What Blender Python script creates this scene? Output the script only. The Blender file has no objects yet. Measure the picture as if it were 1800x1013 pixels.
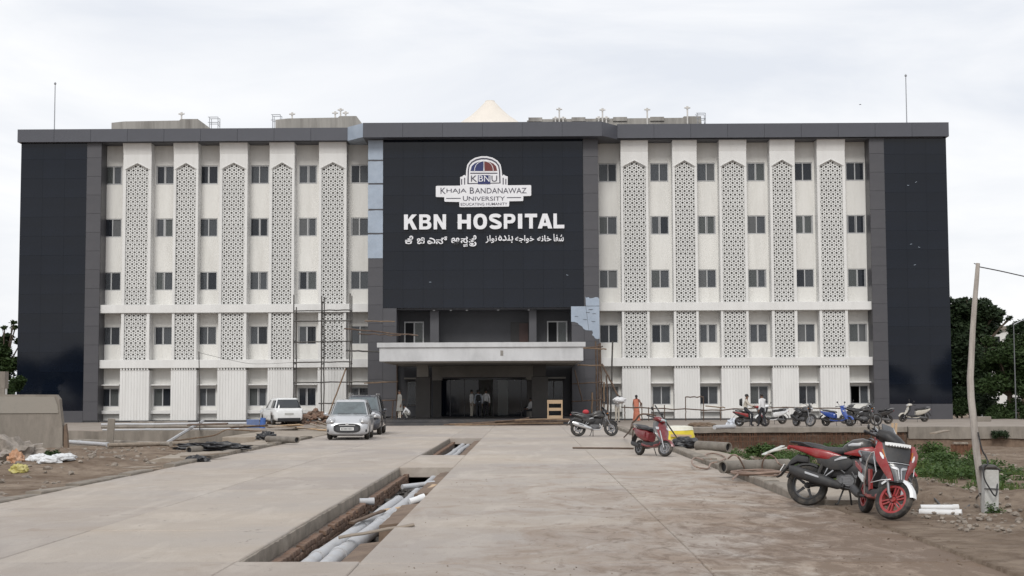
import bpy, bmesh, math, random
from mathutils import Vector, Matrix, Euler, noise
random.seed(7)
R = math.radians
scene = bpy.context.scene
COL = scene.collection

# ------------------------------------------------------------------ camera
cam_d = bpy.data.cameras.new("camera")
cam = bpy.data.objects.new("camera", cam_d)
COL.objects.link(cam)
cam.location = (0, 0, 1.7)
cam.rotation_euler = (Matrix.Rotation(.0096, 3, 'Z') @ Matrix.Rotation(math.pi / 2 + math.atan(185.2 / 2600), 3, 'X') @ Matrix.Rotation(-.004, 3, 'Z')).to_euler()
cam_d.sensor_width = 36
cam_d.lens = 52.0
cam_d.clip_start = .1
cam_d.clip_end = 4000
scene.camera = cam

# ------------------------------------------------------------------ sky, sun, exposure
SUN_EL, SUN_AZ = R(40), R(190)
world = bpy.data.worlds.new("World")
scene.world = world
world.use_nodes = True
wn, wl = world.node_tree.nodes, world.node_tree.links
wn.clear()
w_out = wn.new("ShaderNodeOutputWorld")
w_bg = wn.new("ShaderNodeBackground"); w_bg.inputs['Strength'].default_value = .1
w_sky = wn.new("ShaderNodeTexSky"); w_sky.sky_type = 'NISHITA'; w_sky.sun_disc = False
w_sky.sun_elevation = SUN_EL; w_sky.sun_rotation = SUN_AZ; w_sky.dust_density = 3
w_tc = wn.new("ShaderNodeTexCoord")
w_mp = wn.new("ShaderNodeMapping"); w_mp.inputs['Scale'].default_value = (1.6, 1.6, 5.5); w_mp.inputs['Location'].default_value = (.35, .1, .2)
w_n = wn.new("ShaderNodeTexNoise"); w_n.inputs['Scale'].default_value = 2.1; w_n.inputs['Detail'].default_value = 6; w_n.inputs['Roughness'].default_value = .55
w_n.inputs['Distortion'].default_value = .5
w_rp = wn.new("ShaderNodeValToRGB")
w_rp.color_ramp.elements[0].position = .33; w_rp.color_ramp.elements[0].color = (7.75, 8.05, 8.65, 1)
w_rp.color_ramp.elements[1].position = .62; w_rp.color_ramp.elements[1].color = (9.9, 9.92, 10.0, 1)
w_mx = wn.new("ShaderNodeMix"); w_mx.data_type = 'RGBA'; w_mx.inputs[0].default_value = .93
wl.new(w_tc.outputs['Generated'], w_mp.inputs['Vector']); wl.new(w_mp.outputs[0], w_n.inputs['Vector'])
wl.new(w_n.outputs['Fac'], w_rp.inputs['Fac'])
wl.new(w_sky.outputs[0], w_mx.inputs['A']); wl.new(w_rp.outputs[0], w_mx.inputs['B'])
wl.new(w_mx.outputs['Result'], w_bg.inputs['Color']); wl.new(w_bg.outputs[0], w_out.inputs['Surface'])

sun_d = bpy.data.lights.new("sun", 'SUN'); sun_d.energy = 1.5; sun_d.angle = R(18); sun_d.color = (1, .98, .94)
sun = bpy.data.objects.new("sun", sun_d); COL.objects.link(sun)
sd = Vector((math.sin(SUN_AZ) * math.cos(SUN_EL), math.cos(SUN_AZ) * math.cos(SUN_EL), math.sin(SUN_EL)))
sun.rotation_euler = sd.to_track_quat('Z', 'Y').to_euler()

scene.view_settings.view_transform = 'Standard'
scene.view_settings.look = 'None'
scene.view_settings.exposure = .1
scene.view_settings.gamma = 1
scene.view_settings.use_curve_mapping = False
scene.render.engine = 'CYCLES'
scene.cycles.max_bounces = 6
scene.cycles.diffuse_bounces = 3
scene.cycles.transparent_max_bounces = 12

# ------------------------------------------------------------------ materials
def new_mat(name):
    m = bpy.data.materials.new(name); m.use_nodes = True
    return m, m.node_tree.nodes, m.node_tree.links, m.node_tree.nodes['Principled BSDF']

def nd(n, t, **kw):
    x = n.new(t)
    for k, v in kw.items():
        if k in x.inputs: x.inputs[k].default_value = v
        else: setattr(x, k, v)
    return x

def mixc(n, l, fac, a, b, mode='MIX'):
    x = n.new('ShaderNodeMix'); x.data_type = 'RGBA'; x.blend_type = mode; x.clamp_factor = True
    for key, v in ((0, fac), ('A', a), ('B', b)):
        if hasattr(v, 'links'): l.new(v, x.inputs[key])
        else: x.inputs[key].default_value = v if key == 0 else (*v[:3], 1)
    return x.outputs['Result']

def ramp(n, l, src, p0, p1):
    x = n.new('ShaderNodeMapRange'); x.inputs['From Min'].default_value = p0; x.inputs['From Max'].default_value = p1
    l.new(src, x.inputs['Value']); return x.outputs['Result']

def mth(n, l, op, a, b=None):
    x = n.new('ShaderNodeMath'); x.operation = op
    for i, v in enumerate((a, b)):
        if v is None: continue
        if hasattr(v, 'links'): l.new(v, x.inputs[i])
        else: x.inputs[i].default_value = v
    return x.outputs[0]

def nz(n, l, vec, scale, detail=4, rough=.6, sc3=None, dist=0):
    if sc3:
        mp = n.new('ShaderNodeMapping'); mp.inputs['Scale'].default_value = sc3; l.new(vec, mp.inputs['Vector']); vec = mp.outputs[0]
    x = nd(n, 'ShaderNodeTexNoise', Scale=scale, Detail=detail, Roughness=rough, Distortion=dist)
    l.new(vec, x.inputs['Vector']); return x.outputs['Fac']

def PM(name, c, rough=.6, var=.14, sc=3., bump=.0, bs=30., metal=0., spec=.5, coat=0., dirt=None, damt=.5, dsc=1.2, sc3=None, rnd=0., world_co=False):
    """principled with mottled colour, optional second (dirt) tone and fine bump"""
    m, n, l, b = new_mat(name)
    if world_co: vec = n.new('ShaderNodeNewGeometry').outputs['Position']
    else: vec = n.new('ShaderNodeTexCoord').outputs['Object']
    f = nz(n, l, vec, sc, 5, .65, sc3)
    lo = tuple(x * (1 - var) for x in c); hi = tuple(min(1, x * (1 + var)) for x in c)
    out = mixc(n, l, ramp(n, l, f, .3, .7), lo, hi)
    if rnd:
        oi = n.new('ShaderNodeObjectInfo').outputs['Random']
        k = ramp(n, l, oi, 0, 1)
        out = mixc(n, l, k, mixc(n, l, 1., out, (1 - rnd,) * 3, 'MULTIPLY'), out)
    if dirt:
        g = nz(n, l, vec, dsc, 6, .7, sc3)
        out = mixc(n, l, mth(n, l, 'MULTIPLY', ramp(n, l, g, .45, .72), damt), out, dirt)
    l.new(out, b.inputs['Base Color'])
    b.inputs['Roughness'].default_value = rough; b.inputs['Metallic'].default_value = metal
    b.inputs['Specular IOR Level'].default_value = spec; b.inputs['Coat Weight'].default_value = coat
    b.inputs['Coat Roughness'].default_value = .08
    if bump:
        h = nz(n, l, vec, bs, 6, .7)
        bn = nd(n, 'ShaderNodeBump', Strength=bump, Distance=.02); l.new(h, bn.inputs['Height']); l.new(bn.outputs[0], b.inputs['Normal'])
    return m

# ------------------------------------------------------------------ mesh helpers
def frame_of(d):
    d = d.normalized(); a = Vector((0, 0, 1)) if abs(d.z) < .9 else Vector((1, 0, 0))
    u = d.cross(a).normalized(); return u, d.cross(u).normalized()

class MB:
    def __init__(s): s.bm = bmesh.new(); s.mi = 0
    def _f(s, vs):
        try:
            f = s.bm.faces.new(vs); f.material_index = s.mi; return f
        except ValueError: return None
    def box(s, c, size, rot=None, bev=0):
        r = bmesh.ops.create_cube(s.bm, size=1)
        vs = r['verts']; M = Matrix.Translation(c)
        if rot is not None: M = M @ (Euler(rot).to_matrix().to_4x4() if not isinstance(rot, Matrix) else rot.to_4x4())
        M = M @ Matrix.Diagonal((*size, 1))
        bmesh.ops.transform(s.bm, matrix=M, verts=vs)
        fs = {f for v in vs for f in v.link_faces}
        for f in fs: f.material_index = s.mi
        if bev:
            es = list({e for v in vs for e in v.link_edges})
            q = bmesh.ops.bevel(s.bm, geom=es, offset=bev, segments=1, affect='EDGES', profile=.5)
            for f in q['faces']: f.material_index = s.mi
        return s
    def b2(s, x0, x1, y0, y1, z0, z1, bev=0):
        return s.box(((x0 + x1) / 2, (y0 + y1) / 2, (z0 + z1) / 2), (abs(x1 - x0), abs(y1 - y0), abs(z1 - z0)), bev=bev)
    def rings(s, rs, cap=True, closed=False):
        bv = [[s.bm.verts.new(p) for p in r] for r in rs]
        k = len(rs[0]); pairs = list(zip(bv, bv[1:])) + ([(bv[-1], bv[0])] if closed else [])
        for a, b in pairs:
            for i in range(k):
                j = (i + 1) % k; s._f((a[i], a[j], b[j], b[i]))
        if cap and not closed: s._f(bv[0][::-1]); s._f(bv[-1])
        return s
    def tube(s, pts, r, seg=8, cap=True, closed=False, flat=None):
        pts = [Vector(p) for p in pts]; n = len(pts); rs = []; u = v = None
        for i, p in enumerate(pts):
            if closed: d = pts[(i + 1) % n] - pts[i - 1]
            else: d = pts[min(i + 1, n - 1)] - pts[max(i - 1, 0)]
            d = d.normalized() if d.length > 1e-9 else Vector((0, 0, 1))
            if u is None: u, v = frame_of(d)
            else:
                u = (u - d * u.dot(d)); u = u.normalized() if u.length > 1e-6 else frame_of(d)[0]; v = d.cross(u).normalized()
            rr = r[i] if isinstance(r, (list, tuple)) else r
            rs.append([p + u * math.cos(2 * math.pi * k / seg) * rr + v * math.sin(2 * math.pi * k / seg) * rr * (flat or 1) for k in range(seg)])
        return s.rings(rs, cap, closed)
    def cyl(s, p0, p1, r0, r1=None, seg=12):
        return s.tube([p0, p1], [r0, r0 if r1 is None else r1], seg)
    def sect(s, secs, seg=14, cap=True, axis='x'):
        """superellipse sections (x, y, z, half_y, half_z, n) along x"""
        rs = []
        for (x, y, z, a, b, n) in secs:
            ring = []
            for k in range(seg):
                t = 2 * math.pi * k / seg; c, q = math.cos(t), math.sin(t)
                ring.append((x, y + a * math.copysign(abs(c) ** (2 / n), c), z + b * math.copysign(abs(q) ** (2 / n), q)))
            rs.append(ring)
        return s.rings(rs, cap)
    def prism(s, pts, axis='y', d0=0, d1=1):
        def P(a, b, d): return {'y': (a, d, b), 'x': (d, a, b), 'z': (a, b, d)}[axis]
        A = [s.bm.verts.new(P(a, b, d0)) for a, b in pts]; B = [s.bm.verts.new(P(a, b, d1)) for a, b in pts]
        k = len(pts)
        for i in range(k): s._f((A[i], A[(i + 1) % k], B[(i + 1) % k], B[i]))
        s._f(A[::-1]); s._f(B)
        return s
    def lathe(s, prof, M=None, seg=24, closed=False):
        """profile (r, h) turned about local z, then matrix"""
        M = M or Matrix.Identity(4)
        rs = [[M @ Vector((r * math.cos(2 * math.pi * k / seg), r * math.sin(2 * math.pi * k / seg), h)) for k in range(seg)] for r, h in prof]
        return s.rings(rs, cap=not closed, closed=closed)
    def ell(s, c, r, u=14, v=9, rot=None):
        q = bmesh.ops.create_uvsphere(s.bm, u_segments=u, v_segments=v, radius=1)
        M = Matrix.Translation(c)
        if rot is not None: M = M @ Euler(rot).to_matrix().to_4x4()
        bmesh.ops.transform(s.bm, matrix=M @ Matrix.Diagonal((*r, 1)), verts=q['verts'])
        for f in {f for w in q['verts'] for f in w.link_faces}: f.material_index = s.mi
        return s
    def grid(s, fn, nu, nv):
        g = [[s.bm.verts.new(fn(i / nu, j / nv)) for j in range(nv + 1)] for i in range(nu + 1)]
        for i in range(nu):
            for j in range(nv): s._f((g[i][j], g[i + 1][j], g[i + 1][j + 1], g[i][j + 1]))
        return s
    def xf(s, M): bmesh.ops.transform(s.bm, matrix=M, verts=s.bm.verts[:]); return s
    def mesh(s, name, mats, ang=35, recalc=True):
        if recalc: bmesh.ops.recalc_face_normals(s.bm, faces=s.bm.faces[:])
        th = R(ang)
        for f in s.bm.faces: f.smooth = True
        for e in s.bm.edges:
            e.smooth = len(e.link_faces) == 2 and e.calc_face_angle(4) < th
        me = bpy.data.meshes.new(name); s.bm.to_mesh(me); s.bm.free()
        for m in (mats if isinstance(mats, (list, tuple)) else [mats]): me.materials.append(m)
        return me
    def build(s, name, mats, parent=None, loc=(0, 0, 0), rot=(0, 0, 0), ang=35, recalc=True):
        return link(name, s.mesh(name, mats, ang, recalc), parent, loc, rot)

def link(name, me, parent=None, loc=(0, 0, 0), rot=(0, 0, 0)):
    o = bpy.data.objects.new(name, me); COL.objects.link(o); o.parent = parent; o.location = loc; o.rotation_euler = rot
    return o
def tag(o, label=None, cat=None, group=None, kind=None):
    if label: o['label'] = label
    if cat: o['category'] = cat
    if group: o['group'] = group
    if kind: o['kind'] = kind
    return o
def thing(name, label, cat, loc=(0, 0, 0), rot=(0, 0, 0), group=None):
    o = bpy.data.objects.new(name, None); COL.objects.link(o); o.empty_display_size = .2
    o.location = loc; o.rotation_euler = rot
    return tag(o, label, cat, group)
def copy_tree(o, parent=None, loc=None, rot=None, label=None, group=None):
    c = o.copy(); COL.objects.link(c); c.parent = parent
    if parent is None:
        if loc is not None: c.location = loc
        if rot is not None: c.rotation_euler = rot
        if label: c['label'] = label
        if group: c['group'] = group
    for ch in list(o.children): copy_tree(ch, c)
    return c

# pixel of the photograph (1800 wide) -> point on the ground / on a vertical plane, used to measure positions
CR = cam.rotation_euler.to_matrix()
def ray(px, py): return CR @ Vector(((px - 900) / 2600, (506.5 - py) / 2600, -1))
def G(px, py, z=0.):
    r = ray(px, py); t = (z - 1.7) / r.z; return Vector((r.x * t, r.y * t, z))
def W(px, py, Y):
    r = ray(px, py); t = Y / r.y; return Vector((r.x * t, Y, 1.7 + r.z * t))

def rubble(mb, n, area, smin, smax, z=0., rng=random, flat=.6, zf=None):
    """n small irregular stones inside area(rng)->(x,y)"""
    for _ in range(n):
        x, y = area(rng); s_ = rng.uniform(smin, smax); zz = (zf(x, y) if zf else z)
        q = bmesh.ops.create_icosphere(mb.bm, subdivisions=1, radius=1)
        M = Matrix.Translation((x, y, zz + s_ * .2)) @ Euler((rng.uniform(-.5, .5), rng.uniform(-.5, .5), rng.uniform(0, 6))).to_matrix().to_4x4() @ Matrix.Diagonal((s_, s_ * rng.uniform(.6, 1), s_ * flat * rng.uniform(.6, 1), 1))
        for v in q['verts']: v.co *= rng.uniform(.75, 1.2)
        bmesh.ops.transform(mb.bm, matrix=M, verts=q['verts'])
        for f in {f for w in q['verts'] for f in w.link_faces}: f.material_index = mb.mi
# ------------------------------------------------------------------ ground materials
def concrete_ground():
    m, n, l, b = new_mat('driveway_concrete')
    geo = n.new('ShaderNodeNewGeometry').outputs['Position']
    big = nz(n, l, geo, .22, 4, .6); mid = nz(n, l, geo, 1.3, 6, .7); fine = nz(n, l, geo, 9, 6, .75); grit = nz(n, l, geo, 70, 3, .8)
    streak = nz(n, l, geo, 1.1, 5, .65, (1.0, .28, 1), .8)
    c = mixc(n, l, ramp(n, l, mid, .3, .72), (.405, .343, .283), (.485, .428, .368))
    c = mixc(n, l, ramp(n, l, big, .35, .65), c, (.40, .36, .325))
    c = mixc(n, l, mth(n, l, 'MULTIPLY', ramp(n, l, streak, .5, .74), .6), c, (.58, .525, .46))
    # tyre-carried mud, mostly on the right hand lane near the dirt
    sp = n.new('ShaderNodeSeparateXYZ'); l.new(geo, sp.inputs[0])
    wx = ramp(n, l, sp.outputs['X'], -2.5, 4.2); wy = ramp(n, l, sp.outputs['Y'], 46, 16)
    w = mth(n, l, 'MULTIPLY', wx, wy)
    w = mth(n, l, 'ADD', w, -.36); w = mth(n, l, 'MULTIPLY', w, .36)
    mn = nz(n, l, geo, .75, 8, .68, (1, .6, 1), 1.2)
    mud = ramp(n, l, mth(n, l, 'ADD', mn, w), .46, .68)
    mn2 = nz(n, l, geo, 3.2, 8, .75, (1, .45, 1), .6)
    mud2 = ramp(n, l, mth(n, l, 'ADD', mn2, w), .56, .72)
    c = mixc(n, l, mth(n, l, 'MULTIPLY', mud, .75), c, (.285, .208, .150))
    c = mixc(n, l, mth(n, l, 'MULTIPLY', mud2, .7), c, (.145, .098, .066))
    # muddy bands dragged across the right lane by tyres
    wob = mth(n, l, 'MULTIPLY', mth(n, l, 'ADD', nz(n, l, geo, .8, 4), -.5), 1.5)
    for a_, b_, wd, k_ in ((23.4, -1.35, .34, .62), (21.6, -1.0, .22, .5), (18.2, -.75, .40, .6), (27.5, -.9, .30, .45), (16.2, -.35, .25, .5), (31.5, .4, .3, .35)):
        t_ = mth(n, l, 'SUBTRACT', sp.outputs['Y'], mth(n, l, 'ADD', mth(n, l, 'MULTIPLY', sp.outputs['X'], b_), a_))
        t_ = mth(n, l, 'ABSOLUTE', mth(n, l, 'ADD', t_, wob))
        bm_ = mth(n, l, 'MULTIPLY', ramp(n, l, t_, wd, wd * .3), mth(n, l, 'MULTIPLY', ramp(n, l, sp.outputs['X'], -.9, 1.6), ramp(n, l, mn2, .40, .60)))
        c = mixc(n, l, mth(n, l, 'MULTIPLY', bm_, k_), c, (.19, .132, .09))
    # wheel tracks and drips: dark thin marks
    dk = nz(n, l, geo, 2.6, 8, .8, (1, .5, 1))
    c = mixc(n, l, mth(n, l, 'MULTIPLY', ramp(n, l, dk, .62, .74), .75), c, (.10, .08, .066))
    c = mixc(n, l, mth(n, l, 'MULTIPLY', ramp(n, l, fine, .62, .8), .35), c, (.14, .115, .095))
    c = mixc(n, l, mth(n, l, 'MULTIPLY', ramp(n, l, grit, .56, .74), .45), c, (.17, .145, .125))
    # fine cracks
    vo = nd(n, 'ShaderNodeTexVoronoi', Scale=.33); vo.feature = 'DISTANCE_TO_EDGE'
    wv = n.new('ShaderNodeVectorMath'); wv.operation = 'MULTIPLY_ADD'; l.new(geo, wv.inputs[0]); wv.inputs[1].default_value = (1, 1, 1)
    wn_ = nd(n, 'ShaderNodeTexNoise', Scale=1.6, Detail=5); l.new(geo, wn_.inputs['Vector']); l.new(wn_.outputs['Color'], wv.inputs[2]); l.new(wv.outputs[0], vo.inputs['Vector'])
    crk = mth(n, l, 'MULTIPLY', ramp(n, l, vo.outputs['Distance'], .006, .0), ramp(n, l, mid, .52, .6))
    c = mixc(n, l, mth(n, l, 'MULTIPLY', crk, .6), c, (.12, .10, .085))
    # pale cement spills
    spl = nz(n, l, geo, .62, 7, .72, (1, .5, 1), 1.8)
    c = mixc(n, l, mth(n, l, 'MULTIPLY', ramp(n, l, spl, .63, .69), .4), c, (.56, .53, .49))
    oi = n.new('ShaderNodeObjectInfo').outputs['Random']
    c = mixc(n, l, oi, mixc(n, l, 1., c, (.88, .88, .90), 'MULTIPLY'), c)
    l.new(c, b.inputs['Base Color']); b.inputs['Roughness'].default_value = .88; b.inputs['Specular IOR Level'].default_value = .3
    hh = mth(n, l, 'ADD', mth(n, l, 'MULTIPLY', fine, .7), mth(n, l, 'ADD', mth(n, l, 'MULTIPLY', grit, .3), mth(n, l, 'MULTIPLY', mn2, .9)))
    bn = nd(n, 'ShaderNodeBump', Strength=.8, Distance=.035); l.new(hh, bn.inputs['Height']); l.new(bn.outputs[0], b.inputs['Normal'])
    return m

def dirt_mat():
    m, n, l, b = new_mat('dirt')
    geo = n.new('ShaderNodeNewGeometry').outputs['Position']
    a = nz(n, l, geo, .5, 6, .7); f = nz(n, l, geo, 3.5, 8, .75); g = nz(n, l, geo, 26, 5, .8)
    c = mixc(n, l, ramp(n, l, a, .35, .65), (.15, .105, .073), (.30, .238, .182))
    c = mixc(n, l, mth(n, l, 'MULTIPLY', ramp(n, l, f, .46, .66), .75), c, (.10, .066, .046))
    c = mixc(n, l, mth(n, l, 'MULTIPLY', ramp(n, l, g, .6, .74), .5), c, (.34, .285, .23))
    c = mixc(n, l, mth(n, l, 'MULTIPLY', ramp(n, l, nz(n, l, geo, .9, 6, .7, None, 1.5), .56, .7), .5), c, (.32, .265, .21))
    l.new(c, b.inputs['Base Color']); b.inputs['Roughness'].default_value = .95; b.inputs['Specular IOR Level'].default_value = .2
    h = mth(n, l, 'ADD', f, mth(n, l, 'MULTIPLY', g, .5))
    bn = nd(n, 'ShaderNodeBump', Strength=.9, Distance=.06); l.new(h, bn.inputs['Height']); l.new(bn.outputs[0], b.inputs['Normal'])
    return m

M_drive = concrete_ground()
M_dirt = dirt_mat()
M_kerb = PM('kerb_concrete', (.27, .235, .195), .9, .22, 2.5, .6, 25, dirt=(.12, .10, .08), damt=.6, dsc=3, rnd=.25, world_co=True)
M_walk = PM('path_concrete', (.33, .285, .235), .9, .18, 1.2, .5, 25, dirt=(.19, .14, .10), damt=.6, dsc=1.6, world_co=True)
M_terr = PM('terrace_concrete', (.29, .25, .215), .9, .16, .6, .4, 18, dirt=(.20, .155, .12), damt=.6, dsc=.8, world_co=True)
M_brick = PM('brick_red_brown', (.175, .098, .062), .9, .3, 7, .8, 40, dirt=(.24, .19, .15), damt=.55, dsc=6, rnd=.35)
M_mortar = PM('old_mortar', (.15, .12, .10), .95, .25, 5, .8, 40, world_co=True)
M_oldcon = PM('weathered_concrete', (.25, .222, .19), .9, .2, 1.5, .5, 22, dirt=(.10, .085, .07), damt=.65, dsc=1.1, sc3=(1, 1, .35))
M_wetcon = PM('earthy_concrete', (.185, .132, .095), .92, .25, 2.5, .7, 25, dirt=(.09, .06, .045), damt=.7, dsc=2)
M_rust = PM('rusty_steel', (.13, .062, .036), .85, .35, 8, .5, 50, dirt=(.22, .12, .07), damt=.5, dsc=6)
M_gravel = PM('gravel', (.13, .12, .11), .9, .4, 14, .9, 30, rnd=.3)
M_pvc = PM('grey_pvc_pipe', (.46, .47, .49), .45, .10, 3, .1, 40, dirt=(.26, .22, .18), damt=.55, dsc=3)
M_pvcw = PM('white_pvc_pipe', (.72, .73, .74), .4, .06, 3, .05, 40, dirt=(.45, .40, .34), damt=.4, dsc=3)
M_stone = PM('rubble_stone', (.26, .225, .19), .95, .35, 5, .8, 25, dirt=(.12, .09, .07), damt=.6, dsc=3, world_co=True)

def sm(a, b, x):
    t = max(0., min(1., (x - a) / (b - a))); return t * t * (3 - 2 * t)

TX0, TX1 = -2.97, -1.70                      # trench edges
RX = 4.22                                   # right edge of the driveway
LX = -8.35                                  # left edge
def hgt(x, y):
    """dirt level (driveway surface is 0)"""
    n1 = noise.noise((x * .35, y * .35, 0)); n2 = noise.noise((x * 1.3, y * 1.3, 3.)); n3 = noise.noise((x * 4, y * 4, 7.))
    if LX + .1 < x < RX + .25 and y < 79: return -.62 + .03 * n2
    if x <= LX + .1:
        d = LX - x
        h = -.03 - .62 * sm(46, 66, y) * sm(.2, 3, d) - .10 * sm(0, 1.5, d) * sm(70, 40, y)
        h += (.13 * n1 + .07 * n2 + .035 * n3) * sm(.1, 2, d)
        h += .25 * math.exp(-((x + 11.8) ** 2 / 5 + (y - 38) ** 2 / 14))
        return h - .7 * sm(69.5, 70.5, y)
    d = x - RX
    h = -.10 - .32 * sm(26, 45, y) - .45 * sm(45, 66, y) - .06 * sm(1, 3, d)
    if y < 26: h = h * sm(20, 26, y) + .035 * (1 - sm(20, 26, y))
    h += (.10 * n1 + .06 * n2 + .04 * n3) * sm(.5, 2.2, d)
    h += .34 * math.exp(-((x - 6.05) ** 2 / .9 + (y - 23.6) ** 2 / 2.2)) + .26 * math.exp(-((x - 8.3) ** 2 / 1.6 + (y - 22.8) ** 2 / 2.5))
    h -= .55 * sm(6.6, 7.2, x + .25 * n2) * sm(20.7, 20.3, y) * sm(18.0, 18.5, y)
    return h - .5 * sm(69.5, 70.5, y)

def ground_mesh():
    def ticks(a, b, st):
        k = int(round((b - a) / st)); return [a + (b - a) * i / k for i in range(k + 1)]
    xs = [-1500, -600, -250, -120, -70, -50] + ticks(-42, -9, .5) + ticks(-8.75, -8.0, .25) + ticks(-7, 3.5, 1.5) + ticks(4.0, 9.5, .16)[0:] + ticks(10, 36, .55) + [45, 60, 110, 250, 600, 1500]
    ys = [-400, -150, -60, -20, -5, 3] + ticks(8, 16.5, .8) + ticks(17, 28, .16) + ticks(28.4, 72, .42) + [74, 78, 84, 92, 100, 115, 140, 200, 350, 700, 1800]
    xs = sorted(set(round(x, 3) for x in xs)); ys = sorted(set(round(y, 3) for y in ys))
    vs = []; fs = []
    for y in ys:
        for x in xs:
            if -42 <= x <= 36 and 3 <= y <= 72: z = hgt(x, y)
            else: z = -.3 if y > 0 else -.2
            if y > 72.5: z = -.75
            vs.append((x, y, z))
    w = len(xs)
    for j in range(len(ys) - 1):
        for i in range(w - 1):
            a = j * w + i; fs.append((a, a + 1, a + w + 1, a + w))
    me = bpy.data.meshes.new('dirt_ground'); me.from_pydata(vs, [], fs); me.materials.append(M_dirt)
    for p in me.polygons: p.use_smooth = True
    return me
tag(link('dirt_ground', ground_mesh()), kind='structure')

# ---- driveway: separate concrete slabs
drive = tag(thing('driveway', None, None), kind='structure')
rs = random.Random(3)
def slab(x0, x1, y0, y1, th=.24):
    g = .004; mb = MB(); t = rs.uniform(-.004, .004)
    mb.box(((x0 + x1) / 2, (y0 + y1) / 2, -th / 2 + t), (x1 - x0 - g, y1 - y0 - g, th), bev=.012)
    return mb.build('concrete_slab', M_drive, drive)
T1 = (15.2, 34.6); T2 = (41.3, 57.0)          # open stretches of the trench
ysl = [9.0, 12.4, 15.2, 18.7, 22.6, 26.6, 30.6, 34.6, 38.4, 42.2, 46.2, 50.2, 54.2, 58.2, 62.4, 66.6, 70.8, 75, 79.25]
for a, b_ in zip(ysl, ysl[1:]):
    slab(LX, -5.5, a, b_); slab(-5.5, TX0, a, b_)
ysr = [9.0, 11.6, 15.0, 19.0, 23.2, 27.4, 31.6, 35.8, 40, 44.2, 48.4, 52.6, 57.0, 61.5, 66, 70.4, 74.8, 79.25]
for a, b_ in zip(ysr, ysr[1:]):
    slab(TX1, 1.75, a, b_); slab(1.75, RX if a > 22 else 5.4, a, b_)
for a, b_ in ((9.0, T1[0]), (T1[1], T2[0]), (T2[1], 66), (66, 79.25)): slab(TX0, TX1, a, b_)

# ---- service trench: chipped concrete lip, brick side, curbs, gravel, pipes
trench = tag(thing('service_trench', None, None), kind='structure')
for y0, y1 in (T1, T2):
    mb = MB(); N = int((y1 - y0) / .16)
    def rg(y):
        a = .02 + .025 * noise.noise((y * 1.9, 1, 0)) + .03 * noise.noise((y * 6, 1, 0)); b = .02 + .03 * noise.noise((y * 1.3, 9, 0)) + .03 * noise.noise((y * 5, 4, 0))
        return [(TX0 - .02, y, -.012), (TX0 + a, y, -.03 + .02 * noise.noise((y * 4, 3, 3))), (TX0 + a + b * .3, y, -.12), (TX0 + b, y, -.24), (TX0 - .02, y, -.26)]
    mb.rings([rg(y0 + (y1 - y0) * i / N) for i in range(N + 1)]); mb.build('broken_edge', M_kerb, trench, ang=25)
# brick side wall of the trench (every visible brick), right hand concrete curbs, gravel bed
bme = MB().box((0, 0, 0), (.105, .225, .068), bev=.006).mesh('brick', M_brick)
mor = MB()
nb = 0
for (y0, y1), ncol, top in ((T1, 3, -.15), (T2, 2, -.14)):
    mor.b2(TX0 + .01, TX0 + .20, y0 + .02, y1 - .02, -.62, top - .05)
    for r in range(ncol):
        y = y0 + .15 + (r % 2) * .12
        while y < y1 - .15:
            if (r > 0 or rs.random() > .13) and nb < 299:
                o = link('brick', bme, trench, (TX0 + .175 + rs.uniform(-.012, .014), y, top - .036 - r * .078 + rs.uniform(-.004, .004)), (rs.uniform(-.03, .03), rs.uniform(-.03, .03), rs.uniform(-.06, .06))); nb += 1
            y += .238 if y0 < 20 else .30
mor.build('mortar_bed', M_mortar, trench)
for a, b_, h in ((15.3, 17.9, -.06), (18.0, 18.6, -.17), (20.2, 23.8, -.05), (23.9, 25.1, -.13), (26.3, 29.8, -.05), (29.9, 34.4, -.09), (41.5, 48.5, -.09), (48.6, 56.8, -.08)):
    mb = MB(); x = -1.87
    def rg(t): 
        k = .012 * noise.noise((t * 2.1, h * 50, 1)); q = .015 * noise.noise((t * 3.3, h * 30, 5))
        return [(x - .13 + k, t, h - .03 + q), (x + .15, t, h + q), (x + .155, t, -.62), (x - .15 + k, t, -.62)]
    N = max(3, int((b_ - a) / .3)); mb.rings([rg(a + (b_ - a) * i / N) for i in range(N + 1)])
    mb.build('trench_curb', M_wetcon, trench, ang=20)
mb = MB(); rubble(mb, 900, lambda r: (r.uniform(-2.72, -1.98), r.uniform(*(T1 if r.random() < .7 else T2))), .015, .045, -.4, rs)
rubble(mb, 130, lambda r: (r.uniform(-2.72, -1.98), r.uniform(*T1)), .05, .11, -.38, rs)
for y0, y1 in (T1, T2): mb.grid(lambda u, v: (TX0 + .15 + u * .95, y0 + v * (y1 - y0), -.41 + .03 * noise.noise((u * 3, v * 40, 2))), 6, 80)
tag(mb.build('gravel', M_gravel, trench, ang=10), kind='stuff')
def pipe(name, pts, r, mat, label, grp=None, cat='pipe', sockets=True, wall=.012):
    t = thing(name, label, cat, pts[0], group=grp); o0 = Vector(pts[0]); P = [Vector(p) - o0 for p in pts]
    MB().tube(P, r, 12).build('pipe_body', mat, t)
    d = (P[-1] - P[-2]).normalized(); e = P[-1]
    MB().tube([e - d * r * 1.6, e + d * .006], r * 1.14, 12).build('socket', mat, t)
    if sockets and len(P) > 4:
        for i in range(2, len(P) - 2, 3): MB().tube([P[i] - d * .12, P[i] + d * .12], r * 1.15, 12).build('socket', mat, t)
    return t
def wig(x0, y0, x1, y1, z, n, a, seed, za=.01):
    return [(x0 + (x1 - x0) * i / n + a * noise.noise((i * .7, seed, 0)), y0 + (y1 - y0) * i / n, z + za * noise.noise((i * .8, seed, 4))) for i in range(n + 1)]
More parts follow.
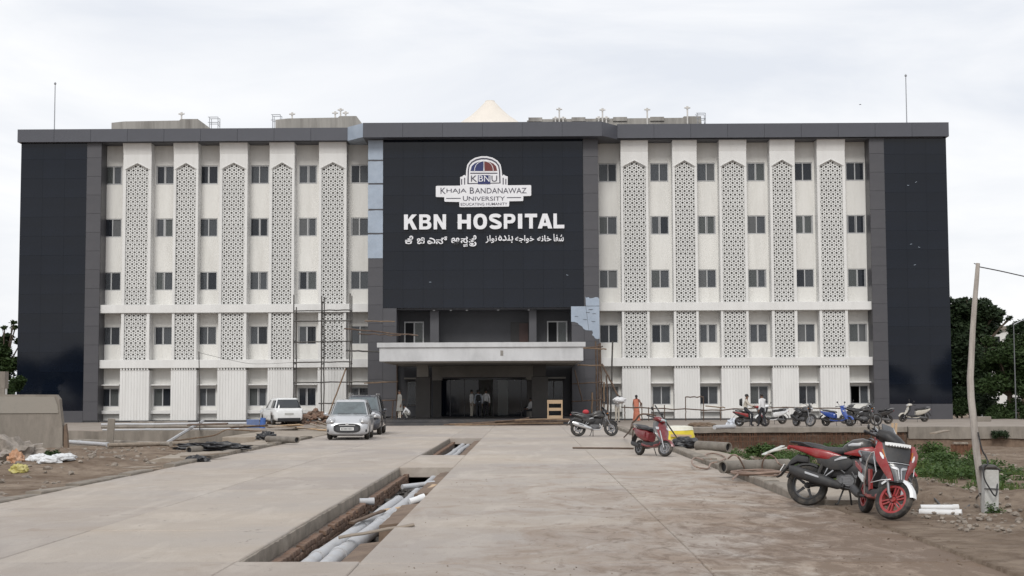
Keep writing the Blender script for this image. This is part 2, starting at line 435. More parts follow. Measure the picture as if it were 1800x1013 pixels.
pipe('drain_pipe', wig(-2.55, 15.25, -2.36, 27.5, -.27, 9, .05, 1.5, .004), .09, M_pvc, 'left of the two grey plastic pipes lying in the nearer trench')
pipe('drain_pipe', wig(-2.31, 15.25, -2.14, 28.2, -.26, 9, .05, 3.5, .004), .102, M_pvc, 'right of the two grey plastic pipes lying in the nearer trench')
pipe('drain_pipe', wig(-2.24, 28.5, -2.15, 34.3, -.26, 6, .04, 5.5), .075, M_pvc, 'grey plastic pipe in the far half of the nearer trench')
pipe('drain_pipe', wig(-2.5, 41.6, -2.42, 56, -.25, 8, .04, 8.5), .08, M_pvc, 'left pale pipe in the farther trench before the entrance')
pipe('drain_pipe', wig(-2.28, 41.6, -2.2, 55, -.24, 8, .04, 9.5), .08, M_pvc, 'right pale pipe in the farther trench before the entrance')
pipe('short_pipe', [(-2.86, 25.4, -.13), (-2.62, 25.45, -.13)], .055, M_pvc, 'short pale pipe stub sticking out of the left brick wall of the trench', sockets=False)
pipe('short_pipe', [(-1.98, 25.1, -.12), (-1.74, 25.2, -.05)], .06, M_pvcw, 'short white pipe stub on the right edge of the trench', sockets=False)
pipe('short_pipe', [(-2.08, 22.0, -.25), (-2.0, 23.2, -.2)], .09, M_pvc, 'wide open grey pipe end beside the right curb of the nearer trench', sockets=False)
def board(name, p, q, w, th, mat, label, cat='plank', roll=0., grp=None):
    p, q = Vector(p), Vector(q); d = q - p; L = d.length
    rot = d.to_track_quat('X', 'Z').to_matrix() @ Matrix.Rotation(roll, 3, 'X')
    mb = MB(); N = 6
    mb.sect([(L * (i / N - .5), 0, .004 * math.sin(i * 2.1), w / 2 * (1 - .05 * (i % 2)), th / 2, 8) for i in range(N + 1)], 8)
    o = mb.build(name, mat, None, (p + q) / 2, rot.to_euler(), ang=30)
    return tag(o, label, cat, grp)
M_bamd_ = PM('brown_stick', (.11, .07, .045), .85, .3, 5)
M_plank = PM('grey_weathered_wood', (.27, .225, .18), .85, .2, 3, .4, 30, dirt=(.13, .10, .075), damt=.5, dsc=4, sc3=(.3, 3, 3))
M_timber = PM('pale_new_timber', (.50, .36, .23), .75, .15, 3, .3, 30, dirt=(.3, .2, .13), damt=.4, dsc=3, sc3=(.3, 3, 3))
board('plank', (-2.4, 18.95, -.12), (-1.45, 19.1, .03), .16, .03, M_plank, 'grey plank laid across the nearer trench')
board('plank', (-2.35, 24.4, -.2), (-1.9, 24.5, -.14), .12, .03, M_timber, 'short pale board over the pipes in the trench')
mb = MB(); mb.ell((0, 0, 0), (.17, .12, .09), 10, 6); 
for v in mb.bm.verts: v.co *= 1 + .25 * noise.noise(v.co * 9)
tag(mb.build('stone', M_stone, None, (-2.1, 16.3, -.3), ang=12), 'pale rough stone beside the pipes at the near end of the trench', 'stone')

board('plank', (-2.5, 21.2, -.13), (-2.25, 23.3, -.12), .09, .03, M_bamd_, 'thin brown stick along the brick wall of the nearer trench')
board('plank', (-1.95, 27.2, -.16), (-1.78, 28.6, -.05), .1, .03, M_timber, 'short pale batten on the right curb of the nearer trench')
pipe('short_pipe', [(-2.5, 29.8, -.16), (-1.9, 30.3, -.12)], .05, M_pvc, 'thin grey pipe laid across the far half of the nearer trench', sockets=False)
# ---- dirt spread over the right edge of the driveway
def spill(u, v):
    x = 2.2 + u * 7.3; y = 13.2 + v * 10.2
    n1 = noise.noise((x * .9, y * .5, 1)); n2 = noise.noise((x * 2.6, y * 1.4, 2)); n3 = noise.noise((x * 8, y * 5, 3)); n4 = noise.noise((x * 17, y * 11, 6))
    e = x - (4.35 + .1 * (21.5 - y)) + .75 * n1 + .38 * n2
    z = max(-.05, min(.042, e * .05)) + .006 * n2 + .006 * n3 + .005 * n4 - .01
    z = z if e < 1.4 else z + .02 * (e - 1.4)
    if x > 6.4: z -= .6 * sm(6.5, 7.1, x + .2 * n2) * sm(20.8, 20.3, y) * sm(17.7, 18.4, y)
    if y > 22.4: z -= (y - 22.4) * .12
    return (x, y, z)
tag(MB().grid(spill, 110, 130).build('dirt_spill', M_dirt, ang=80), kind='structure')

# clods and grit lying on the driveway
mb = MB()
rubble(mb, 420, lambda r: (r.uniform(-1.5, 5.2), 13.6 + 16 * r.random() ** 1.5), .004, .012, .0, rs)
rubble(mb, 220, lambda r: (4.6 + r.uniform(-.5, 2.0), r.uniform(14, 22)), .006, .022, .03, rs)
tag(mb.build('clods', M_dirt, ang=10), kind='stuff')
# ------------------------------------------------------------------ hospital
F = 92.5; XC = -2.75
M_white = PM('white_render', (.75, .74, .71), .8, .05, .8, .04, 20, dirt=(.575, .56, .525), damt=.55, dsc=1.3, sc3=(1, 1, .16))
M_fin = PM('white_paint', (.685, .68, .665), .7, .04, 1.2, .05, 20, dirt=(.56, .55, .53), damt=.5, dsc=1.6, sc3=(1, 1, .14))
M_screen = PM('white_screen_panel', (.68, .68, .665), .75, .05, 2, .05, 20, rnd=.06)
M_acp = PM('grey_cladding', (.068, .067, .075), .42, .10, .8, 0, dirt=(.075, .072, .075), damt=.3, dsc=.7, rnd=.08)
M_parapet = PM('grey_parapet_cladding', (.072, .075, .090), .45, .07, .9, 0, rnd=.07)
M_glass = PM('dark_glossy_cladding', (.0050, .0075, .0140), .05, .25, .35, 0, spec=.33, rnd=.15)
M_film = PM('pale_blue_protective_film', (.31, .365, .44), .4, .10, 1.5, .35, 5, dirt=(.37, .415, .48), damt=.5, dsc=2.5)
M_plinth = PM('dark_plinth_stone', (.045, .044, .047), .6, .25, 2, .2, 15, dirt=(.12, .10, .085), damt=.5, dsc=.9)
M_loggia = PM('dark_grey_wall', (.05, .051, .058), .6, .12, .8, .1, 12)
M_frame = PM('white_aluminium', (.46, .465, .47), .4, .04, 3)
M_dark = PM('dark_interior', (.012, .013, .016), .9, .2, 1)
M_curtain = PM('pale_curtain', (.42, .41, .39), .9, .1, 6, .4, 12, sc3=(4, 4, .2))
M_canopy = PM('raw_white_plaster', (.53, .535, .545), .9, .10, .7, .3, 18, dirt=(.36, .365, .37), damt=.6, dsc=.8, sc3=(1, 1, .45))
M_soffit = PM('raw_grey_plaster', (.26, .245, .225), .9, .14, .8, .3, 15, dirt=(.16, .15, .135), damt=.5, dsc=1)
M_colm = PM('dark_clad_column', (.05, .046, .043), .6, .2, 1, .1, 12)
M_tent = PM('cream_tensile_fabric', (.70, .645, .575), .7, .04, 1)
M_pipev = PM('white_vent_pipe', (.60, .58, .55), .6, .1, 3)
M_steel = PM('galvanised_steel', (.33, .34, .36), .45, .12, 6, metal=.5)
def glass_mat(name, tint, base):
    m, n, l, b = new_mat(name)
    b.inputs['Base Color'].default_value = (*base, 1); b.inputs['Roughness'].default_value = .06; b.inputs['Specular IOR Level'].default_value = .5
    tr = n.new('ShaderNodeBsdfTransparent'); tr.inputs[0].default_value = (*tint, 1)
    mx = n.new('ShaderNodeMixShader'); mx.inputs[0].default_value = .62
    l.new(tr.outputs[0], mx.inputs[1]); l.new(b.outputs[0], mx.inputs[2])
    l.new(mx.outputs[0], n['Material Output'].inputs['Surface']); return m
M_pane = glass_mat('tinted_window_glass', (.70, .75, .78), (.11, .118, .13))
M_paneg = glass_mat('clear_window_glass', (.85, .88, .88), (.12, .13, .13))

hosp = thing('hospital_building', 'five storey white and dark grey hospital with latticed screens and black glass centre', 'building', (XC, F, 0))
def hp(mb, name, mat, **k): return mb.build(name, mat, hosp, **k)

def wall_holes(x0, x1, z0, z1, holes, y, dep):
    """wall face with reveals round each opening (x0,x1,z0,z1)"""
    mb = MB()
    xs = sorted({x0, x1} | {h[0] for h in holes} | {h[1] for h in holes}); zs = sorted({z0, z1} | {h[2] for h in holes} | {h[3] for h in holes})
    V = {}
    def v(x, z, yy):
        k = (round(x, 4), round(z, 4), yy)
        if k not in V: V[k] = mb.bm.verts.new((x, yy, z))
        return V[k]
    for a, b in zip(xs, xs[1:]):
        for c, d in zip(zs, zs[1:]):
            mx, mz = (a + b) / 2, (c + d) / 2
            if any(h[0] < mx < h[1] and h[2] < mz < h[3] for h in holes): continue
            mb._f((v(a, c, y), v(b, c, y), v(b, d, y), v(a, d, y)))
    for h in holes:
        P = [(h[0], h[2]), (h[1], h[2]), (h[1], h[3]), (h[0], h[3])]
        for i in range(4):
            (a, c), (b, d) = P[i], P[(i + 1) % 4]
            mb._f((v(b, d, y), v(a, c, y), v(a, c, y + dep), v(b, d, y + dep)))
    return mb

WY = .92
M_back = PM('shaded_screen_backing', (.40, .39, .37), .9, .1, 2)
PILS = [(-21.79, .89, .71), (-18.71, .78, .62), (-15.69, .88, .69), (-12.63, .79, .64), (-9.42, .87, .71), (9.60, .86, .71), (12.76, .77, .62), (15.79, .86, .71), (18.90, .79, .62), (21.96, .88, .71)]
WINS = [-23.68, -20.34, -17.53, -14.27, -11.17, -7.84, 7.98, 11.27, 14.25, 17.43, 20.44, 23.75]
ROWS = [(.95, 2.12), (4.86, 6.02), (8.33, 9.51), (11.75, 12.94), (15.13, 16.34)]
WW = .585
WINS = [(w_ + XC) * .9960 - XC for w_ in WINS]; ROWS = [tuple(1.7 + (z_ - 1.7) * .9960 for z_ in r_) for r_ in ROWS]
for sgn in (-1, 1):
    holes = [(w - WW, w + WW, a, b) for w in WINS if w * sgn > 0 for a, b in ROWS]
    x0, x1 = (-24.2, -6.9) if sgn < 0 else (6.9, 24.3)
    hp(wall_holes(x0, x1, .1, 17.7, holes, WY, .22), 'wall', M_white)
    hp(MB().b2(x0, x1, 3.2, 3.3, 0.2, 17.6), 'room_shade_backing', M_dark)  # near-black backing sheet, darkness of the rooms put into its colour

# windows: frame, two sliding panes, mullion, sometimes curtains behind
wr = random.Random(11)
def frame_mesh():
    mb = MB(); h = 1.17
    for z in (-.585 + .027, .585 - .027): mb.box((0, 0, z), (2 * WW, .07, .054))
    for x in (-WW + .027, WW - .027): mb.box((x, 0, 0), (.054, .07, h - .112))
    return mb.mesh('window_frame', M_frame)
FR = frame_mesh(); MU = MB().box((0, 0, 0), (.065, .06, 1.058)).mesh('mullion', M_frame)
PN = MB().box((0, 0, 0), (.51, .012, 1.06)).mesh('pane', M_pane)
PNG_ = MB().box((0, 0, 0), (.51, .012, 1.06)).mesh('pane', M_paneg)
M_paned = glass_mat('dark_window_glass', (.5, .56, .6), (.035, .04, .05)); M_panel_ = glass_mat('hazy_window_glass', (.7, .72, .72), (.17, .175, .18))
PND = PN.copy(); PND.materials.clear(); PND.materials.append(M_paned)
PNL = PN.copy(); PNL.materials.clear(); PNL.materials.append(M_panel_)
SA = MB()
for x in (-.22, .22): SA.box((x, 0, 0), (.035, .03, 1.05))
SASH = SA.mesh('sash_stile', M_frame)
def curtain_mesh(w, sd):
    mb = MB(); q = random.Random(sd)
    mb.grid(lambda u, v: ((u - .5) * w, .03 * math.sin(u * w * 40 + sd) + .01 * math.sin(v * 5), (v - .5) * 1.1), 14, 2)
    return mb.mesh('curtain', M_curtain)
CUR = [curtain_mesh(w, i) for i, w in enumerate((.12, .22, .38, .5, .09))]
for wi, x in enumerate(WINS):
    for ri, (a, b) in enumerate(ROWS):
        z = (a + b) / 2
        w = bpy.data.objects.new('window', None); COL.objects.link(w); w.parent = hosp; w.location = (x, WY + .06, z); w.empty_display_size = .1
        link('window_frame', FR, w); link('mullion', MU, w, (wr.uniform(-.03, .03), -.004, 0))
        last = wi == 11 and ri == 0
        for sx in (-1, 1):
            if last and sx < 0: continue
            pm = wr.choice((PN, PN, PN, PND, PND, PNL, PNG_))
            link('pane', pm, w, (sx * .275, .02 + .015 * sx, 0))
            if wr.random() < .3: link('sash_stile', SASH, w, (sx * .275, .0 + .02 * sx, 0))
        if ri > 0 or wr.random() < .4:
            for k in range(wr.choice((0, 0, 1, 1, 2))):
                ci = wr.randrange(5); link('curtain', CUR[ci], w, (wr.choice((-.45, -.2, .2, .3, .44, -.1)) * .85, .16 + .03 * k, 0))
        # room shade is painted on the near-black backing sheet further in
mb = MB(); 
SH_ = MB().b2(-.72, .72, -.52, 0, 0, .09, bev=.015).b2(-.64, .64, -.02, 0, -.12, 0).mesh('window_shade', M_fin)
SI_ = MB().b2(-.74, .74, -.36, 0, -.02, .2, bev=.015).mesh('window_sill', M_fin)
CH_ = [MB().b2(-.74, -.6, -.3, 0, .05, 1.55).mesh('window_cheek', M_white)]
for x in WINS:
    link('window_shade', SH_, hosp, (x, WY, 2.27)); link('window_sill', SI_, hosp, (x, WY, .52))

# white floor bands
for sgn in (-1, 1):
    x0, x1 = (-24.15, -7.13) if sgn < 0 else (7.24, 24.42)
    for a, b in ((3.36, 3.88), (6.82, 7.34)):
        hp(MB().b2(x0, x1, -.09, WY - .004, a, b, bev=.015), 'floor_band', M_fin)

# pilasters: two fins, latticed screen panels, arched head, fluted base
def clip(poly, ax, lim, keep_less):
    out = []
    for p, q in zip(poly, poly[1:] + poly[:1]):
        a, b = (p[ax] <= lim, q[ax] <= lim) if keep_less else (p[ax] >= lim, q[ax] >= lim)
        if a: out.append(p)
        if a != b:
            t_ = (lim - p[ax]) / (q[ax] - p[ax]); out.append((p[0] + (q[0] - p[0]) * t_, p[1] + (q[1] - p[1]) * t_))
    return out
def area2(p): return abs(sum(a[0] * b[1] - b[0] * a[1] for a, b in zip(p, p[1:] + p[:1]))) / 2
def pattern(hw, z0, z1, phase, apex=None):
    a = 2 * hw / (5 if hw > .66 else 4.4); dy = .99 / 4; holes = []
    def rot(cx, cz, r, k, ph): return [(cx + r * math.cos(2 * math.pi * i / k + ph), cz + r * math.sin(2 * math.pi * i / k + ph)) for i in range(k)]
    for j in range(-1, int((z1 - z0) / dy) + 2):
        z = z0 + dy * (j + .33); off = 0 if j % 2 == 0 else .5
        for i in range(-4, 5):
            x = (i + off) * a
            holes.append(rot(x, z, .078, 6, math.pi / 6))
            holes.append(rot(x + a / 2, z + dy / 3, .066, 3, math.pi / 2 + math.pi))
            holes.append(rot(x, z + dy * 2 / 3, .066, 3, math.pi / 2))
    m = .008; out = []
    for h_ in holes:
        for ax, lim, less in ((0, hw - m, True), (0, -hw + m, False), (1, z1 - m, True), (1, z0 + m, False)):
            if h_: h_ = clip(h_, ax, lim, less)
        if len(h_) >= 3 and area2(h_) > .0006: out.append(h_)
    return out
def lattice_mesh(hw, h, arch=False):
    """perforated panel 0..h, optional pointed arch head"""
    g = .005
    out = [(-hw, g), (hw, g), (hw, h - g), (-hw, h - g)]
    if arch: out = [(-hw, g), (hw, g), (hw, h - .42), (hw * .93, h - .36), (hw * .5, h - .19), (0, h), (-hw * .5, h - .19), (-hw * .93, h - .36), (-hw, h - .42)]
    def inside(p, m=.02):
        x, z = p
        if arch:
            ax = abs(x); pts = [(0, h), (hw * .5, h - .19), (hw * .93, h - .36), (hw, h - .42)]
            for (xa, za), (xb, zb) in zip(pts, pts[1:]):
                if xa <= ax <= xb + 1e-6: return z < za + (zb - za) * (ax - xa) / (xb - xa) - m
        return True
    cu = bpy.data.curves.new('lat', 'CURVE'); cu.dimensions = '2D'; cu.fill_mode = 'BOTH'; cu.extrude = .03
    def spl(pts):
        s_ = cu.splines.new('POLY'); s_.points.add(len(pts) - 1); s_.use_cyclic_u = True
        for q, (x, z) in zip(s_.points, pts): q.co = (x, z, 0, 1)
    spl(out)
    for hl in pattern(hw, .004, h - .004, 0):
        if all(inside(p) for p in hl): spl(hl)
    o = bpy.data.objects.new('lat', cu); COL.objects.link(o)
    me = bpy.data.meshes.new_from_object(o.evaluated_get(bpy.context.evaluated_depsgraph_get()))
    COL.objects.unlink(o); bpy.data.objects.remove(o)
    me.transform(Matrix.Rotation(math.pi / 2, 4, 'X')); me.name = 'screen_panel'
    me.materials.clear(); me.materials.append(M_screen)
    return me
LAT = {}
def lat(hw, h, arch=False):
    k = (round(hw, 2), round(h, 3), arch)
    if k not in LAT: LAT[k] = lattice_mesh(*k)
    return LAT[k]
def arch_pts(hw, top): return [(-hw, top - .42), (-hw * .93, top - .36), (-hw * .5, top - .19), (0, top), (hw * .5, top - .19), (hw * .93, top - .36), (hw, top - .42)]
for (x, ow, iw) in PILS:
    iw = .71 if iw > .66 else .62
    # fins
    for sx in (-1, 1):
        xa, xb = sorted((sx * ow, sx * iw))
        for z0, z1 in ((3.88, 6.82), (7.34, 15.88)):
            hp(MB().b2(x + xa, x + xb, 0, WY - .004, z0 + .002, z1 - .002), 'fin', M_fin)
    # head with arched opening
    ap = arch_pts(iw, 16.3)
    pts = [(x + a, z) for a, z in ap] + [(x + ow, 15.88), (x + ow, 16.87), (x - ow, 16.87), (x - ow, 15.88)]
    hp(MB().prism(pts, 'y', 0, WY - .006), 'pilaster_head', M_fin)
    hp(MB().tube([(x + a * 1.07, -.01, z + .03) for a, z in ap], .035, 6), 'arch_moulding', M_fin)
    hp(MB().rings([[(x - ow, 0, 16.872), (x + ow, 0, 16.872), (x + ow, WY - .006, 16.872), (x - ow, WY - .006, 16.872)], [(x - ow, -.22, 17.68), (x + ow, -.22, 17.68), (x + ow, WY - .006, 17.68), (x - ow, WY - .006, 17.68)]]), 'pilaster_top', M_fin)
    hh = .99; z = 7.36
    for k in range(9):
        top = k == 8; h = (16.3 - z) if top else hh
        link('screen_panel', lat(iw, h, top), hosp, (x, .16, z)); z += hh
    hh = 2.92 / 3
    for k in range(3): link('screen_panel', lat(iw, hh), hosp, (x, .16, 3.89 + k * hh))
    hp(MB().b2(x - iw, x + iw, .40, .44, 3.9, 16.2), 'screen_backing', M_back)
    # fluted base
    mb = MB(); mb.b2(x - ow - .03, x + ow + .03, .02, WY - .004, .1, 3.22); N = 10; st = 2 * (ow + .03) / N
    for k in range(N): mb.b2(x - ow - .03 + k * st + .02, x - ow - .03 + (k + 1) * st - .02, -.006, .03, .1, 3.25, bev=.006)
    for k in range(N): mb.b2(x - ow - .03 + k * st + .03, x - ow - .03 + (k + 1) * st - .06, -.05, .02, 3.22, 3.358)
    hp(mb, 'fluted_panel', M_fin)

# dark plinth below the white walls
for x0, x1 in ((-24.2, -7.1), (7.2, 24.4)): hp(MB().b2(x0, x1, -.06, 1.6, -.7, .1), 'plinth', M_plinth)

# cladding: grey strips and black glass ends
PM_ = {}
def panel(name, mat, x0, x1, z0, z1, y, th=.05, gap=.012):
    k = (name, round(x1 - x0, 3), round(z1 - z0, 3))
    if k not in PM_: PM_[k] = MB().box((0, 0, 0), (x1 - x0 - gap, th, z1 - z0 - gap), bev=.002).mesh(name, mat)
    return link(name, PM_[k], hosp, ((x0 + x1) / 2, y, (z0 + z1) / 2), (wr.uniform(-.0006, .0006), 0, wr.uniform(-.0006, .0006)))
for sgn in (-1, 1):
    a, b, c = (23.98, 24.9, 29.08) if sgn < 0 else (24.3, 25.24, 29.14)
    xs = sorted((sgn * a, sgn * b)); N = 15
    for k in range(N): panel('cladding_panel', M_acp, xs[0], xs[1], .1 + k * 1.18, .1 + (k + 1) * 1.18, -.3)
    hp(MB().b2(xs[0], xs[1], -.25, 3, .0, 17.7), 'cladding_core', M_acp)
    xs = sorted((sgn * b, sgn * c)); st = (xs[1] - xs[0]) / 3; zb = .72 if sgn < 0 else .95
    for i in range(3):
        for k in range(14):
            hz = (17.75 - zb) / 14; panel('glass_panel', M_glass, xs[0] + i * st, xs[0] + (i + 1) * st, zb + k * hz, zb + (k + 1) * hz, -.27, .04, .004)
        panel('cladding_panel', M_acp, xs[0] + i * st, xs[0] + (i + 1) * st, -.1, zb, -.3)
    hp(MB().b2(xs[0], xs[1], -.24, 14, -.6, 17.7), 'end_block', M_glass)
# main roof mass behind
hp(MB().b2(-29, 29, 3.4, 14, 0, 17.9), 'rear_mass', M_white)

# parapet
def par_run(x0, x1, y, z0, z1, n):
    st = (x1 - x0) / n
    for k in range(n): panel('parapet_panel', M_parapet, x0 + k * st, x0 + (k + 1) * st, z0, z1, y, .06, .014)
    hp(MB().b2(x0, x1, y + .035, 1.6, z0 + .01, z1 - .005), 'parapet_core', M_parapet)
par_run(-29.22, -8.42, -.62, 17.58, 18.40, 9)
par_run(8.5, 29.24, -.62, 17.62, 18.52, 9)
par_run(-7.3, 7.48, -2.0, 17.52, 18.44, 6)
for sx, xa, xb, mat in ((-1, -8.42, -7.3, M_film), (1, 7.48, 8.5, M_parapet)):
    ya, yb = (-.65, -2.03) if sx < 0 else (-2.03, -.65)
    hp(MB().rings([[(xa, ya, 17.55), (xb, yb, 17.55), (xb, 1.6, 17.55), (xa, 1.6, 17.55)], [(xa, ya, 18.42), (xb, yb, 18.42), (xb, 1.6, 18.42), (xa, 1.6, 18.42)]]), 'parapet_corner', mat, ang=5)
hp(MB().b2(-28.8, 28.9, -.4, 2, 17.56, 17.60), 'parapet_soffit', M_parapet)

# ---- centre block
CY = -1.1
ZG = 7.0
nx, nz_ = 10, 9; st = 12.44 / nx; hz = (17.55 - ZG) / nz_
for i in range(nx):
    for k in range(nz_): panel('glass_panel', M_glass, -6.13 + i * st, -6.13 + (i + 1) * st, ZG + k * hz, ZG + (k + 1) * hz, CY + .04, .04, .004)
hp(MB().b2(-7.0, 7.2, CY + .08, 2.6, ZG, 17.55), 'centre_core', M_loggia)
for sx, xa, xb in ((-1, -7.06, -6.13), (1, 6.33, 7.27)):
    for k in range(15):
        panel('cladding_panel', M_acp, xa, xb, .3 + k * 1.15, .3 + (k + 1) * 1.15, CY)
    hp(MB().b2(xa, xb, CY + .03, 4, .0, 17.52), 'cladding_core', M_acp)
for xa, xb in ((-6.13, -5.28), (5.55, 6.33)):
    for k in range(6): panel('cladding_panel', M_acp, xa, xb, .3 + k * 1.115, .3 + (k + 1) * 1.115, CY)
    hp(MB().b2(xa, xb, CY + .03, 4, .3, 6.99), 'cladding_core', M_acp)
# pale blue protective film still on the left edge and lower right panels
for z1, z0 in ((17.5, 16.27), (16.17, 14.8), (14.7, 13.18), (13.08, 11.68), (11.58, 10.1)):
    def fs(u, v, z0=z0, z1=z1):
        return (-7.07 + .93 * u + .012 * noise.noise((u * 2, v * 6, z0)), CY - .045 - .02 * abs(noise.noise((u * 3, v * 4, z0 * 3))), z0 + (z1 - z0) * v + .02 * noise.noise((u * 3, z0, v)))
    hp(MB().grid(fs, 6, 8), 'film_sheet', M_film)
FM = [(6.42, 7.66), (6.46, 7.58), (6.60, 7.62), (6.68, 7.54), (6.86, 7.56), (7.05, 7.62), (7.2, 7.6), (7.27, 7.5)]
hp(MB().prism([(6.44, 7.08), (7.27, 7.08)] + FM[::-1], 'y', CY - .05, CY - .035), 'film_sheet', M_film)
hp(MB().prism([(5.52, 7.05), (5.52, 6.1), (5.72, 6.09), (5.92, 6.02), (6.0, 5.92), (6.2, 5.8), (6.28, 5.66), (6.42, 5.58), (6.6, 5.56), (6.42, 7.05)], 'y', CY - .05, CY - .035), 'film_sheet', M_film)
hp(MB().prism([(6.44, 7.05), (6.62, 5.56), (6.82, 5.55), (6.86, 5.4), (6.8, 5.28), (6.93, 5.18), (6.98, 5.08), (7.12, 5.02), (7.27, 5.05), (7.27, 7.05)], 'y', CY - .05, CY - .035), 'film_sheet', M_film)
rdm = random.Random(5)
for k in range(7): hp(MB().b2(*(lambda x, z: (x, x + .22, CY - .07, CY - .05, z, z + .02))(rdm.uniform(5.7, 6.9), rdm.uniform(6.0, 6.9))), 'film_tear', M_acp)
# tiny bright scuffs on black cladding: loose film corners
for x, z in ((-3.2, 8.6), (26.7, 14.6), (27.2, 14.8), (27.0, 9.6), (26.8, 10.9), (27.3, 10.7), (5.3, 9.0)):
    hp(MB().box((x, (CY if abs(x) < 10 else -.3) - .0, z), (.12, .03, .025), (0, rdm.uniform(-.5, .5), 0)), 'film_scrap', M_film)

# loggia above the canopy
hp(MB().b2(-5.28, 5.55, 1.2, 1.4, 4.6, 6.99), 'loggia_wall', M_loggia)
hp(MB().b2(-5.28, 5.55, CY + .1, 1.2, 4.3, 4.62), 'loggia_floor', M_soffit)
hp(MB().b2(-5.28, 5.55, CY + .2, 1.3, 6.90, 6.999), 'loggia_ceiling', M_loggia)
for xa, xb in ((-3.26, -2.72), (2.92, 3.38)): hp(MB().b2(xa, xb, -.2, .35, 4.62, 6.9), 'loggia_column', M_acp)
def big_window(x0, x1, z0, z1, y, openl=False):
    w = bpy.data.objects.new('window', None); COL.objects.link(w); w.parent = hosp; w.location = ((x0 + x1) / 2, y, (z0 + z1) / 2)
    hw, hh = (x1 - x0) / 2, (z1 - z0) / 2; mb = MB()
    for s_ in (-1, 1): mb.box((s_ * (hw - .04), 0, 0), (.08, .08, 2 * hh)); mb.box((0, 0, s_ * (hh - .04)), (2 * hw - .162, .08, .08))
    mb.build('window_frame', M_frame, w); MB().box((.02, -.004, 0), (.09, .07, 2 * hh - .164)).build('mullion', M_frame, w)
    MB().box((-hw / 2, .03, 0), (hw - .1, .012, 2 * hh - .17)).build('pane', M_dark, w)
    MB().box((hw / 2, .02, 0), (hw - .1, .012, 2 * hh - .17)).build('pane', M_paneg, w)
    MB().box((hw / 2, .06, .05), (hw - .16, .012, 2 * hh - .5)).build('curtain', PM('dull_green_blind', (.16, .19, .15), .8), w)
big_window(-4.99, -3.74, 4.64, 6.26, 1.12); big_window(4.06, 5.34, 4.64, 6.26, 1.12)
M_door = PM('dark_red_door', (.05, .022, .018), .5, .2, 3)
d = MB().b2(1.76, 2.92, 1.12, 1.19, 4.63, 6.2).build('door', PM('dark_door_frame', (.02, .018, .018), .5), hosp)
MB().b2(2.3, 2.86, 1.08, 1.118, 4.66, 6.12).build('door_leaf', M_door, d)
for x in (-3.0, -1.95, -.95, 1.0, 2.9): hp(MB().lathe([(.06, 0), (.08, .05), (.0, .051)], Matrix.Translation((x, -.6, 6.84)), 10), 'ceiling_spot', M_frame)

# ---- porte-cochere canopy
cx0, cx1, cyf = -5.16, 5.80, -13.0
hp(MB().b2(cx0, cx1, cyf, CY - .06, 3.43, 4.2, bev=.02), 'canopy', M_canopy)
def lip(u, v):
    a = u * 2 * math.pi; return None
mb = MB(); N = 60
mb.rings([[(cx0 - .12 + (cx1 - cx0 + .24) * i / N, cyf - .10 + .012 * noise.noise((i * .4, 1, 0)), 4.19), (cx0 - .12 + (cx1 - cx0 + .24) * i / N, cyf - .12 + .012 * noise.noise((i * .4, 1, 0)), 4.44 + .012 * noise.noise((i * .6, 3, 0))),
           (cx0 - .12 + (cx1 - cx0 + .24) * i / N, cyf + .35, 4.44), (cx0 - .12 + (cx1 - cx0 + .24) * i / N, cyf + .35, 4.203)] for i in range(N + 1)])
hp(mb, 'canopy_lip', M_canopy)
for x in (cx0 - .06, cx1 - .14): hp(MB().b2(x, x + .2, cyf + .352, CY - .08, 4.203, 4.43), 'canopy_side_lip', M_canopy)
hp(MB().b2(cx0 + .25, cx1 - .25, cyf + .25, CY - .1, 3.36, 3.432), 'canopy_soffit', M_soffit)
for x, z0 in ((-2.95, 0), (3.95, 0)): pass
hp(MB().b2(1.35, 1.5, cyf - .02, cyf + .02, 3.72, 4.0), 'canopy_patch', M_soffit)
# columns: raw plaster above, dark cladding below
for xa, xb, ya, yb in ((-3.62, -2.78, -7.5, -6.7), (3.05, 3.98, -7.5, -6.7)):
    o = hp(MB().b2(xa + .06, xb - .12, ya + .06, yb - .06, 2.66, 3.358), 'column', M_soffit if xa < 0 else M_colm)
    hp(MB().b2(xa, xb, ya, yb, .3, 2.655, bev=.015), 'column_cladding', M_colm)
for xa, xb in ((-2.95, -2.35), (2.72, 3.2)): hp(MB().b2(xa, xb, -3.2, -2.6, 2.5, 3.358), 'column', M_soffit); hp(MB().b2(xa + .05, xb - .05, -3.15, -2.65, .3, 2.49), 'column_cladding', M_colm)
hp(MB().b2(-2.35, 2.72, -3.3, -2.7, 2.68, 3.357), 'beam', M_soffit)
# entrance front: dark glazing with an open doorway, side rooms
hp(MB().b2(-5.28, 5.55, 5.8, 6.0, .3, 4.4), 'lobby_back_wall', M_dark)
for xa, xb in ((-5.28, -2.9), (3.3, 5.55)):
    hp(MB().b2(xa, xb, -.2, .0, .3, 4.3), 'porch_wall', M_loggia)
    c = (xa + xb) / 2; o = MB().b2(c - .62, c + .62, -.26, -.202, .95, 2.5).build('porch_window', PM('porch_frame', (.08, .075, .07), .6), hosp)
    for s_ in (-1, 1): MB().b2(c + s_ * .3 - .27, c + s_ * .3 + .27, -.28, -.262, 1.0, 2.44).build('pane', M_pane, o)
    hp(MB().b2(c - .75, c + .75, -.75, -.202, 2.6, 2.7), 'porch_shade', M_soffit)
for k in range(7):
    xa = -2.9 + k * .886
    if k in (3,): continue
    o = MB().b2(xa, xa + .886, -.12, -.06, .3, 2.55)
    hp(o, 'entrance_glazing', M_glass)
    hp(MB().b2(xa - .02, xa + .02, -.16, -.121, .3, 2.6), 'glazing_mullion', M_acp)
hp(MB().b2(-1.4, 1.7, -.2, -.165, 2.58, 2.62), 'door_rail', M_steel)
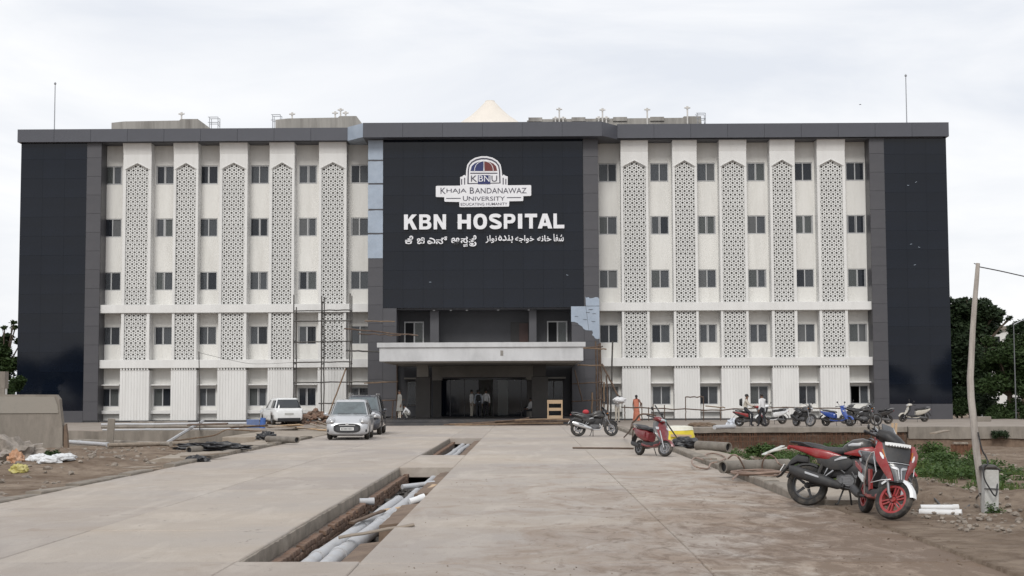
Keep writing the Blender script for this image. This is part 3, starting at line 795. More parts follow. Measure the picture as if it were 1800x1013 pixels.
hp(MB().b2(.96, 1.6, -.6, -.58, .34, 2.5), 'door_leaf', M_paneg)
hp(MB().b2(-2.9, 3.3, -.13, .1, 2.62, 4.3), 'entrance_fascia', M_loggia)
lit, n_, l_, b_ = new_mat('lit_tube_lamp'); b_.inputs['Emission Color'].default_value = (1, 1, 1, 1); b_.inputs['Emission Strength'].default_value = .8
tag(MB().b2(1.0, 1.8, -2.0, -1.94, 2.78, 2.83).build('tube_lamp', lit, None, (XC, F, 0)), 'lit white tube lamp under the canopy above the entrance doors', 'lamp')
for x in (-1.75, -.45, 2.0): hp(MB().ell((x, -.4, 2.52), (.04, .04, .04), 8, 6), 'spot_lamp', M_frame)
# entrance steps
hp(MB().b2(-5.45, 7.1, -13.3, CY - .05, -.6, .15, bev=.01), 'step', M_plinth)
hp(MB().b2(-5.43, 7.08, -12.9, 6, .152, .30, bev=.01), 'step', M_plinth)

# ---- roof furniture
M_roofc = PM('stained_roof_concrete', (.33, .315, .29), .9, .16, .9, .2, 10, dirt=(.13, .12, .11), damt=.8, dsc=1.1, sc3=(1.6, 1, .12))
def upstand(x0, x1, z, y, slope):
    K = lambda q: 1.7 + (q - 1.7) * (F + y) / (F - .95)
    pts = [(x0, 18.0), (x0, K(z - .12)), (x0 + .8, K(z - .04)), (x1 - slope - 1.2, K(z)), (x1 - slope - 1.1, K(z + .09)), (x1 - slope, K(z + .09)), (x1, K(18.3))]
    hp(MB().prism(pts, 'y', y, y + 5), 'roof_upstand', M_roofc)
upstand(-24.1, -17.6, 18.85, 2.2, .9); upstand(-13.45, -7.6, 18.98, 2.2, .6); upstand(2.85, 14.2, 18.84, 2.6, .05)
for x in (3.4, 6.2, 8.9, 11.3): hp(MB().b2(x - .45, x + .45, 2.5, 3.4, 19.3, 19.56), 'roof_block', M_roofc)
def vent(x, z0, z1, arms=False):
    z1 = 1.7 + (z1 - 1.7) * 1.022
    mb = MB(); mb.cyl((x, 2.4, z0), (x, 2.4, z1), .05, seg=8); mb.cyl((x - .19, 2.4, z1), (x + .19, 2.4, z1), .05, seg=8); mb.cyl((x, 2.4, z1 - .1), (x, 2.4, z1 + .1), .07, seg=8)
    hp(mb, 'vent_pipe', M_pipev)
for x, z in ((-19.6, 19.4), (-12.4, 19.35), (-9.6, 19.4), (-9.25, 19.6), (-8.92, 19.4), (4.95, 19.55), (7.75, 19.5), (10.65, 19.5), (13.25, 19.6)): vent(x, 18.2, z + .12)
for x in (4.7, 5.2, 7.5, 8.0): vent(x, 18.2, 19.1)
def rails(x, w, z):
    z = 1.7 + (z - 1.7) * 1.03
    mb = MB()
    for yy in (2.3, 2.9):
        for a in (x, x + w): mb.cyl((a, yy, 18.2), (a, yy, z), .022, seg=6)
        for zz in (z, z - .35): mb.cyl((x - .1, yy, zz), (x + w, yy, zz), .022, seg=6)
    for zz in (18.9, 19.15, 19.4): mb.cyl((x + w, 2.3, zz), (x + w, 2.9, zz), .018, seg=6)
    hp(mb, 'roof_ladder', M_steel)
rails(-17.75, .55, 19.15); rails(-13.65, .5, 19.28); rails(13.9, .5, 19.22)
hp(MB().lathe([(.45, 18), (.42, 18.65), (.2, 18.72), (0, 18.73)], Matrix.Translation((16.9, 3, 0)), 14), 'roof_vent', M_tent)
# tensile cone
mb = MB(); pr = [(3.2, 17.2), (2.6, 17.75), (1.9, 18.32), (1.25, 18.85), (.78, 19.35), (.45, 19.75), (.30, 19.93), (.29, 20.0), (0, 20.01)]
mb.lathe([(r_ * 1.17, z_) for r_, z_ in pr], Matrix.Translation((.2, 14, 0)), 16)
tag(mb.build('tensile_canopy', M_tent, None, (XC, F - 1, 2.75), ang=25), 'cream conical tensile fabric peak rising behind the centre parapet', 'canopy')
for i, (px, yt, yb) in enumerate(((95.5, 144, 228), (1594, 130, 214))):
    a = W(px, yb + 4, F + .6); b = W(px - 1.5 * i, yt, F + .6); h = b.z - a.z
    t = thing('lightning_rod', ('thin lightning rod on the left end of the roof', 'thin lightning rod on the right end of the roof')[i], 'lightning rod', a)
    MB().cyl((0, 0, -.2), (0, 0, h * .93), .035, .03, 8).build('mast', M_steel, t)
    MB().lathe([(.0, h * .93), (.07, h * .95), (.08, h * .97), (.0, h)], None, 8).build('finial', M_steel, t)

# ------------------------------------------------------------------ signs
M_sign = PM('white_sign_face', (.74, .74, .76), .35, .03, 2)
M_signside = PM('sign_edge', (.45, .45, .47), .4, .05, 2)
M_ink = PM('dark_sign_print', (.055, .05, .075), .5, .1, 4)
M_blue = PM('navy_sign_print', (.015, .022, .11), .5, .1, 4)
M_red = PM('maroon_sign_print', (.13, .02, .02), .5, .1, 4)
def glyph(s_, off=0.):
    c = bpy.data.curves.new('glyph', 'FONT'); c.body = s_; c.size = 1; c.offset = off; c.resolution_u = 3; c.extrude = .5
    o = bpy.data.objects.new('glyph', c); COL.objects.link(o)
    me = bpy.data.meshes.new_from_object(o.evaluated_get(bpy.context.evaluated_depsgraph_get())); COL.objects.unlink(o); bpy.data.objects.remove(o)
    return me
def bb(me):
    xs = [v.co.x for v in me.vertices]; ys = [v.co.y for v in me.vertices]; return min(xs), max(xs), min(ys), max(ys)
def put_text(me, x0, x1, z0, z1, y, th, mat, parent, name='letter'):
    """fit a glyph mesh to the rectangle on the facade; th thickness towards the viewer"""
    a, b, c, d = bb(me)
    for v in me.vertices:
        X = x0 + (v.co.x - a) / (b - a) * (x1 - x0); Z = z0 + (v.co.y - c) / (d - c) * (z1 - z0); v.co = (X, y + (-th if v.co.z > 0 else 0), Z)
    me.materials.clear(); me.materials.append(mat)
    return link(name, me, parent)
SY = CY - .0
def ring_pts(cx, cy, rx, ry, a0, a1, n=14, e=2.35):
    out = []
    for i in range(n + 1):
        a = math.radians(a0 + (a1 - a0) * i / n); c, q = math.cos(a), math.sin(a)
        out.append((cx + rx * math.copysign(abs(c) ** (2 / e), c), cy + ry * math.copysign(abs(q) ** (2 / e), q)))
    return out
def stroke(pts, w):
    L_, R_ = [], []
    for i, p in enumerate(pts):
        a, c = pts[max(i - 1, 0)], pts[min(i + 1, len(pts) - 1)]; dx, dy = c[0] - a[0], c[1] - a[1]; m = math.hypot(dx, dy)
        L_.append((p[0] - dy / m * w / 2, p[1] + dx / m * w / 2)); R_.append((p[0] + dy / m * w / 2, p[1] - dx / m * w / 2))
    return L_ + R_[::-1]
HEAVY = {
    'K': [[(0, 0), (.29, 0), (.29, .33), (.40, .45), (.66, 0), (1, 0), (.60, .66), (.97, 1), (.60, 1), (.29, .66), (.29, 1), (0, 1)]],
    'B': [[(0, 0)] + ring_pts(.55, .28, .45, .28, -90, 60) + ring_pts(.53, .755, .40, .245, -40, 90) + [(0, 1)], [(.29, .19)] + ring_pts(.50, .305, .19, .115, -90, 90) + [(.29, .42)], [(.29, .61)] + ring_pts(.48, .71, .17, .1, -90, 90) + [(.29, .81)]],
    'N': [[(0, 0), (.28, 0), (.28, .58), (.70, 0), (1, 0), (1, 1), (.72, 1), (.72, .43), (.30, 1), (0, 1)]],
    'H': [[(0, 0), (.30, 0), (.30, .38), (.70, .38), (.70, 0), (1, 0), (1, 1), (.70, 1), (.70, .62), (.30, .62), (.30, 1), (0, 1)]],
    'O': [ring_pts(.5, .5, .5, .5, 0, 352, 40), ring_pts(.5, .5, .215, .285, 0, 352, 32)],
    'S': [stroke(ring_pts(.5, .73, .37, .16, 15, 90, 8) + ring_pts(.5, .73, .37, .16, 100, 250, 12)[:-1] + [(.5, .51)] + ring_pts(.5, .27, .37, .16, 70, -80, 12)[1:] + ring_pts(.5, .27, .37, .16, -90, -168, 8), .235)],
    'P': [[(0, 0), (.30, 0), (.30, .36)] + ring_pts(.55, .68, .45, .32, -90, 90) + [(0, 1)], [(.30, .57)] + ring_pts(.50, .69, .19, .12, -90, 90) + [(.30, .81)]],
    'I': [[(0, 0), (1, 0), (1, 1), (0, 1)]],
    'T': [[(.35, 0), (.65, 0), (.65, .76), (1, .76), (1, 1), (0, 1), (0, .76), (.35, .76)]],
    'A': [[(0, 0), (.29, 0), (.345, .17), (.655, .17), (.71, 0), (1, 0), (.66, 1), (.34, 1)], [(.415, .38), (.585, .38), (.5, .70)]],
    'L': [[(0, 0), (1, 0), (1, .24), (.32, .24), (.32, 1), (0, 1)]]}
def heavy(ch):
    cu = bpy.data.curves.new('heavy', 'CURVE'); cu.dimensions = '2D'; cu.fill_mode = 'BOTH'; cu.extrude = .5
    for pts in HEAVY[ch]:
        s_ = cu.splines.new('POLY'); s_.points.add(len(pts) - 1); s_.use_cyclic_u = True
        for q, (x, z) in zip(s_.points, pts): q.co = (x, z, 0, 1)
    o = bpy.data.objects.new('heavy', cu); COL.objects.link(o)
    me = bpy.data.meshes.new_from_object(o.evaluated_get(bpy.context.evaluated_depsgraph_get())); COL.objects.unlink(o); bpy.data.objects.remove(o)
    return me
hs = thing('hospital_sign', 'large white raised capital letters reading KBN HOSPITAL on the black glass', 'sign', (XC, F + SY, 0))
LT = [('K', 115, 245), ('B', 265, 385), ('N', 408, 530), ('H', 645, 775), ('O', 800, 935), ('S', 955, 1080), ('P', 1100, 1215), ('I', 1240, 1283), ('T', 1308, 1430), ('A', 1435, 1580), ('L', 1590, 1698)]
def sgn_xy(cx, cy, sc=5.625, ox=690, oy=365):
    w_ = W(ox + cx / sc, oy + cy / sc, F + SY - .15); return w_.x - XC, w_.z
for ch, a, b in LT:
    t_ = (a + b) / 2; top = 72 - 10 * (t_ - 115) / 1583; bot = 220 - 13 * (t_ - 115) / 1583
    if ch in 'OS': top -= 3; bot += 3
    x0, z1 = sgn_xy(a, top); x1, z0 = sgn_xy(b, bot)
    put_text(heavy(ch), x0, x1, z0, z1, -.06, .22, M_sign, hs)
for k in range(4): MB().box((-4.5 + k * 3, .0, 12.3), (.06, .14, .06)).build('standoff', M_steel, hs)
# Kannada line
ks = thing('kannada_sign', 'white raised Kannada lettering below the left half of the capital letters', 'sign', (XC, F + SY, 0))
KL = [('\u0c95', 125, 195, 305, 362), ('\u0cc6', 150, 205, 280, 318), ('\u0cac', 242, 318, 305, 362), ('\u0cbf', 275, 318, 296, 330), ('\u0c8e', 345, 425, 300, 362), ('\u0ca8', 430, 500, 300, 362), ('\u0ccd', 495, 542, 288, 325),
      ('\u0c86', 580, 662, 300, 362), ('\u0cb8', 675, 745, 288, 352), ('\u0caa', 700, 742, 355, 390), ('\u0ca4', 755, 815, 300, 355), ('\u0cc6', 785, 830, 275, 318), ('\u0cc3', 760, 830, 340, 385)]
for ch, a, b, t_, u_ in KL:
    x0, z1 = sgn_xy(a, t_); x1, z0 = sgn_xy(b, u_)
    put_text(glyph(ch, .018), x0, x1, z0, z1, -.06, .16, M_sign, ks)
us = thing('urdu_sign', 'white raised Urdu lettering below the right half of the capital letters', 'sign', (XC, F + SY, 0))
UW = ['\ufeb7\ufed4\ufe8e', '\ufea7\ufe8e\ufee7\ufeea', '\ufea7\ufeee\ufe8d\ufe9f\ufeea', '\ufe91\ufee8\ufeaa\ufee9', '\ufee7\ufeee\ufe8d\ufeaf']
UX = [(1592, 1692, 262, 335), (1430, 1570, 275, 335), (1213, 1400, 275, 352), (1045, 1192, 275, 350), (920, 1032, 275, 352)]
for w_, (a, b, t_, u_) in zip(UW, UX):
    vis = w_[::-1]; adv = [0]
    for i in range(1, len(vis) + 1): adv.append(bb(glyph(vis[:i] + '|'))[1] - bb(glyph('|'))[1])
    parts = []
    for i, ch in enumerate(vis):
        me = glyph(ch, .016)
        for v in me.vertices: v.co.x += adv[i]
        parts.append(me)
    B = [bb(m_) for m_ in parts]; A0, A1, C0, C1 = min(q[0] for q in B), max(q[1] for q in B), min(q[2] for q in B), max(q[3] for q in B)
    x0, z1 = sgn_xy(a, t_); x1, z0 = sgn_xy(b, u_)
    for m_, q in zip(parts, B):
        f = lambda X: x0 + (X - A0) / (A1 - A0) * (x1 - x0); g = lambda Z: z0 + (Z - C0) / (C1 - C0) * (z1 - z0)
        put_text(m_, f(q[0]), f(q[1]), g(q[2]), g(q[3]), -.06, .16, M_sign, us)
# university emblem board; pixel measures on a 10x enlargement of the photograph
es = thing('university_sign', 'white shaped emblem board with dome arch and KHAJA BANDANAWAZ UNIVERSITY lettering', 'sign', (XC, F + SY, 0))
E = lambda cx, cy: sgn_xy(cx, cy, 10., 760, 270)
def epoly(pts, y0, y1, name, mat): return MB().prism([E(*p) for p in pts], 'y', y0, y1).build(name, mat, es)
def arch_line(cx, hw, ytop, yspr, n=9):
    out = []
    for i in range(n + 1):
        a = math.pi * (1 - i / n); k = 1 + .0 * abs(math.cos(a)); out.append((cx + hw * math.cos(a), yspr - (yspr - ytop) * (math.sin(a) ** .86)))
    return out
epoly([(62, 585), (75, 572), (1725, 558), (1738, 570), (1738, 735), (1725, 748), (1600, 752), (1597, 830), (1585, 838), (1352, 842), (1348, 925), (1336, 935), (490, 945), (477, 935), (475, 855), (225, 850), (212, 838), (210, 770), (75, 768), (62, 755)], -.22, -.05, 'sign_board', M_sign)
epoly([(490, 568), (490, 415), (530, 405), (545, 385), (575, 380), (590, 400)] + arch_line(907, 312, 48, 300) + [(1228, 395), (1255, 372), (1285, 395), (1325, 405), (1325, 562)], -.20, -.05, 'arch_board', M_sign)
epoly([(615, 540)] + arch_line(907, 285, 78, 300) + [(1200, 528)], -.215, -.201, 'arch_ring', M_ink)
epoly([(640, 525)] + arch_line(907, 262, 108, 300) + [(1178, 515)], -.228, -.216, 'arch_field', M_sign)
epoly([(668, 312)] + arch_line(907, 232, 138, 300, 8)[:5] + [(895, 312)], -.24, -.229, 'dome_half', M_blue)
epoly([(920, 312)] + arch_line(907, 232, 138, 300, 8)[4:] + [(1145, 310)], -.24, -.229, 'dome_half', M_red)
MB().tube([(x, -.245, z) for x, z in (E(*p) for p in arch_line(907, 165, 138, 315, 12))], .022, 6).build('dome_rib', M_sign, es)
MB().tube([(x, -.245, z) for x, z in (E(*p) for p in ((907, 135), (907, 315)))], .022, 6).build('dome_rib', M_sign, es)
epoly([(668, 342), (1145, 342), (1145, 360), (668, 360)], -.24, -.229, 'rule', M_ink)
epoly([(800, 385), (1020, 385), (1020, 540), (800, 540)], -.24, -.229, 'monogram_field', M_blue)
for ch, a, b, mt in (('K', 680, 785, M_ink), ('B', 815, 895, M_sign), ('N', 910, 1005, M_sign), ('U', 1040, 1140, M_ink)):
    x0, z1 = E(a, 392); x1, z0 = E(b, 498); put_text(glyph(ch), x0, x1, z0, z1, -.241, .012, mt, es)
for a in (515, 568, 1245, 1292): epoly([(a - 9, 450 - (20 if 540 < a < 1270 else 0)), (a + 9, 450 - (20 if 540 < a < 1270 else 0)), (a + 9, 548), (a - 9, 548)], -.215, -.201, 'colonnade_slot', M_ink)
def eline(words, y_, th=.012, mat=M_ink):
    for w_, a, b, t_, u_ in words:
        x0, z1 = E(a, t_); x1, z0 = E(b, u_); put_text(glyph(w_, .002), x0, x1, z0, z1, y_, th, mat, es, 'lettering')
eline([('K', 145, 235, 605, 712), ('HAJA', 250, 600, 622, 712), ('B', 660, 735, 600, 708), ('ANDANAWAZ', 750, 1655, 612, 702), ('U', 538, 625, 752, 835), ('NIVERSITY', 640, 1275, 762, 832), ('EDUCATING', 500, 915, 872, 918), ('HUMANITY', 945, 1318, 868, 912)], -.221)
for a, b, z_ in ((245, 500, 792), (1310, 1560, 778)): epoly([(a, z_ - 6), (b, z_ - 8), (b, z_ + 6), (a, z_ + 8)], -.232, -.221, 'rule', M_ink)
# ------------------------------------------------------------------ vehicles
def paint(name, c, rough=.3, coat=.6, metal=0., dust=.25):
    return PM(name, c, rough, .05, 4, 0, metal=metal, coat=coat, dirt=(.30, .26, .215), damt=dust, dsc=6)
V_red = paint('red_bike_paint', (.25, .010, .012), .35, .35); V_dred = paint('deep_red_bike_paint', (.16, .010, .015), .35, .35); V_blk = paint('black_bike_paint', (.016, .016, .018), .35, .3)
V_plas = PM('black_plastic', (.022, .022, .024), .55, .15, 6, .1, 40, dirt=(.12, .10, .08), damt=.3, dsc=5)
V_seat = PM('black_seat_vinyl', (.022, .022, .025), .5, .1, 8, .2, 60, dirt=(.16, .14, .12), damt=.2, dsc=4)
V_tyre = PM('tyre_rubber', (.024, .023, .022), .8, .15, 8, .3, 60, dirt=(.20, .165, .13), damt=.55, dsc=7)
V_redrim = paint('red_rim_paint', (.30, .018, .02), .4, .2)
V_alloy = PM('grey_alloy', (.22, .22, .23), .4, .15, 8, metal=.6, dirt=(.16, .14, .11), damt=.35, dsc=8)
V_blkrim = PM('black_rim_paint', (.02, .02, .022), .4, .1, 6)
V_chr = PM('bright_steel', (.62, .62, .62), .28, .05, 6, metal=.85)
V_silv = PM('silver_grey_panel', (.42, .43, .45), .4, .06, 5, metal=.2, dirt=(.3, .26, .22), damt=.3, dsc=6)
V_wht = paint('white_paint', (.72, .73, .74), .35, .4); V_blue = paint('blue_bike_paint', (.02, .065, .30)); V_cream = paint('cream_bike_paint', (.52, .49, .43))
V_grey = paint('dark_grey_bike_paint', (.05, .052, .058)); V_eng = PM('engine_alloy', (.12, .12, .125), .5, .2, 12, .4, 40, metal=.5, dirt=(.08, .07, .055), damt=.5, dsc=9)
V_lens = PM('clear_lamp_lens', (.42, .43, .45), .08, .1, 20, coat=1); V_amber = PM('amber_lens', (.45, .15, .02), .2, .1, 9); V_tail = PM('red_lens', (.25, .01, .01), .15, .1, 9)
V_plate = PM('white_number_plate', (.66, .66, .65), .5, .04, 6); V_scr = PM('smoked_screen', (.03, .033, .038), .06, .1, 4, coat=1)
V_film = PM('teal_sticker', (.10, .36, .38), .4, .1, 4)
RX90 = Matrix.Rotation(math.pi / 2, 4, 'X')
def setm(o, M): o.matrix_basis = M; return o

def wheel(parent, M, Rr, w, rim, rmat, spokes=5, disc=True, style='alloy', name='wheel', tmat=None, seg=28):
    """tyre > rim > ... ; M places the hub, axle along local y"""
    mb = MB(); pr = [(rim, -w * .36), (rim + (Rr - rim) * .45, -w * .5), (Rr - w * .16, -w * .43), (Rr - w * .03, -w * .22), (Rr, 0), (Rr - w * .03, w * .22), (Rr - w * .16, w * .43), (rim + (Rr - rim) * .45, w * .5), (rim, w * .36), (rim - .004, 0)]
    mb.lathe(pr, RX90, seg, closed=True)
    t = mb.build(name, tmat or V_tyre, parent, ang=40); t.matrix_basis = M
    mb = MB(); mb.lathe([(rim + .004, -w * .37), (rim - .012, -w * .40), (rim - .03, -w * .34), (rim - .028, w * .34), (rim - .012, w * .40), (rim + .004, w * .37)], RX90, seg, closed=True)
    hub = rim * .22
    mb.lathe([(0, -w * .42), (hub * .8, -w * .42), (hub, -w * .3), (hub, w * .3), (hub * .8, w * .42), (0, w * .42)], RX90, 14)
    for k in range(spokes):
        a = 2 * math.pi * k / spokes; 
        if style == 'wire':
            for sgn in (-1, 1):
                for q in (0, 1):
                    b = a + sgn * (.35 + .2 * q); mb.cyl((hub * math.cos(a), sgn * w * .25, hub * math.sin(a)), ((rim - .02) * math.cos(b), 0, (rim - .02) * math.sin(b)), .0035, seg=4)
        else:
            for s2 in ((-1, 1) if style == 'twin' else (0,)):
                b = a + s2 * math.pi / spokes * .42; c = a + s2 * math.pi / spokes * .75; u = Vector((math.cos(b), 0, math.sin(b))); u2 = Vector((math.cos(c), 0, math.sin(c))); v = Vector((-math.sin(b), 0, math.cos(b)))
                ww = rim * (.05 if style == 'twin' else .085)
                rs_ = []
                for f_, wd in ((.18, 1.35), (.55, .9), (1.0, 1.25)):
                    d_ = (u * (1 - f_) + u2 * f_).normalized(); p = d_ * (hub * .6 + (rim - .022 - hub * .6) * f_)
                    rs_.append([p + v * ww * wd + Vector((0, -w * .24, 0)), p - v * ww * wd + Vector((0, -w * .24, 0)), p - v * ww * wd * .7 + Vector((0, w * .24, 0)), p + v * ww * wd * .7 + Vector((0, w * .24, 0))])
                mb.rings(rs_)
    mb.build('rim', rmat, t)
    if disc: MB().lathe([(rim * .36, w * .44), (rim * .66, w * .44), (rim * .66, w * .48), (rim * .36, w * .48)], RX90, 20, closed=True).build('brake_disc', V_alloy, t)
    return t
def bar(mb, pts, r, seg=8): mb.tube(pts, r, seg); return mb
def steer_matrix(head, rake, ang):
    ax = Vector((-math.sin(rake), 0, math.cos(rake))); return Matrix.Translation(head) @ Matrix.Rotation(ang, 4, ax) @ Matrix.Translation(-Vector(head))

def surf_panel(name, fn, rows, mat, parent, M=None, off=.012, th=.02, nu=6):
    """panel lying on surface fn(u, v): rows are (v, u0, u1)"""
    mb = MB(); N = len(rows)
    def pt(u, v, o):
        p = Vector(fn(u, v)); e = .01
        n_ = (Vector(fn(u + e, v)) - p).cross(Vector(fn(u, v + e)) - p)
        n_ = n_.normalized() if n_.length > 1e-12 else Vector((1, 0, 0))
        if n_.x < 0: n_ = -n_
        return p + n_ * o
    rings = []
    for v, a, b in rows:
        us = [a + (b - a) * i / nu for i in range(nu + 1)]
        rings.append([pt(u, v, off) for u in us] + [pt(u, v, off - th) for u in us[::-1]])
    mb.rings(rings); o = mb.build(name, mat, parent, ang=30)
    if M is not None: o.matrix_basis = M
    return o

def scooter(label, cols, loc, yaw, lean=-7, steer=20, group=None, sport=False, rims=None, detail=True, mirrors=True, guard=False, seatmat=None, wheel_r=.25, fender=None):
    """cols: main, second, apron panels. +x forward"""
    main, second, third = cols
    t = thing('scooter', label, 'scooter', loc, (R(lean), 0, yaw), group)
    wb = 1.26; fx, rx = .66, -.60; Rr = wheel_r; rims = rims or V_blkrim
    S = steer_matrix((.46, 0, .8), R(24), R(steer))
    I = Matrix.Identity(4)
    wheel(t, S @ Matrix.Translation((fx, 0, Rr)), Rr, .105, Rr * (.72 if sport else .66), rims, 6, not sport, 'twin' if detail else 'alloy')
    wheel(t, Matrix.Translation((rx, 0, Rr * .97)), Rr * .97, .11, Rr * .62, rims if detail else V_blkrim, 5, False)
    # fork and front mudguard (steered)
    mb = MB()
    for s_ in (-1, 1): bar(mb, [(.43, s_ * .085, .66), (.60, s_ * .085, .33), (fx, s_ * .085, Rr)], .021)
    setm(mb.build('fork', V_alloy, t), S)
    mb = MB(); rr = []
    for k in range(11):
        a = R(18 + 128 * k / 10); r0 = Rr + .028; cx, cz = fx + math.cos(a) * r0, Rr + math.sin(a) * r0; w_ = .072 * (1 - .25 * abs(k / 10 - .45))
        n_ = Vector((math.cos(a), 0, math.sin(a))); p = Vector((cx, 0, cz))
        rr.append([p + Vector((0, -w_, 0)) - n_ * .035, p + Vector((0, -w_ * .75, 0)) + n_ * .004, p + n_ * .014, p + Vector((0, w_ * .75, 0)) + n_ * .004, p + Vector((0, w_, 0)) - n_ * .035, p + Vector((0, w_ * .7, 0)) - n_ * .006, p - n_ * .0, p + Vector((0, -w_ * .7, 0)) - n_ * .006])
    mb.rings(rr); setm(mb.build('front_mudguard', fender or main, t), S)
    # apron (leg shield): front surface A(u, v)
    def hw(v): return .115 + .115 * sm(0, .55, v) - .04 * sm(.7, 1, v)
    def A(u, v):
        if sport: return (.62 - .22 * v + .13 * (1 - u * u) * (1 - .35 * v), u * (.115 + .155 * sm(.0, .7, v) - .03 * sm(.8, 1, v)), .50 + .49 * v)
        return (.56 - .26 * v + .10 * (1 - u * u) * (1 - .35 * v) - .03 * math.sin(v * 3.1), u * hw(v), .36 + .56 * v)
    if sport:
        MB().sect([(.30, 0, .42, .14, .10, 3), (.42, 0, .50, .13, .16, 3), (.52, 0, .58, .11, .12, 3)], 16).build('lower_shield', V_plas, t)
    mb = MB(); rg = []
    for k in range(10):
        v = k / 9; us = [-1 + 2 * i / 8 for i in range(9)]
        fr = [Vector(A(u, v)) for u in us]; rg.append(fr + [p + Vector((-.10 * (1 - .45 * abs(u)), 0, 0)) for p, u in zip(fr[::-1], us[::-1])])
    mb.rings(rg); mb.build('leg_shield', second, t)
    if sport:
        for s_ in (-1, 1):
            surf_panel('apron_side_panel', A, [(.02, s_ * .55, s_ * .85), (.2, s_ * .56, s_ * 1.02), (.5, s_ * .58, s_ * 1.06), (.75, s_ * .66, s_ * 1.06), (.98, s_ * .80, s_ * 1.0)], third, t, None, .022, .04)
            surf_panel('lamp_strip', A, [(.06, s_ * .05, s_ * .12), (.30, s_ * .06, s_ * .13), (.34, s_ * .06, s_ * .46), (.38, s_ * .18, s_ * .5)], V_silv, t, None, .026, .02, 2)
            surf_panel('apron_badge', A, [(.56, s_ * .70, s_ * .76), (.64, s_ * .68, s_ * .82), (.72, s_ * .78, s_ * .84)], V_wht, t, None, .026, .02, 2)
        surf_panel('apron_centre', A, [(.02, -.50, .50), (.2, -.52, .52), (.42, -.54, .54), (.46, -.5, .5)], V_grey, t, None, .014, .02)
        surf_panel('apron_band', A, [(.52, -.54, .54), (.66, -.58, .58), (.9, -.66, .66)], V_plas, t, None, .018, .02)
        surf_panel('chin_line', A, [(.475, -.56, .56), (.49, -.56, .56)], V_silv, t, None, .03, .02)
    else:
        surf_panel('apron_panel', A, [(.10, -.7, .7), (.35, -.8, .8), (.62, -.78, .78), (.8, -.6, .6), (.97, -.4, .4)], third, t, None, .014, .025)
        for s_ in (-1, 1): surf_panel('indicator', A, [(.62, s_ * .55, s_ * .8), (.74, s_ * .5, s_ * .86)], V_lens, t, None, .024, .02, 2)
    # floor, tunnel
    mb = MB(); mb.sect([(-.30, 0, .33, .15, .075, 5), (-.05, 0, .30, .17, .06, 5), (.25, 0, .31, .165, .065, 5), (.47, 0, .38, .12, .09, 4)], 16); mb.build('floorboard', V_plas, t)
    mb = MB(); mb.sect([(-.32, 0, .30, .155, .05, 4), (-.05, 0, .27, .17, .05, 4), (.28, 0, .29, .16, .05, 4), (.5, 0, .36, .11, .06, 4)], 16); mb.build('lower_trim', main if not sport else V_red, t)
    # rear body
    mb = MB(); mb.sect([(-.06, 0, .50, .12, .12, 3), (-.16, 0, .52, .165, .16, 3.4), (-.36, 0, .55, .19, .15, 3), (-.60, 0, .60, .17, .12, 2.8), (-.80, 0, .68, .11, .075, 2.6), (-.92, 0, .73, .05, .03, 2.4)], 20)
    mb.build('rear_body', main, t)
    for s_ in (-1, 1):
        def B(u, v, s_=s_): return (-.14 - .66 * v, s_ * (.172 + .022 * math.sin(v * 3.1) - .075 * v * v), .55 + .15 * v + u * (.10 - .05 * v))
        mb = MB(); rg = []
        for k in range(9):
            v = k / 8; rg.append([Vector(B(-.8, v)), Vector(B(0, v)) + Vector((0, s_ * .014, 0)), Vector(B(.85, v)), Vector(B(.85, v)) - Vector((0, s_ * .03, 0)), Vector(B(-.8, v)) - Vector((0, s_ * .03, 0))])
        mb.rings(rg); mb.build('side_panel', third if not sport else second, t)
        if sport:
            MB().prism([(-.18, .50), (-.44, .56), (-.42, .50), (-.2, .43)], 'y', s_ * .185, s_ * .205).build('side_badge_panel', V_wht, t)
            MB().prism([(.02, .33), (-.12, .62), (-.02, .62), (.10, .36)], 'y', s_ * .14, s_ * .175).build('side_badge_panel', V_red, t)
    mb = MB(); mb.sect([(-.05, 0, .70, .10, .035, 3), (-.15, 0, .725, .145, .05, 3.2), (-.38, 0, .735, .155, .05, 3), (-.46, 0, .77, .15, .055, 3), (-.68, 0, .795, .125, .05, 3), (-.80, 0, .80, .07, .03, 2.5)], 18); mb.build('seat', seatmat or V_seat, t)
    mb = MB(); 
    for s_ in (-1, 1): bar(mb, [(-.58, s_ * .13, .77), (-.76, s_ * .13, .83), (-.90, s_ * .08, .84)], .014)
    bar(mb, [(-.90, -.08, .84), (-.92, 0, .84), (-.90, .08, .84)], .014); mb.build('grab_rail', V_alloy, t)
    MB().box((-.90, 0, .70), (.03, .16, .05), (0, .4, 0), bev=.01).build('tail_light', V_tail, t)
    mb = MB(); mb.sect([(-.80, 0, .56, .08, .012, 4), (-.90, 0, .46, .08, .012, 4), (-.95, 0, .34, .075, .01, 4)], 10); mb.build('rear_mudguard', V_plas, t)
    # engine / cvt, exhaust, shock
    mb = MB(); mb.sect([(-.18, .10, .28, .05, .06, 3), (-.40, .13, .26, .05, .07, 3), (-.62, .13, .25, .05, .065, 2.6), (-.70, .13, .25, .03, .04, 2.4)], 14); mb.cyl((-.3, -.1, .3), (-.3, .1, .3), .09, seg=12); mb.build('engine_case', V_eng, t)
    mb = MB(); bar(mb, [(-.25, -.12, .24), (-.42, -.15, .24)], .02); mb.sect([(-.42, -.15, .25, .04, .045, 2.4), (-.5, -.155, .26, .055, .06, 2.4), (-.74, -.155, .31, .055, .06, 2.4), (-.80, -.155, .32, .03, .035, 2.4)], 12); mb.build('exhaust', V_plas, t)
    mb = MB(); bar(mb, [(-.62, .12, .3), (-.55, .12, .56)], .028); mb.build('rear_shock', V_alloy, t)
    mb = MB(); bar(mb, [(-.12, .12, .26), (-.10, .24, -.01)], .012); setm(mb.build('side_stand', V_plas, t), I)
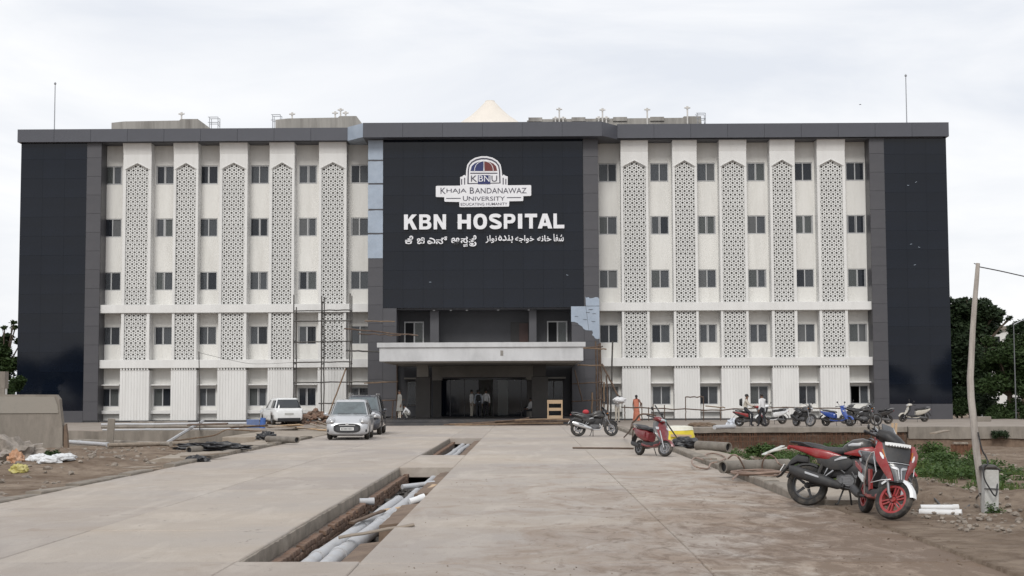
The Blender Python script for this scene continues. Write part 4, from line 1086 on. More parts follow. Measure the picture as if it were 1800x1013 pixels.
    # handlebar head (steered)
    mb = MB(); mb.sect([(.12, 0, .97, .06, .03, 3), (.20, 0, .98, .15, .06, 3), (.31, 0, .975, .15, .07, 2.6), (.42, 0, .945, .09, .055, 2.4), (.47, 0, .925, .04, .03, 2.2)], 18); setm((mb.xf(Matrix.Translation((-.02, 0, 1.0)) @ Matrix.Diagonal((1.15, 1.42, 1.35, 1)) @ Matrix.Translation((0, 0, -.95)) if sport else I)).build('handlebar_cowl', V_plas if sport else third, t), S)
    mb = MB(); mb.ell((.405, 0, .955), (.075, .105, .05), 14, 8); setm(mb.build('headlight', V_lens if not sport else V_scr, t), S)
    mb = MB()
    for s_ in (-1, 1): bar(mb, [(.22, s_ * .12, .98), (.17, s_ * .25, .985), (.12, s_ * .33, .98)], .012)
    setm(mb.build('handlebar', V_plas, t), S)
    for s_ in (-1, 1):
        setm(MB().cyl((.165, s_ * .25, .985), (.10, s_ * .365, .978), .019, seg=10).build('grip', V_seat, t), S)
        setm(bar(MB(), [(.20, s_ * .2, .99), (.24, s_ * .30, .985), (.20, s_ * .36, .975)], .007, 6).build('brake_lever', V_alloy, t), S)
        if mirrors and not (sport and s_ > 0):
            ms = MB(); bar(ms, [(.19, s_ * .17, 1.0), (.20, s_ * .21, 1.10), (.17, s_ * .27, 1.17)], .008, 6); st_ = setm(ms.build('mirror_stem', V_plas, t), S)
            MB().ell((.165, s_ * .28, 1.20), (.018, .062, .045), 12, 7).build('mirror', V_plas, st_)
    if sport:
        mb = MB(); mb.grid(lambda u, v: (.42 - .16 * v - .12 * (2 * u - 1) ** 2, (2 * u - 1) * (.17 - .07 * v * v), 1.03 + .17 * v), 10, 6)
        mb.grid(lambda u, v: (.41 - .16 * v - .12 * (2 * u - 1) ** 2, (2 * u - 1) * (.17 - .07 * v * v), 1.026 + .17 * v), 10, 6); setm(mb.build('windscreen', V_scr, t), S)
        p_ = surf_panel('number_plate', A, [(.90, -.62, .62), (.99, -.66, .66)], V_plate, t, None, .045, .03)
        mb = MB()
        for k in range(8):
            q_ = Vector(A(-.52 + k * .15, .945)); mb.box((q_.x + .051, q_.y, q_.z), (.012, .012, .02), (0, -.3, 0))
        mb.build('plate_print', V_blk, p_)
    if sport:
        for s_ in (-1, 1):
            surf_panel('turn_lamp', A, [(.60, s_ * .62, s_ * .66), (.80, s_ * .68, s_ * .74)], V_amber, t, None, .032, .02, 2)
            setm(bar(MB(), [(.19, s_ * .18, 1.0), (.34, s_ * .15, .98), (.40, s_ * .06, .82)], .006, 5).build('cable', V_plas, t), S)
            MB().prism([(-.30, .60), (-.66, .70), (-.60, .63), (-.32, .55)], 'y', s_ * .186, s_ * .202).build('side_stripe', V_red, t)
        setm(MB().b2(.05, .13, -.11, .11, 1.03, 1.06, bev=.01).build('dash', V_scr, t), S)
    if guard:
        mb = MB(); 
        for s_ in (-1, 1):
            bar(mb, [(.36, s_ * .255, .90), (.42, s_ * .275, .78), (.50, s_ * .25, .60), (.40, s_ * .27, .45), (.62, s_ * .20, .505), (.68, s_ * .1, .53), (.69, 0, .54), ], .0075)
            bar(mb, [(.36, s_ * .255, .90), (.28, s_ * .24, .88), ], .0075)
            bar(mb, [(-.05, s_ * .20, .28), (.02, s_ * .245, .45), (.06, s_ * .25, .72), (.12, s_ * .22, .84), (.22, s_ * .2, .86)], .0115)
        mb.build('crash_guard', V_chr, t)
    return t

def motorcycle(label, cols, loc, yaw, lean=-8, steer=8, group=None, rims=None, detail=True, helmet=None, wire=False, fairing=True, silver_pipe=False):
    main, tank, trim = cols
    t = thing('motorcycle', label, 'motorcycle', loc, (R(lean), 0, yaw), group)
    fx, rx = .68, -.62; Rr = .305; rims = rims or V_blkrim
    S = steer_matrix((.42, 0, .85), R(26), R(steer))
    wheel(t, S @ Matrix.Translation((fx, 0, Rr)), Rr, .085, .225, rims, 5, True, 'wire' if wire else 'alloy')
    wheel(t, Matrix.Translation((rx, 0, Rr)), Rr, .12, .215, rims, 5, not detail, 'wire' if wire else 'alloy')
    mb = MB()
    for s_ in (-1, 1): bar(mb, [(.37, s_ * .095, .96), (.55, s_ * .095, .56), (fx, s_ * .095, Rr)], [.017, .021, .024])
    for z_ in (.92, .80): mb.box((.40 + (.9 - z_) * .45, 0, z_), (.05, .24, .03))
    setm(mb.build('fork', V_alloy, t), S)
    mb = MB(); rr = []
    for k in range(12):
        a = R(30 + 140 * k / 11); p = Vector((fx + math.cos(a) * (Rr + .03), 0, Rr + math.sin(a) * (Rr + .03))); n_ = Vector((math.cos(a), 0, math.sin(a))); w_ = .062
        rr.append([p + Vector((0, -w_, 0)) - n_ * .035, p + Vector((0, -w_ * .8, 0)), p + n_ * .012, p + Vector((0, w_ * .8, 0)), p + Vector((0, w_, 0)) - n_ * .035, p - n_ * .006])
    mb.rings(rr); setm(mb.build('front_mudguard', V_plas if not detail else main, t), S)
    # tank, seat, tail
    mb = MB(); mb.sect([(.36, 0, .86, .05, .05, 2.4), (.32, 0, .87, .10, .10, 2.6), (.20, 0, .885, .145, .125, 2.8), (.06, 0, .875, .15, .115, 2.8), (-.06, 0, .83, .12, .085, 2.8), (-.12, 0, .80, .08, .05, 2.6)], 20); mb.build('fuel_tank', tank, t)
    for s_ in (-1, 1):
        mb = MB(); mb.sect([(.42, s_ * .10, .80, .02, .03, 2), (.34, s_ * .135, .80, .028, .075, 2.4), (.20, s_ * .150, .79, .026, .07, 2.6), (.02, s_ * .145, .775, .02, .03, 2.4), (-.06, s_ * .13, .77, .01, .012, 2)], 12); mb.build('tank_shroud', main, t)
        mb = MB(); mb.sect([(.06, s_ * .11, .64, .02, .03, 2.6), (-.04, s_ * .135, .63, .028, .11, 3), (-.26, s_ * .14, .63, .028, .11, 3), (-.46, s_ * .12, .68, .02, .05, 3)], 12); mb.build('side_cover', trim, t)
        mb = MB(); mb.sect([(-.10, s_ * .115, .725, .02, .02, 2.6), (-.28, s_ * .138, .735, .03, .075, 2.6), (-.48, s_ * .13, .775, .028, .07, 2.6), (-.72, s_ * .09, .845, .02, .036, 2.4), (-.90, s_ * .045, .885, .01, .016, 2.2)], 14); mb.build('tail_panel', main, t)
    mb = MB(); mb.sect([(-.02, 0, .84, .09, .03, 3), (-.10, 0, .81, .12, .06, 3.2), (-.32, 0, .81, .15, .07, 3.2), (-.42, 0, .84, .14, .075, 3.2), (-.62, 0, .89, .115, .06, 3), (-.76, 0, .92, .06, .025, 2.6)], 18); mb.build('seat', V_seat, t)
    mb = MB()
    for s_ in (-1, 1): bar(mb, [(-.52, s_ * .13, .86), (-.70, s_ * .13, .93), (-.86, s_ * .06, .95)], .014)
    bar(mb, [(-.86, -.06, .95), (-.88, 0, .95), (-.86, .06, .95)], .014); mb.build('grab_rail', V_alloy if not detail else V_plas, t)
    MB().box((-.90, 0, .86), (.05, .09, .05), (0, .5, 0), bev=.012).build('tail_light', V_tail, t)
    mb = MB(); mb.sect([(-.60, 0, .68, .09, .06, 3), (-.76, 0, .70, .08, .07, 3), (-.86, 0, .64, .07, .05, 3), (-.95, 0, .53, .07, .018, 4), (-1.02, 0, .45, .075, .01, 4), (-1.08, 0, .42, .075, .008, 4)], 12); mb.build('rear_mudguard', V_plas, t)
    MB().box((-.985, 0, .56), (.012, .18, .12), (0, .55, 0)).build('number_plate', V_plate, t)
    mb = MB(); rr = []
    for k in range(10):
        a = R(60 + 100 * k / 9); p = Vector((rx + math.cos(a) * (Rr + .025), 0, Rr + math.sin(a) * (Rr + .025))); n_ = Vector((math.cos(a), 0, math.sin(a))); w_ = .07
        rr.append([p + Vector((0, -w_, 0)) - n_ * .03, p + Vector((0, -w_ * .8, 0)), p + n_ * .012, p + Vector((0, w_ * .8, 0)), p + Vector((0, w_, 0)) - n_ * .03, p - n_ * .006])
    mb.rings(rr); mb.build('tyre_hugger', V_plas, t)
    # frame, engine, swingarm
    mb = MB(); bar(mb, [(.40, 0, .84), (.33, 0, .55), (.28, 0, .34), (.05, 0, .27)], .022); bar(mb, [(.40, 0, .86), (.10, 0, .74), (-.2, 0, .68), (-.26, 0, .40), (-.2, 0, .28)], .022); mb.build('frame', V_plas, t)
    mb = MB(); mb.sect([(-.18, 0, .37, .11, .09, 4), (-.10, 0, .36, .14, .12, 4), (.12, 0, .36, .14, .11, 4), (.22, 0, .38, .10, .08, 4)], 16)
    for s_ in (-1, 1): mb.cyl((.0, s_ * .12, .37), (.0, s_ * .175, .37), .095, .085, 16); mb.cyl((-.13, s_ * .12, .36), (-.13, s_ * .16, .36), .055, .05, 12)
    mb.build('engine', V_eng, t)
    mb = MB(); mb.sect([(.30, 0, .62, .07, .12, 4), (.15, 0, .58, .10, .15, 4), (-.1, 0, .56, .10, .13, 4), (-.3, 0, .55, .08, .14, 4), (-.42, 0, .58, .06, .08, 4)], 14); mb.build('inner_cover', V_plas, t)
    mb = MB(); cm = Matrix.Translation((.12, 0, .46)) @ Matrix.Rotation(R(20), 4, 'Y')
    for k in range(7): mb.lathe([(.085, k * .026), (.085, k * .026 + .012), (.07, k * .026 + .013), (.07, k * .026 + .025)], cm, 12)
    mb.build('cylinder', V_eng, t)
    mb = MB()
    for s_ in (-1, 1): bar(mb, [(-.2, s_ * .09, .36), (rx, s_ * .095, Rr)], .024); bar(mb, [(-.50, s_ * .12, .33), (-.36, s_ * .12, .66)], .03)
    mb.build('swingarm', V_plas, t)
    # exhaust on the right
    mb = MB(); bar(mb, [(.22, -.06, .48), (.30, -.09, .36), (.22, -.13, .25), (-.02, -.15, .26), (-.12, -.16, .29)], .022)
    mb.sect([(-.10, -.165, .285, .03, .032, 2.4), (-.16, -.17, .305, .055, .065, 2.6), (-.45, -.18, .395, .072, .09, 2.8), (-.76, -.185, .49, .072, .09, 2.8), (-.86, -.185, .52, .05, .06, 2.6)], 16)
    e_ = mb.build('exhaust', V_chr if silver_pipe else V_plas, t)
    mb = MB(); mb.sect([(-.42, -.257, .41, .006, .014, 3), (-.62, -.262, .475, .006, .018, 3)], 8); mb.build('heat_shield', V_silv if detail else V_plas, e_)
    # pegs, bracket, stand, chain case
    mb = MB(); mb.sect([(-.02, -.168, .705, .01, .012, 3), (-.1, -.172, .70, .012, .024, 3), (-.2, -.17, .665, .01, .012, 3)], 8); mb.build('side_trim', V_silv, t)
    mb = MB(); bar(mb, [(-.05, -.12, .30), (-.06, -.29, .30)], .016); bar(mb, [(-.05, .12, .30), (-.06, .29, .30)], .016); bar(mb, [(-.38, -.12, .42), (-.40, -.24, .42)], .014); mb.build('foot_peg', V_plas, t)
    mb = MB(); bar(mb, [(-.22, -.15, .52), (-.38, -.165, .40), (-.30, -.165, .55)], .012); mb.build('peg_bracket', V_silv, t)
    mb = MB(); bar(mb, [(-.02, .12, .26), (.0, .27, -.04)], .014); mb.box((.0, .275, -.035), (.07, .05, .01)); mb.build('side_stand', V_plas, t)
    mb = MB(); bar(mb, [(-.08, -.06, .26), (-.16, -.11, .03), (-.2, -.12, .03)], .013); mb.build('centre_stand', V_plas, t)
    mb = MB(); mb.box((-.4, .11, .36), (.44, .03, .09), (0, .1, 0), bev=.012); mb.build('chain_case', V_plas, t)
    # head: lamp cowl, bars, mirrors (steered)
    mb = MB(); mb.sect([(.36, 0, .98, .06, .05, 2.6), (.44, 0, .96, .12, .12, 2.6), (.54, 0, .92, .115, .11, 2.6), (.60, 0, .90, .07, .07, 2.4)], 16); setm(mb.build('lamp_cowl', main if fairing else V_plas, t), S)
    setm(MB().ell((.575, 0, .90), (.05, .085, .075), 14, 8).build('headlight', V_lens, t), S)
    mb = MB(); mb.grid(lambda u, v: (.52 - .14 * v - .06 * (2 * u - 1) ** 2, (2 * u - 1) * (.11 - .04 * v), 1.02 + .16 * v), 8, 4); setm(mb.build('fly_screen', V_scr, t), S)
    mb = MB(); bar(mb, [(.27, .37, 1.04), (.33, .24, 1.06), (.38, .10, 1.0), (.38, -.10, 1.0), (.33, -.24, 1.06), (.27, -.37, 1.04)], .012); setm(mb.build('handlebar', V_alloy if detail else V_plas, t), S)
    for s_ in (-1, 1):
        setm(MB().cyl((.325, s_ * .26, 1.06), (.265, s_ * .385, 1.038), .018, seg=10).build('grip', V_seat, t), S)
        ms = MB(); bar(ms, [(.33, s_ * .22, 1.06), (.34, s_ * .26, 1.16), (.31, s_ * .32, 1.24)], .008, 6); st_ = setm(ms.build('mirror_stem', V_plas, t), S)
        MB().ell((.305, s_ * .33, 1.26), (.02, .06, .04), 12, 7).build('mirror', V_plas, st_)
        setm(MB().ell((.50, s_ * .17, .87), (.035, .03, .02), 10, 6).build('indicator', V_amber, t), S)
    if detail:
        mb = MB()
        for s_ in (-1, 1): bar(mb, [(.32, s_ * .24, 1.05), (.44, s_ * .20, 1.06), (.46, s_ * .10, .96), (.40, s_ * .05, .84)], .006, 5); bar(mb, [(.46, s_ * .06, .95), (.52, s_ * .12, .70), (.60, s_ * .12, .45), (.66, s_ * .10, .34)], .006, 5)
        setm(mb.build('cable', V_plas, t), S)
        mb = MB(); bar(mb, [(.05, -.13, .50), (.10, -.17, .42), (.22, -.16, .40)], .012, 6); bar(mb, [(-.2, -.13, .60), (-.05, -.15, .48)], .010, 6); mb.build('hose', V_eng, t)
        mb = MB(); mb.sect([(.18, -.158, .90, .004, .02, 3), (.06, -.166, .90, .004, .026, 3), (.0, -.162, .89, .003, .012, 3)], 8); mb.build('tank_badge', V_silv, t)
        mb = MB()
        for k in range(5): mb.box((-.02 + k * .0, -.176, .33 + k * .02), (.11, .006, .007))
        mb.build('engine_fin', V_alloy, t)
        mb = MB(); bar(mb, [(.34, -.20, .62), (.40, -.26, .50), (.30, -.27, .36), (.15, -.24, .30)], .014, 7); bar(mb, [(.34, .20, .62), (.40, .26, .50), (.30, .27, .36), (.15, .24, .30)], .014, 7); mb.build('crash_bar', V_plas, t)
    if helmet:
        MB().ell((-.30, .02, .96), (.13, .11, .10), 16, 9).build('bag', helmet, t)
    return t

moto_yaw = R(-20)
motorcycle('large red and black motorcycle standing side on behind the front scooter', (V_red, V_blk, V_plas), (4.17 + .62 * math.cos(moto_yaw), 22.22 + .62 * math.sin(moto_yaw), .012), moto_yaw, -8, 14)
scooter('red and white sport scooter with red wheels nearest the camera', (V_plas, V_grey, V_red), (4.72, 20.13, .025), R(-86), -8, 44, sport=True, rims=V_redrim, guard=True, fender=V_wht, wheel_r=.262)
s_mid = scooter('dark red scooter with black poles leaning across it on the driveway edge', (V_dred, V_grey, V_dred), (3.36, 40.12, 0), R(-61), -6, 28, rims=V_alloy, wheel_r=.215)
s_pl = MB(); s_pl.box((.43, .0, .955), (.02, .17, .07), (0, -.35, 0)); s_pl.build('tinted_sticker', V_film, s_mid)
motorcycle('black motorcycle with silver exhaust and a red bag on its seat', (V_blk, V_blk, V_plas), (2.64, 58.45, 0), R(5), -7, 18, helmet=PM('red_cloth_bag', (.42, .04, .05), .8, .2, 8, .3, 20), silver_pipe=True, detail=False, fairing=False)

# ---- far row on the terrace
FG = 'two wheelers parked on the terrace before the right wing'
def far(px, py): g = G(px, py); return (g.x, g.y, .0)
scooter('red scooter with a seated rider on the terrace', (V_blk, V_blk, V_red), far(1321, 750), R(-12), 0, -8, FG, detail=False)
scooter('white scooter behind the standing man in a white shirt', (V_wht, V_plas, V_wht), far(1356, 746), R(188), -6, 8, FG, detail=False)
motorcycle('grey motorcycle parked front towards the camera beside the blue scooter', (V_grey, V_grey, V_plas), far(1411, 750), R(-68), -7, 22, FG, V_alloy, False, fairing=False)
scooter('bright blue scooter on the terrace with a grey seat', (V_blue, V_blue, V_blue), far(1471, 749.5), R(-38), -7, -15, FG, detail=False, seatmat=V_grey)
motorcycle('black wire wheeled motorcycle just right of the blue scooter', (V_blk, V_blk, V_plas), far(1517, 749), R(4), -7, -14, FG, V_alloy, False, wire=True, fairing=False)
scooter('dark scooter seen from behind left end of the black motorcycle', (V_grey, V_plas, V_grey), far(1506, 745.5), R(150), -6, 10, FG, detail=False)
scooter('black scooter pointing away right of the wire wheeled motorcycle', (V_blk, V_plas, V_blk), far(1541, 745.5), R(165), -6, 10, FG, detail=False)
scooter('cream scooter alone in front of the dark end wall', (V_cream, V_plas, V_cream), far(1607, 742), R(186), -6, 8, FG, detail=False)

# ------------------------------------------------------------------ cars
C_silver = paint('silver_car_paint', (.50, .51, .53), .3, .6, .35, .12); C_white = paint('white_car_paint', (.74, .75, .75), .3, .6, 0, .12); C_dark = paint('dark_blue_car_paint', (.022, .026, .038), .25, .8, 0, .2)
C_glass = PM('car_glass', (.03, .036, .042), .05, .1, 3, coat=.5); C_ws = PM('pale_windscreen', (.10, .125, .135), .05, .25, 1.6, coat=.6, dirt=(.03, .035, .04), damt=.7, dsc=2.2)
C_trim = PM('car_black_trim', (.02, .02, .022), .5, .1, 6)
def car(label, mat, loc, yaw, L, Wd, H, kind='hatch', wsmat=None, group=None, simple=False):
    t = thing('car', label, 'car', loc, (0, 0, yaw), group)
    hw = Wd / 2; suv = kind == 'suv'; zb = .22 if suv else .17; belt = .98 if suv else .90; wr = .34 if suv else .295
    fa, ra = L / 2 - .78, -L / 2 + .66
    def S(x, z0, z1, k, n=5): return (x, 0, (z0 + z1) / 2, hw * k, (z1 - z0) / 2, n)
    hz = belt + (.06 if suv else -.02)
    secs = [S(L / 2, zb + .14, .52, .72, 4), S(L / 2 - .03, zb + .06, .62, .82), S(L / 2 - .12, zb, .72, .91), S(L / 2 - .32, zb, hz - .10, .965), S(L / 2 - .62, zb, hz - .02, .99), S(L / 2 - 1.0, zb, belt + .05, 1.0), S(L / 2 - 1.5, zb, belt + .02, 1.0, 5), S(0, zb, belt + .02, 1.0), S(-L / 2 + .9, zb, belt + .04, 1.0), S(-L / 2 + .4, zb, belt + .06, .98), S(-L / 2 + .12, zb + .02, belt + .05, .93), S(-L / 2 + .02, zb + .10, belt - .05, .86, 4.5), S(-L / 2, zb + .16, belt - .16, .78, 4)]
    mb = MB(); mb.sect(secs, 36); me = mb.mesh('body', mat)
    o = link('body', me, t)
    cut = MB()
    for x in (fa, ra):
        for s_ in (-1, 1): cut.lathe([(wr + .05, -.28), (wr + .05, .28)], Matrix.Translation((x, s_ * (hw - .02), wr)) @ RX90, 24)
    co = cut.build('cut', mat, t)
    md = o.modifiers.new('b', 'BOOLEAN'); md.object = co; md.operation = 'DIFFERENCE'; md.solver = 'EXACT'
    bpy.context.view_layer.update()
    me2 = bpy.data.meshes.new_from_object(o.evaluated_get(bpy.context.evaluated_depsgraph_get())); me2.name = 'body'; o.modifiers.clear(); o.data = me2
    bpy.data.objects.remove(co)
    me2.materials.clear(); me2.materials.append(mat)
    # cabin: superellipse rings up to the roof
    xf0, xf1, xr0, xr1 = L / 2 - 1.02, L / 2 - (1.72 if not suv else 1.6), -L / 2 + .10, -L / 2 + (.46 if kind == 'hatch' else .34)
    w0, w1 = hw * .95, hw * .735
    z0, z1 = belt - .02, H - .06
    def ring(h, th, k=1.0, n=5.5):
        e = h ** 1.0; xf = xf0 + (xf1 - xf0) * e; xr = xr0 + (xr1 - xr0) * e ** 1.3; w_ = w0 + (w1 - w0) * e ** 1.15
        c, q = math.cos(th), math.sin(th); cx, hx = (xf + xr) / 2, (xf - xr) / 2
        bow = .07 * math.cos(min(abs(th), math.pi / 2)) if abs(th) < math.pi / 2 else .03
        return Vector((cx + (hx + bow * (1 - abs(q) ** 2)) * k * math.copysign(abs(c) ** (2 / n), c), w_ * k * math.copysign(abs(q) ** (2 / n), q), z0 + (z1 - z0) * h))
    mb = MB(); N = 48
    rg = [[ring(h, -math.pi + 2 * math.pi * i / N) for i in range(N)] for h in (0, .33, .66, 1)]
    rg.append([Vector((p.x * .97 + (xf1 + xr1) / 2 * .03, p.y * .93, z1 + .035)) for p in rg[3]]); rg.append([Vector((p.x * .75 + (xf1 + xr1) / 2 * .25, p.y * .7, z1 + .058)) for p in rg[3]])
    mb.rings(rg); mb.build('cabin', mat, t)
    def patch(name, t0, t1, h0, h1, m_, k=1.008):
        mb = MB(); mb.grid(lambda u, v: ring(h0 + (h1 - h0) * v, R(t0 + (t1 - t0) * u), k), 14, 5)
        r2 = MB; return mb.build(name, m_, t)
    patch('windscreen', -41, 41, .06, .93, wsmat or C_glass); patch('rear_window', 138, 222, .10, .94, C_glass)
    for s_ in (-1, 1):
        patch('side_window', s_ * 52, s_ * 87, .08, .88, C_glass); patch('side_window', s_ * 92, s_ * 126, .10, .86, C_glass)
    for x in (fa, ra):
        for s_ in (-1, 1): wheel(t, Matrix.Translation((x, s_ * (hw - .12), wr)), wr, .19, wr * .66, V_alloy, 7, False, seg=24)
    MB().b2(-L / 2 + .2, L / 2 - .2, -hw + .26, hw - .26, zb - .02, zb + .1).build('underbody', C_trim, t)
    fz = 0
    # front
    def fp(pts, x0, x1, name, m_): return MB().prism(pts, 'x', x0, x1).build(name, m_, t, ang=50)
    def oval(cy, cz, a, b, n=3.2, k=20): return [(cy + a * math.copysign(abs(math.cos(2 * math.pi * i / k)) ** (2 / n), math.cos(2 * math.pi * i / k)), cz + b * math.copysign(abs(math.sin(2 * math.pi * i / k)) ** (2 / n), math.sin(2 * math.pi * i / k))) for i in range(k)]
    if kind != 'suv':
        g = fp(oval(0, .44, .50, .17), L / 2 - .10, L / 2 + .012, 'grille', C_trim)
        MB().prism(oval(0, .425, .42, .105), 'x', L / 2 + .0121, L / 2 + .018).build('grille_mesh', PM('dark_grille_mesh', (.05, .05, .055), .5, .2, 40), g)
        MB().b2(L / 2 + .0, L / 2 + .03, -.3, .3, .535, .56).build('grille_bar', V_chr, g)
        fp(oval(0, .585, .06, .045, 2), L / 2 - .03, L / 2 + .025, 'badge', V_chr)
        for s_ in (-1, 1):
            fp([(s_ * a, z_) for a, z_ in ((.56, .36), (.72, .40), (.74, .31), (.60, .28))], L / 2 - .2, L / 2 - .052, 'fog_lamp_housing', C_trim)
    else:
        fp(oval(0, .66, .42, .12), L / 2 - .12, L / 2 - .005, 'grille', C_trim); fp(oval(0, .38, .6, .09), L / 2 - .1, L / 2 + .01, 'lower_intake', C_trim)
        for s_ in (-1, 1): MB().cyl((-L / 2 + .5, s_ * hw * .66, H + .03), (.5, s_ * hw * .66, H + .03), .022, seg=8).build('roof_rail', V_chr, t)
    p_ = MB().b2(L / 2 + .018, L / 2 + .03, -.25, .25, .36, .47).build('number_plate', V_plate, t)
    mb = MB()
    for k in range(9): mb.b2(L / 2 + .0301, L / 2 + .033, -.21 + k * .048, -.185 + k * .048, .385, .445)
    mb.build('plate_print', C_trim, p_)
    for s_ in (-1, 1):
        hl = MB(); hl.ell((L / 2 - .17, s_ * (hw - .20), .69 if not suv else .78), (.20, .18, .14 if not suv else .1), 16, 9, (0, R(-28), s_ * R(-24))); o = hl.build('headlight', V_lens, t)
        MB().ell((L / 2 - .01, s_ * (hw - .25), .675 if not suv else .77), (.05, .07, .06), 12, 7).build('lamp_bulb', V_chr, o)
        mb = MB(); mb.ell((xf0 - .22, s_ * (hw + .085), belt + .05), (.06, .09, .065), 12, 7); mb.box((xf0 - .2, s_ * (hw - .0), belt + .01), (.05, .14, .03)); mb.build('mirror', mat, t)
        for x in (xf0 - .95, xf0 - 1.85): MB().box((x, s_ * (hw + .004), belt - .10), (.17, .02, .028), bev=.006).build('door_handle', mat, t)
        MB().ell((-L / 2 + .12, s_ * (hw - .16), belt - .10), (.09, .10, .12), 12, 8).build('tail_light', V_tail if kind != 'hatchw' else V_wht, t)
    mb = MB()
    for s_ in (-1, 1): mb.box((xf0 + .05, s_ * .3 + .12, belt + .07), (.03, .5, .012), (0, 0, s_ * .12))
    mb.build('wiper', C_trim, t)
    # rear
    MB().b2(-L / 2 - .02, -L / 2 + .06, -.62 * hw / .83, .62 * hw / .83, zb + .02, zb + .22, bev=.03).build('rear_bumper_trim', C_trim, t)
    MB().b2(-L / 2 - .02, -L / 2 + .02, -.25, .25, .55, .66).build('rear_plate', PM('dirty_plate', (.42, .42, .40), .6, .1, 9), t)
    return t
cs = car('silver hatchback facing the camera on the driveway', C_silver, (-6.72, 56.6, 0), R(-87.5), 3.6, 1.62, 1.50, 'hatch', C_ws)
car('dark blue car half hidden behind the silver hatchback', C_dark, (-6.95, 63.2, 0), R(-88), 4.1, 1.74, 1.66, 'suv', C_ws)
car('white hatchback seen from behind beside the building', C_white, (-14.0, 84.5, 0), R(113), 3.75, 1.74, 1.50, 'hatchw')
# ------------------------------------------------------------------ terraces, walls, kerbs
def slabmesh(name, x0, x1, y0, y1, z0, z1, mat, kind='structure', parent=None):
    o = MB().b2(x0, x1, y0, y1, z0, z1, bev=.02).build(name, mat, parent)
    return tag(o, kind=kind) if kind else o
terr = slabmesh('terrace', 4.25, 70, 71.6, 95, -1.6, .0, M_terr)
terr2 = slabmesh('terrace', -60, -8.37, 71.9, 95, -1.6, -.005, M_terr)
slabmesh('forecourt', -8.34, 4.22, 79.27, 80.5, -1.6, -.006, M_terr)
sr = random.Random(21)
# right retaining wall: concrete lip over a recessed earthy face with exposed starter bars
rw = thing('retaining_wall', 'long low retaining wall with rusty bars right of the driveway', 'wall', (0, 71.4, 0))
def lipmesh(x0, x1, mat, z0=-.22, y=-.18):
    N = int((x1 - x0) / .3); mb = MB()
    def rg(x): 
        q = .03 * noise.noise((x * .9, 1, 2)) + .015 * noise.noise((x * 3.1, 4, 2)); return [(x, y + q, z0 + q), (x, y + .01 + q, .02 + .4 * q), (x, y + .1, .045 + .4 * q), (x, .35, .03), (x, .35, z0)]
    mb.rings([rg(x0 + (x1 - x0) * i / N) for i in range(N + 1)]); return mb.build('coping', mat, rw, ang=40)
lipmesh(5.6, 18.2, M_oldcon); lipmesh(18.25, 40, M_oldcon, -.55)
def wallface(x0, x1, z0, z1, y, mat, amp=.05):
    return MB().grid(lambda u, v: (x0 + (x1 - x0) * u, y + amp * noise.noise(((x0 + (x1 - x0) * u) * 1.5, v * 4, 3)), z0 + (z1 - z0) * v), int((x1 - x0) / .3), 5).build('wall_face', mat, rw)
wallface(5.6, 18.2, -1.3, -.2, .0, PM('earth_face', (.105, .068, .048), .95, .35, 3, .8, 20, dirt=(.25, .20, .16), damt=.6, dsc=2.4)); wallface(18.2, 40, -1.3, -.5, -.1, M_wetcon)
mb = MB()
for k in range(150):
    x = 5.8 + k * .082 + sr.uniform(-.025, .025)
    if sr.random() < .85: mb.cyl((x, -.13 + sr.uniform(-.03, .03), -1.2 + sr.uniform(0, .3)), (x + sr.uniform(-.04, .04), -.13 + sr.uniform(-.04, .02), -.24 + sr.uniform(-.1, .06)), .011 + .006 * sr.random(), seg=5)
for z_ in (-.42, -.66): mb.cyl((5.8, -.15, z_), (18, -.15, z_ + .03), .012, seg=5)
tag(mb.build('starter_bars', M_rust, rw), kind='stuff')
# left retaining wall
lw = thing('retaining_wall', 'low stained concrete retaining wall left of the driveway', 'wall', (-15, 70.7, 0))
def lwm(x0, x1, y0, th, zt, z0, mat, n):
    N = int((x1 - x0) / .35); mb = MB()
    def rg(x):
        q = .05 * noise.noise((x * .8, 7, 2)) + .03 * noise.noise((x * 2.7, 4, 9)); return [(x + 15, y0 + .3 * q, z0), (x + 15, y0 + .3 * q, zt + q), (x + 15, y0 + th, zt + q), (x + 15, y0 + th, z0)]
    mb.rings([rg(x0 + (x1 - x0) * i / N) for i in range(N + 1)]); return mb.build(n, mat, lw, ang=30)
lwm(-20.4, -14.4, 0, 1.25, -.02, -1.4, M_oldcon, 'wall_face'); lwm(-14.3, -9.4, -.5, 1.8, .0, -1.4, M_oldcon, 'wall_face'); lwm(-28, -20.5, 1.0, .3, -.05, -1.4, M_oldcon, 'wall_face')
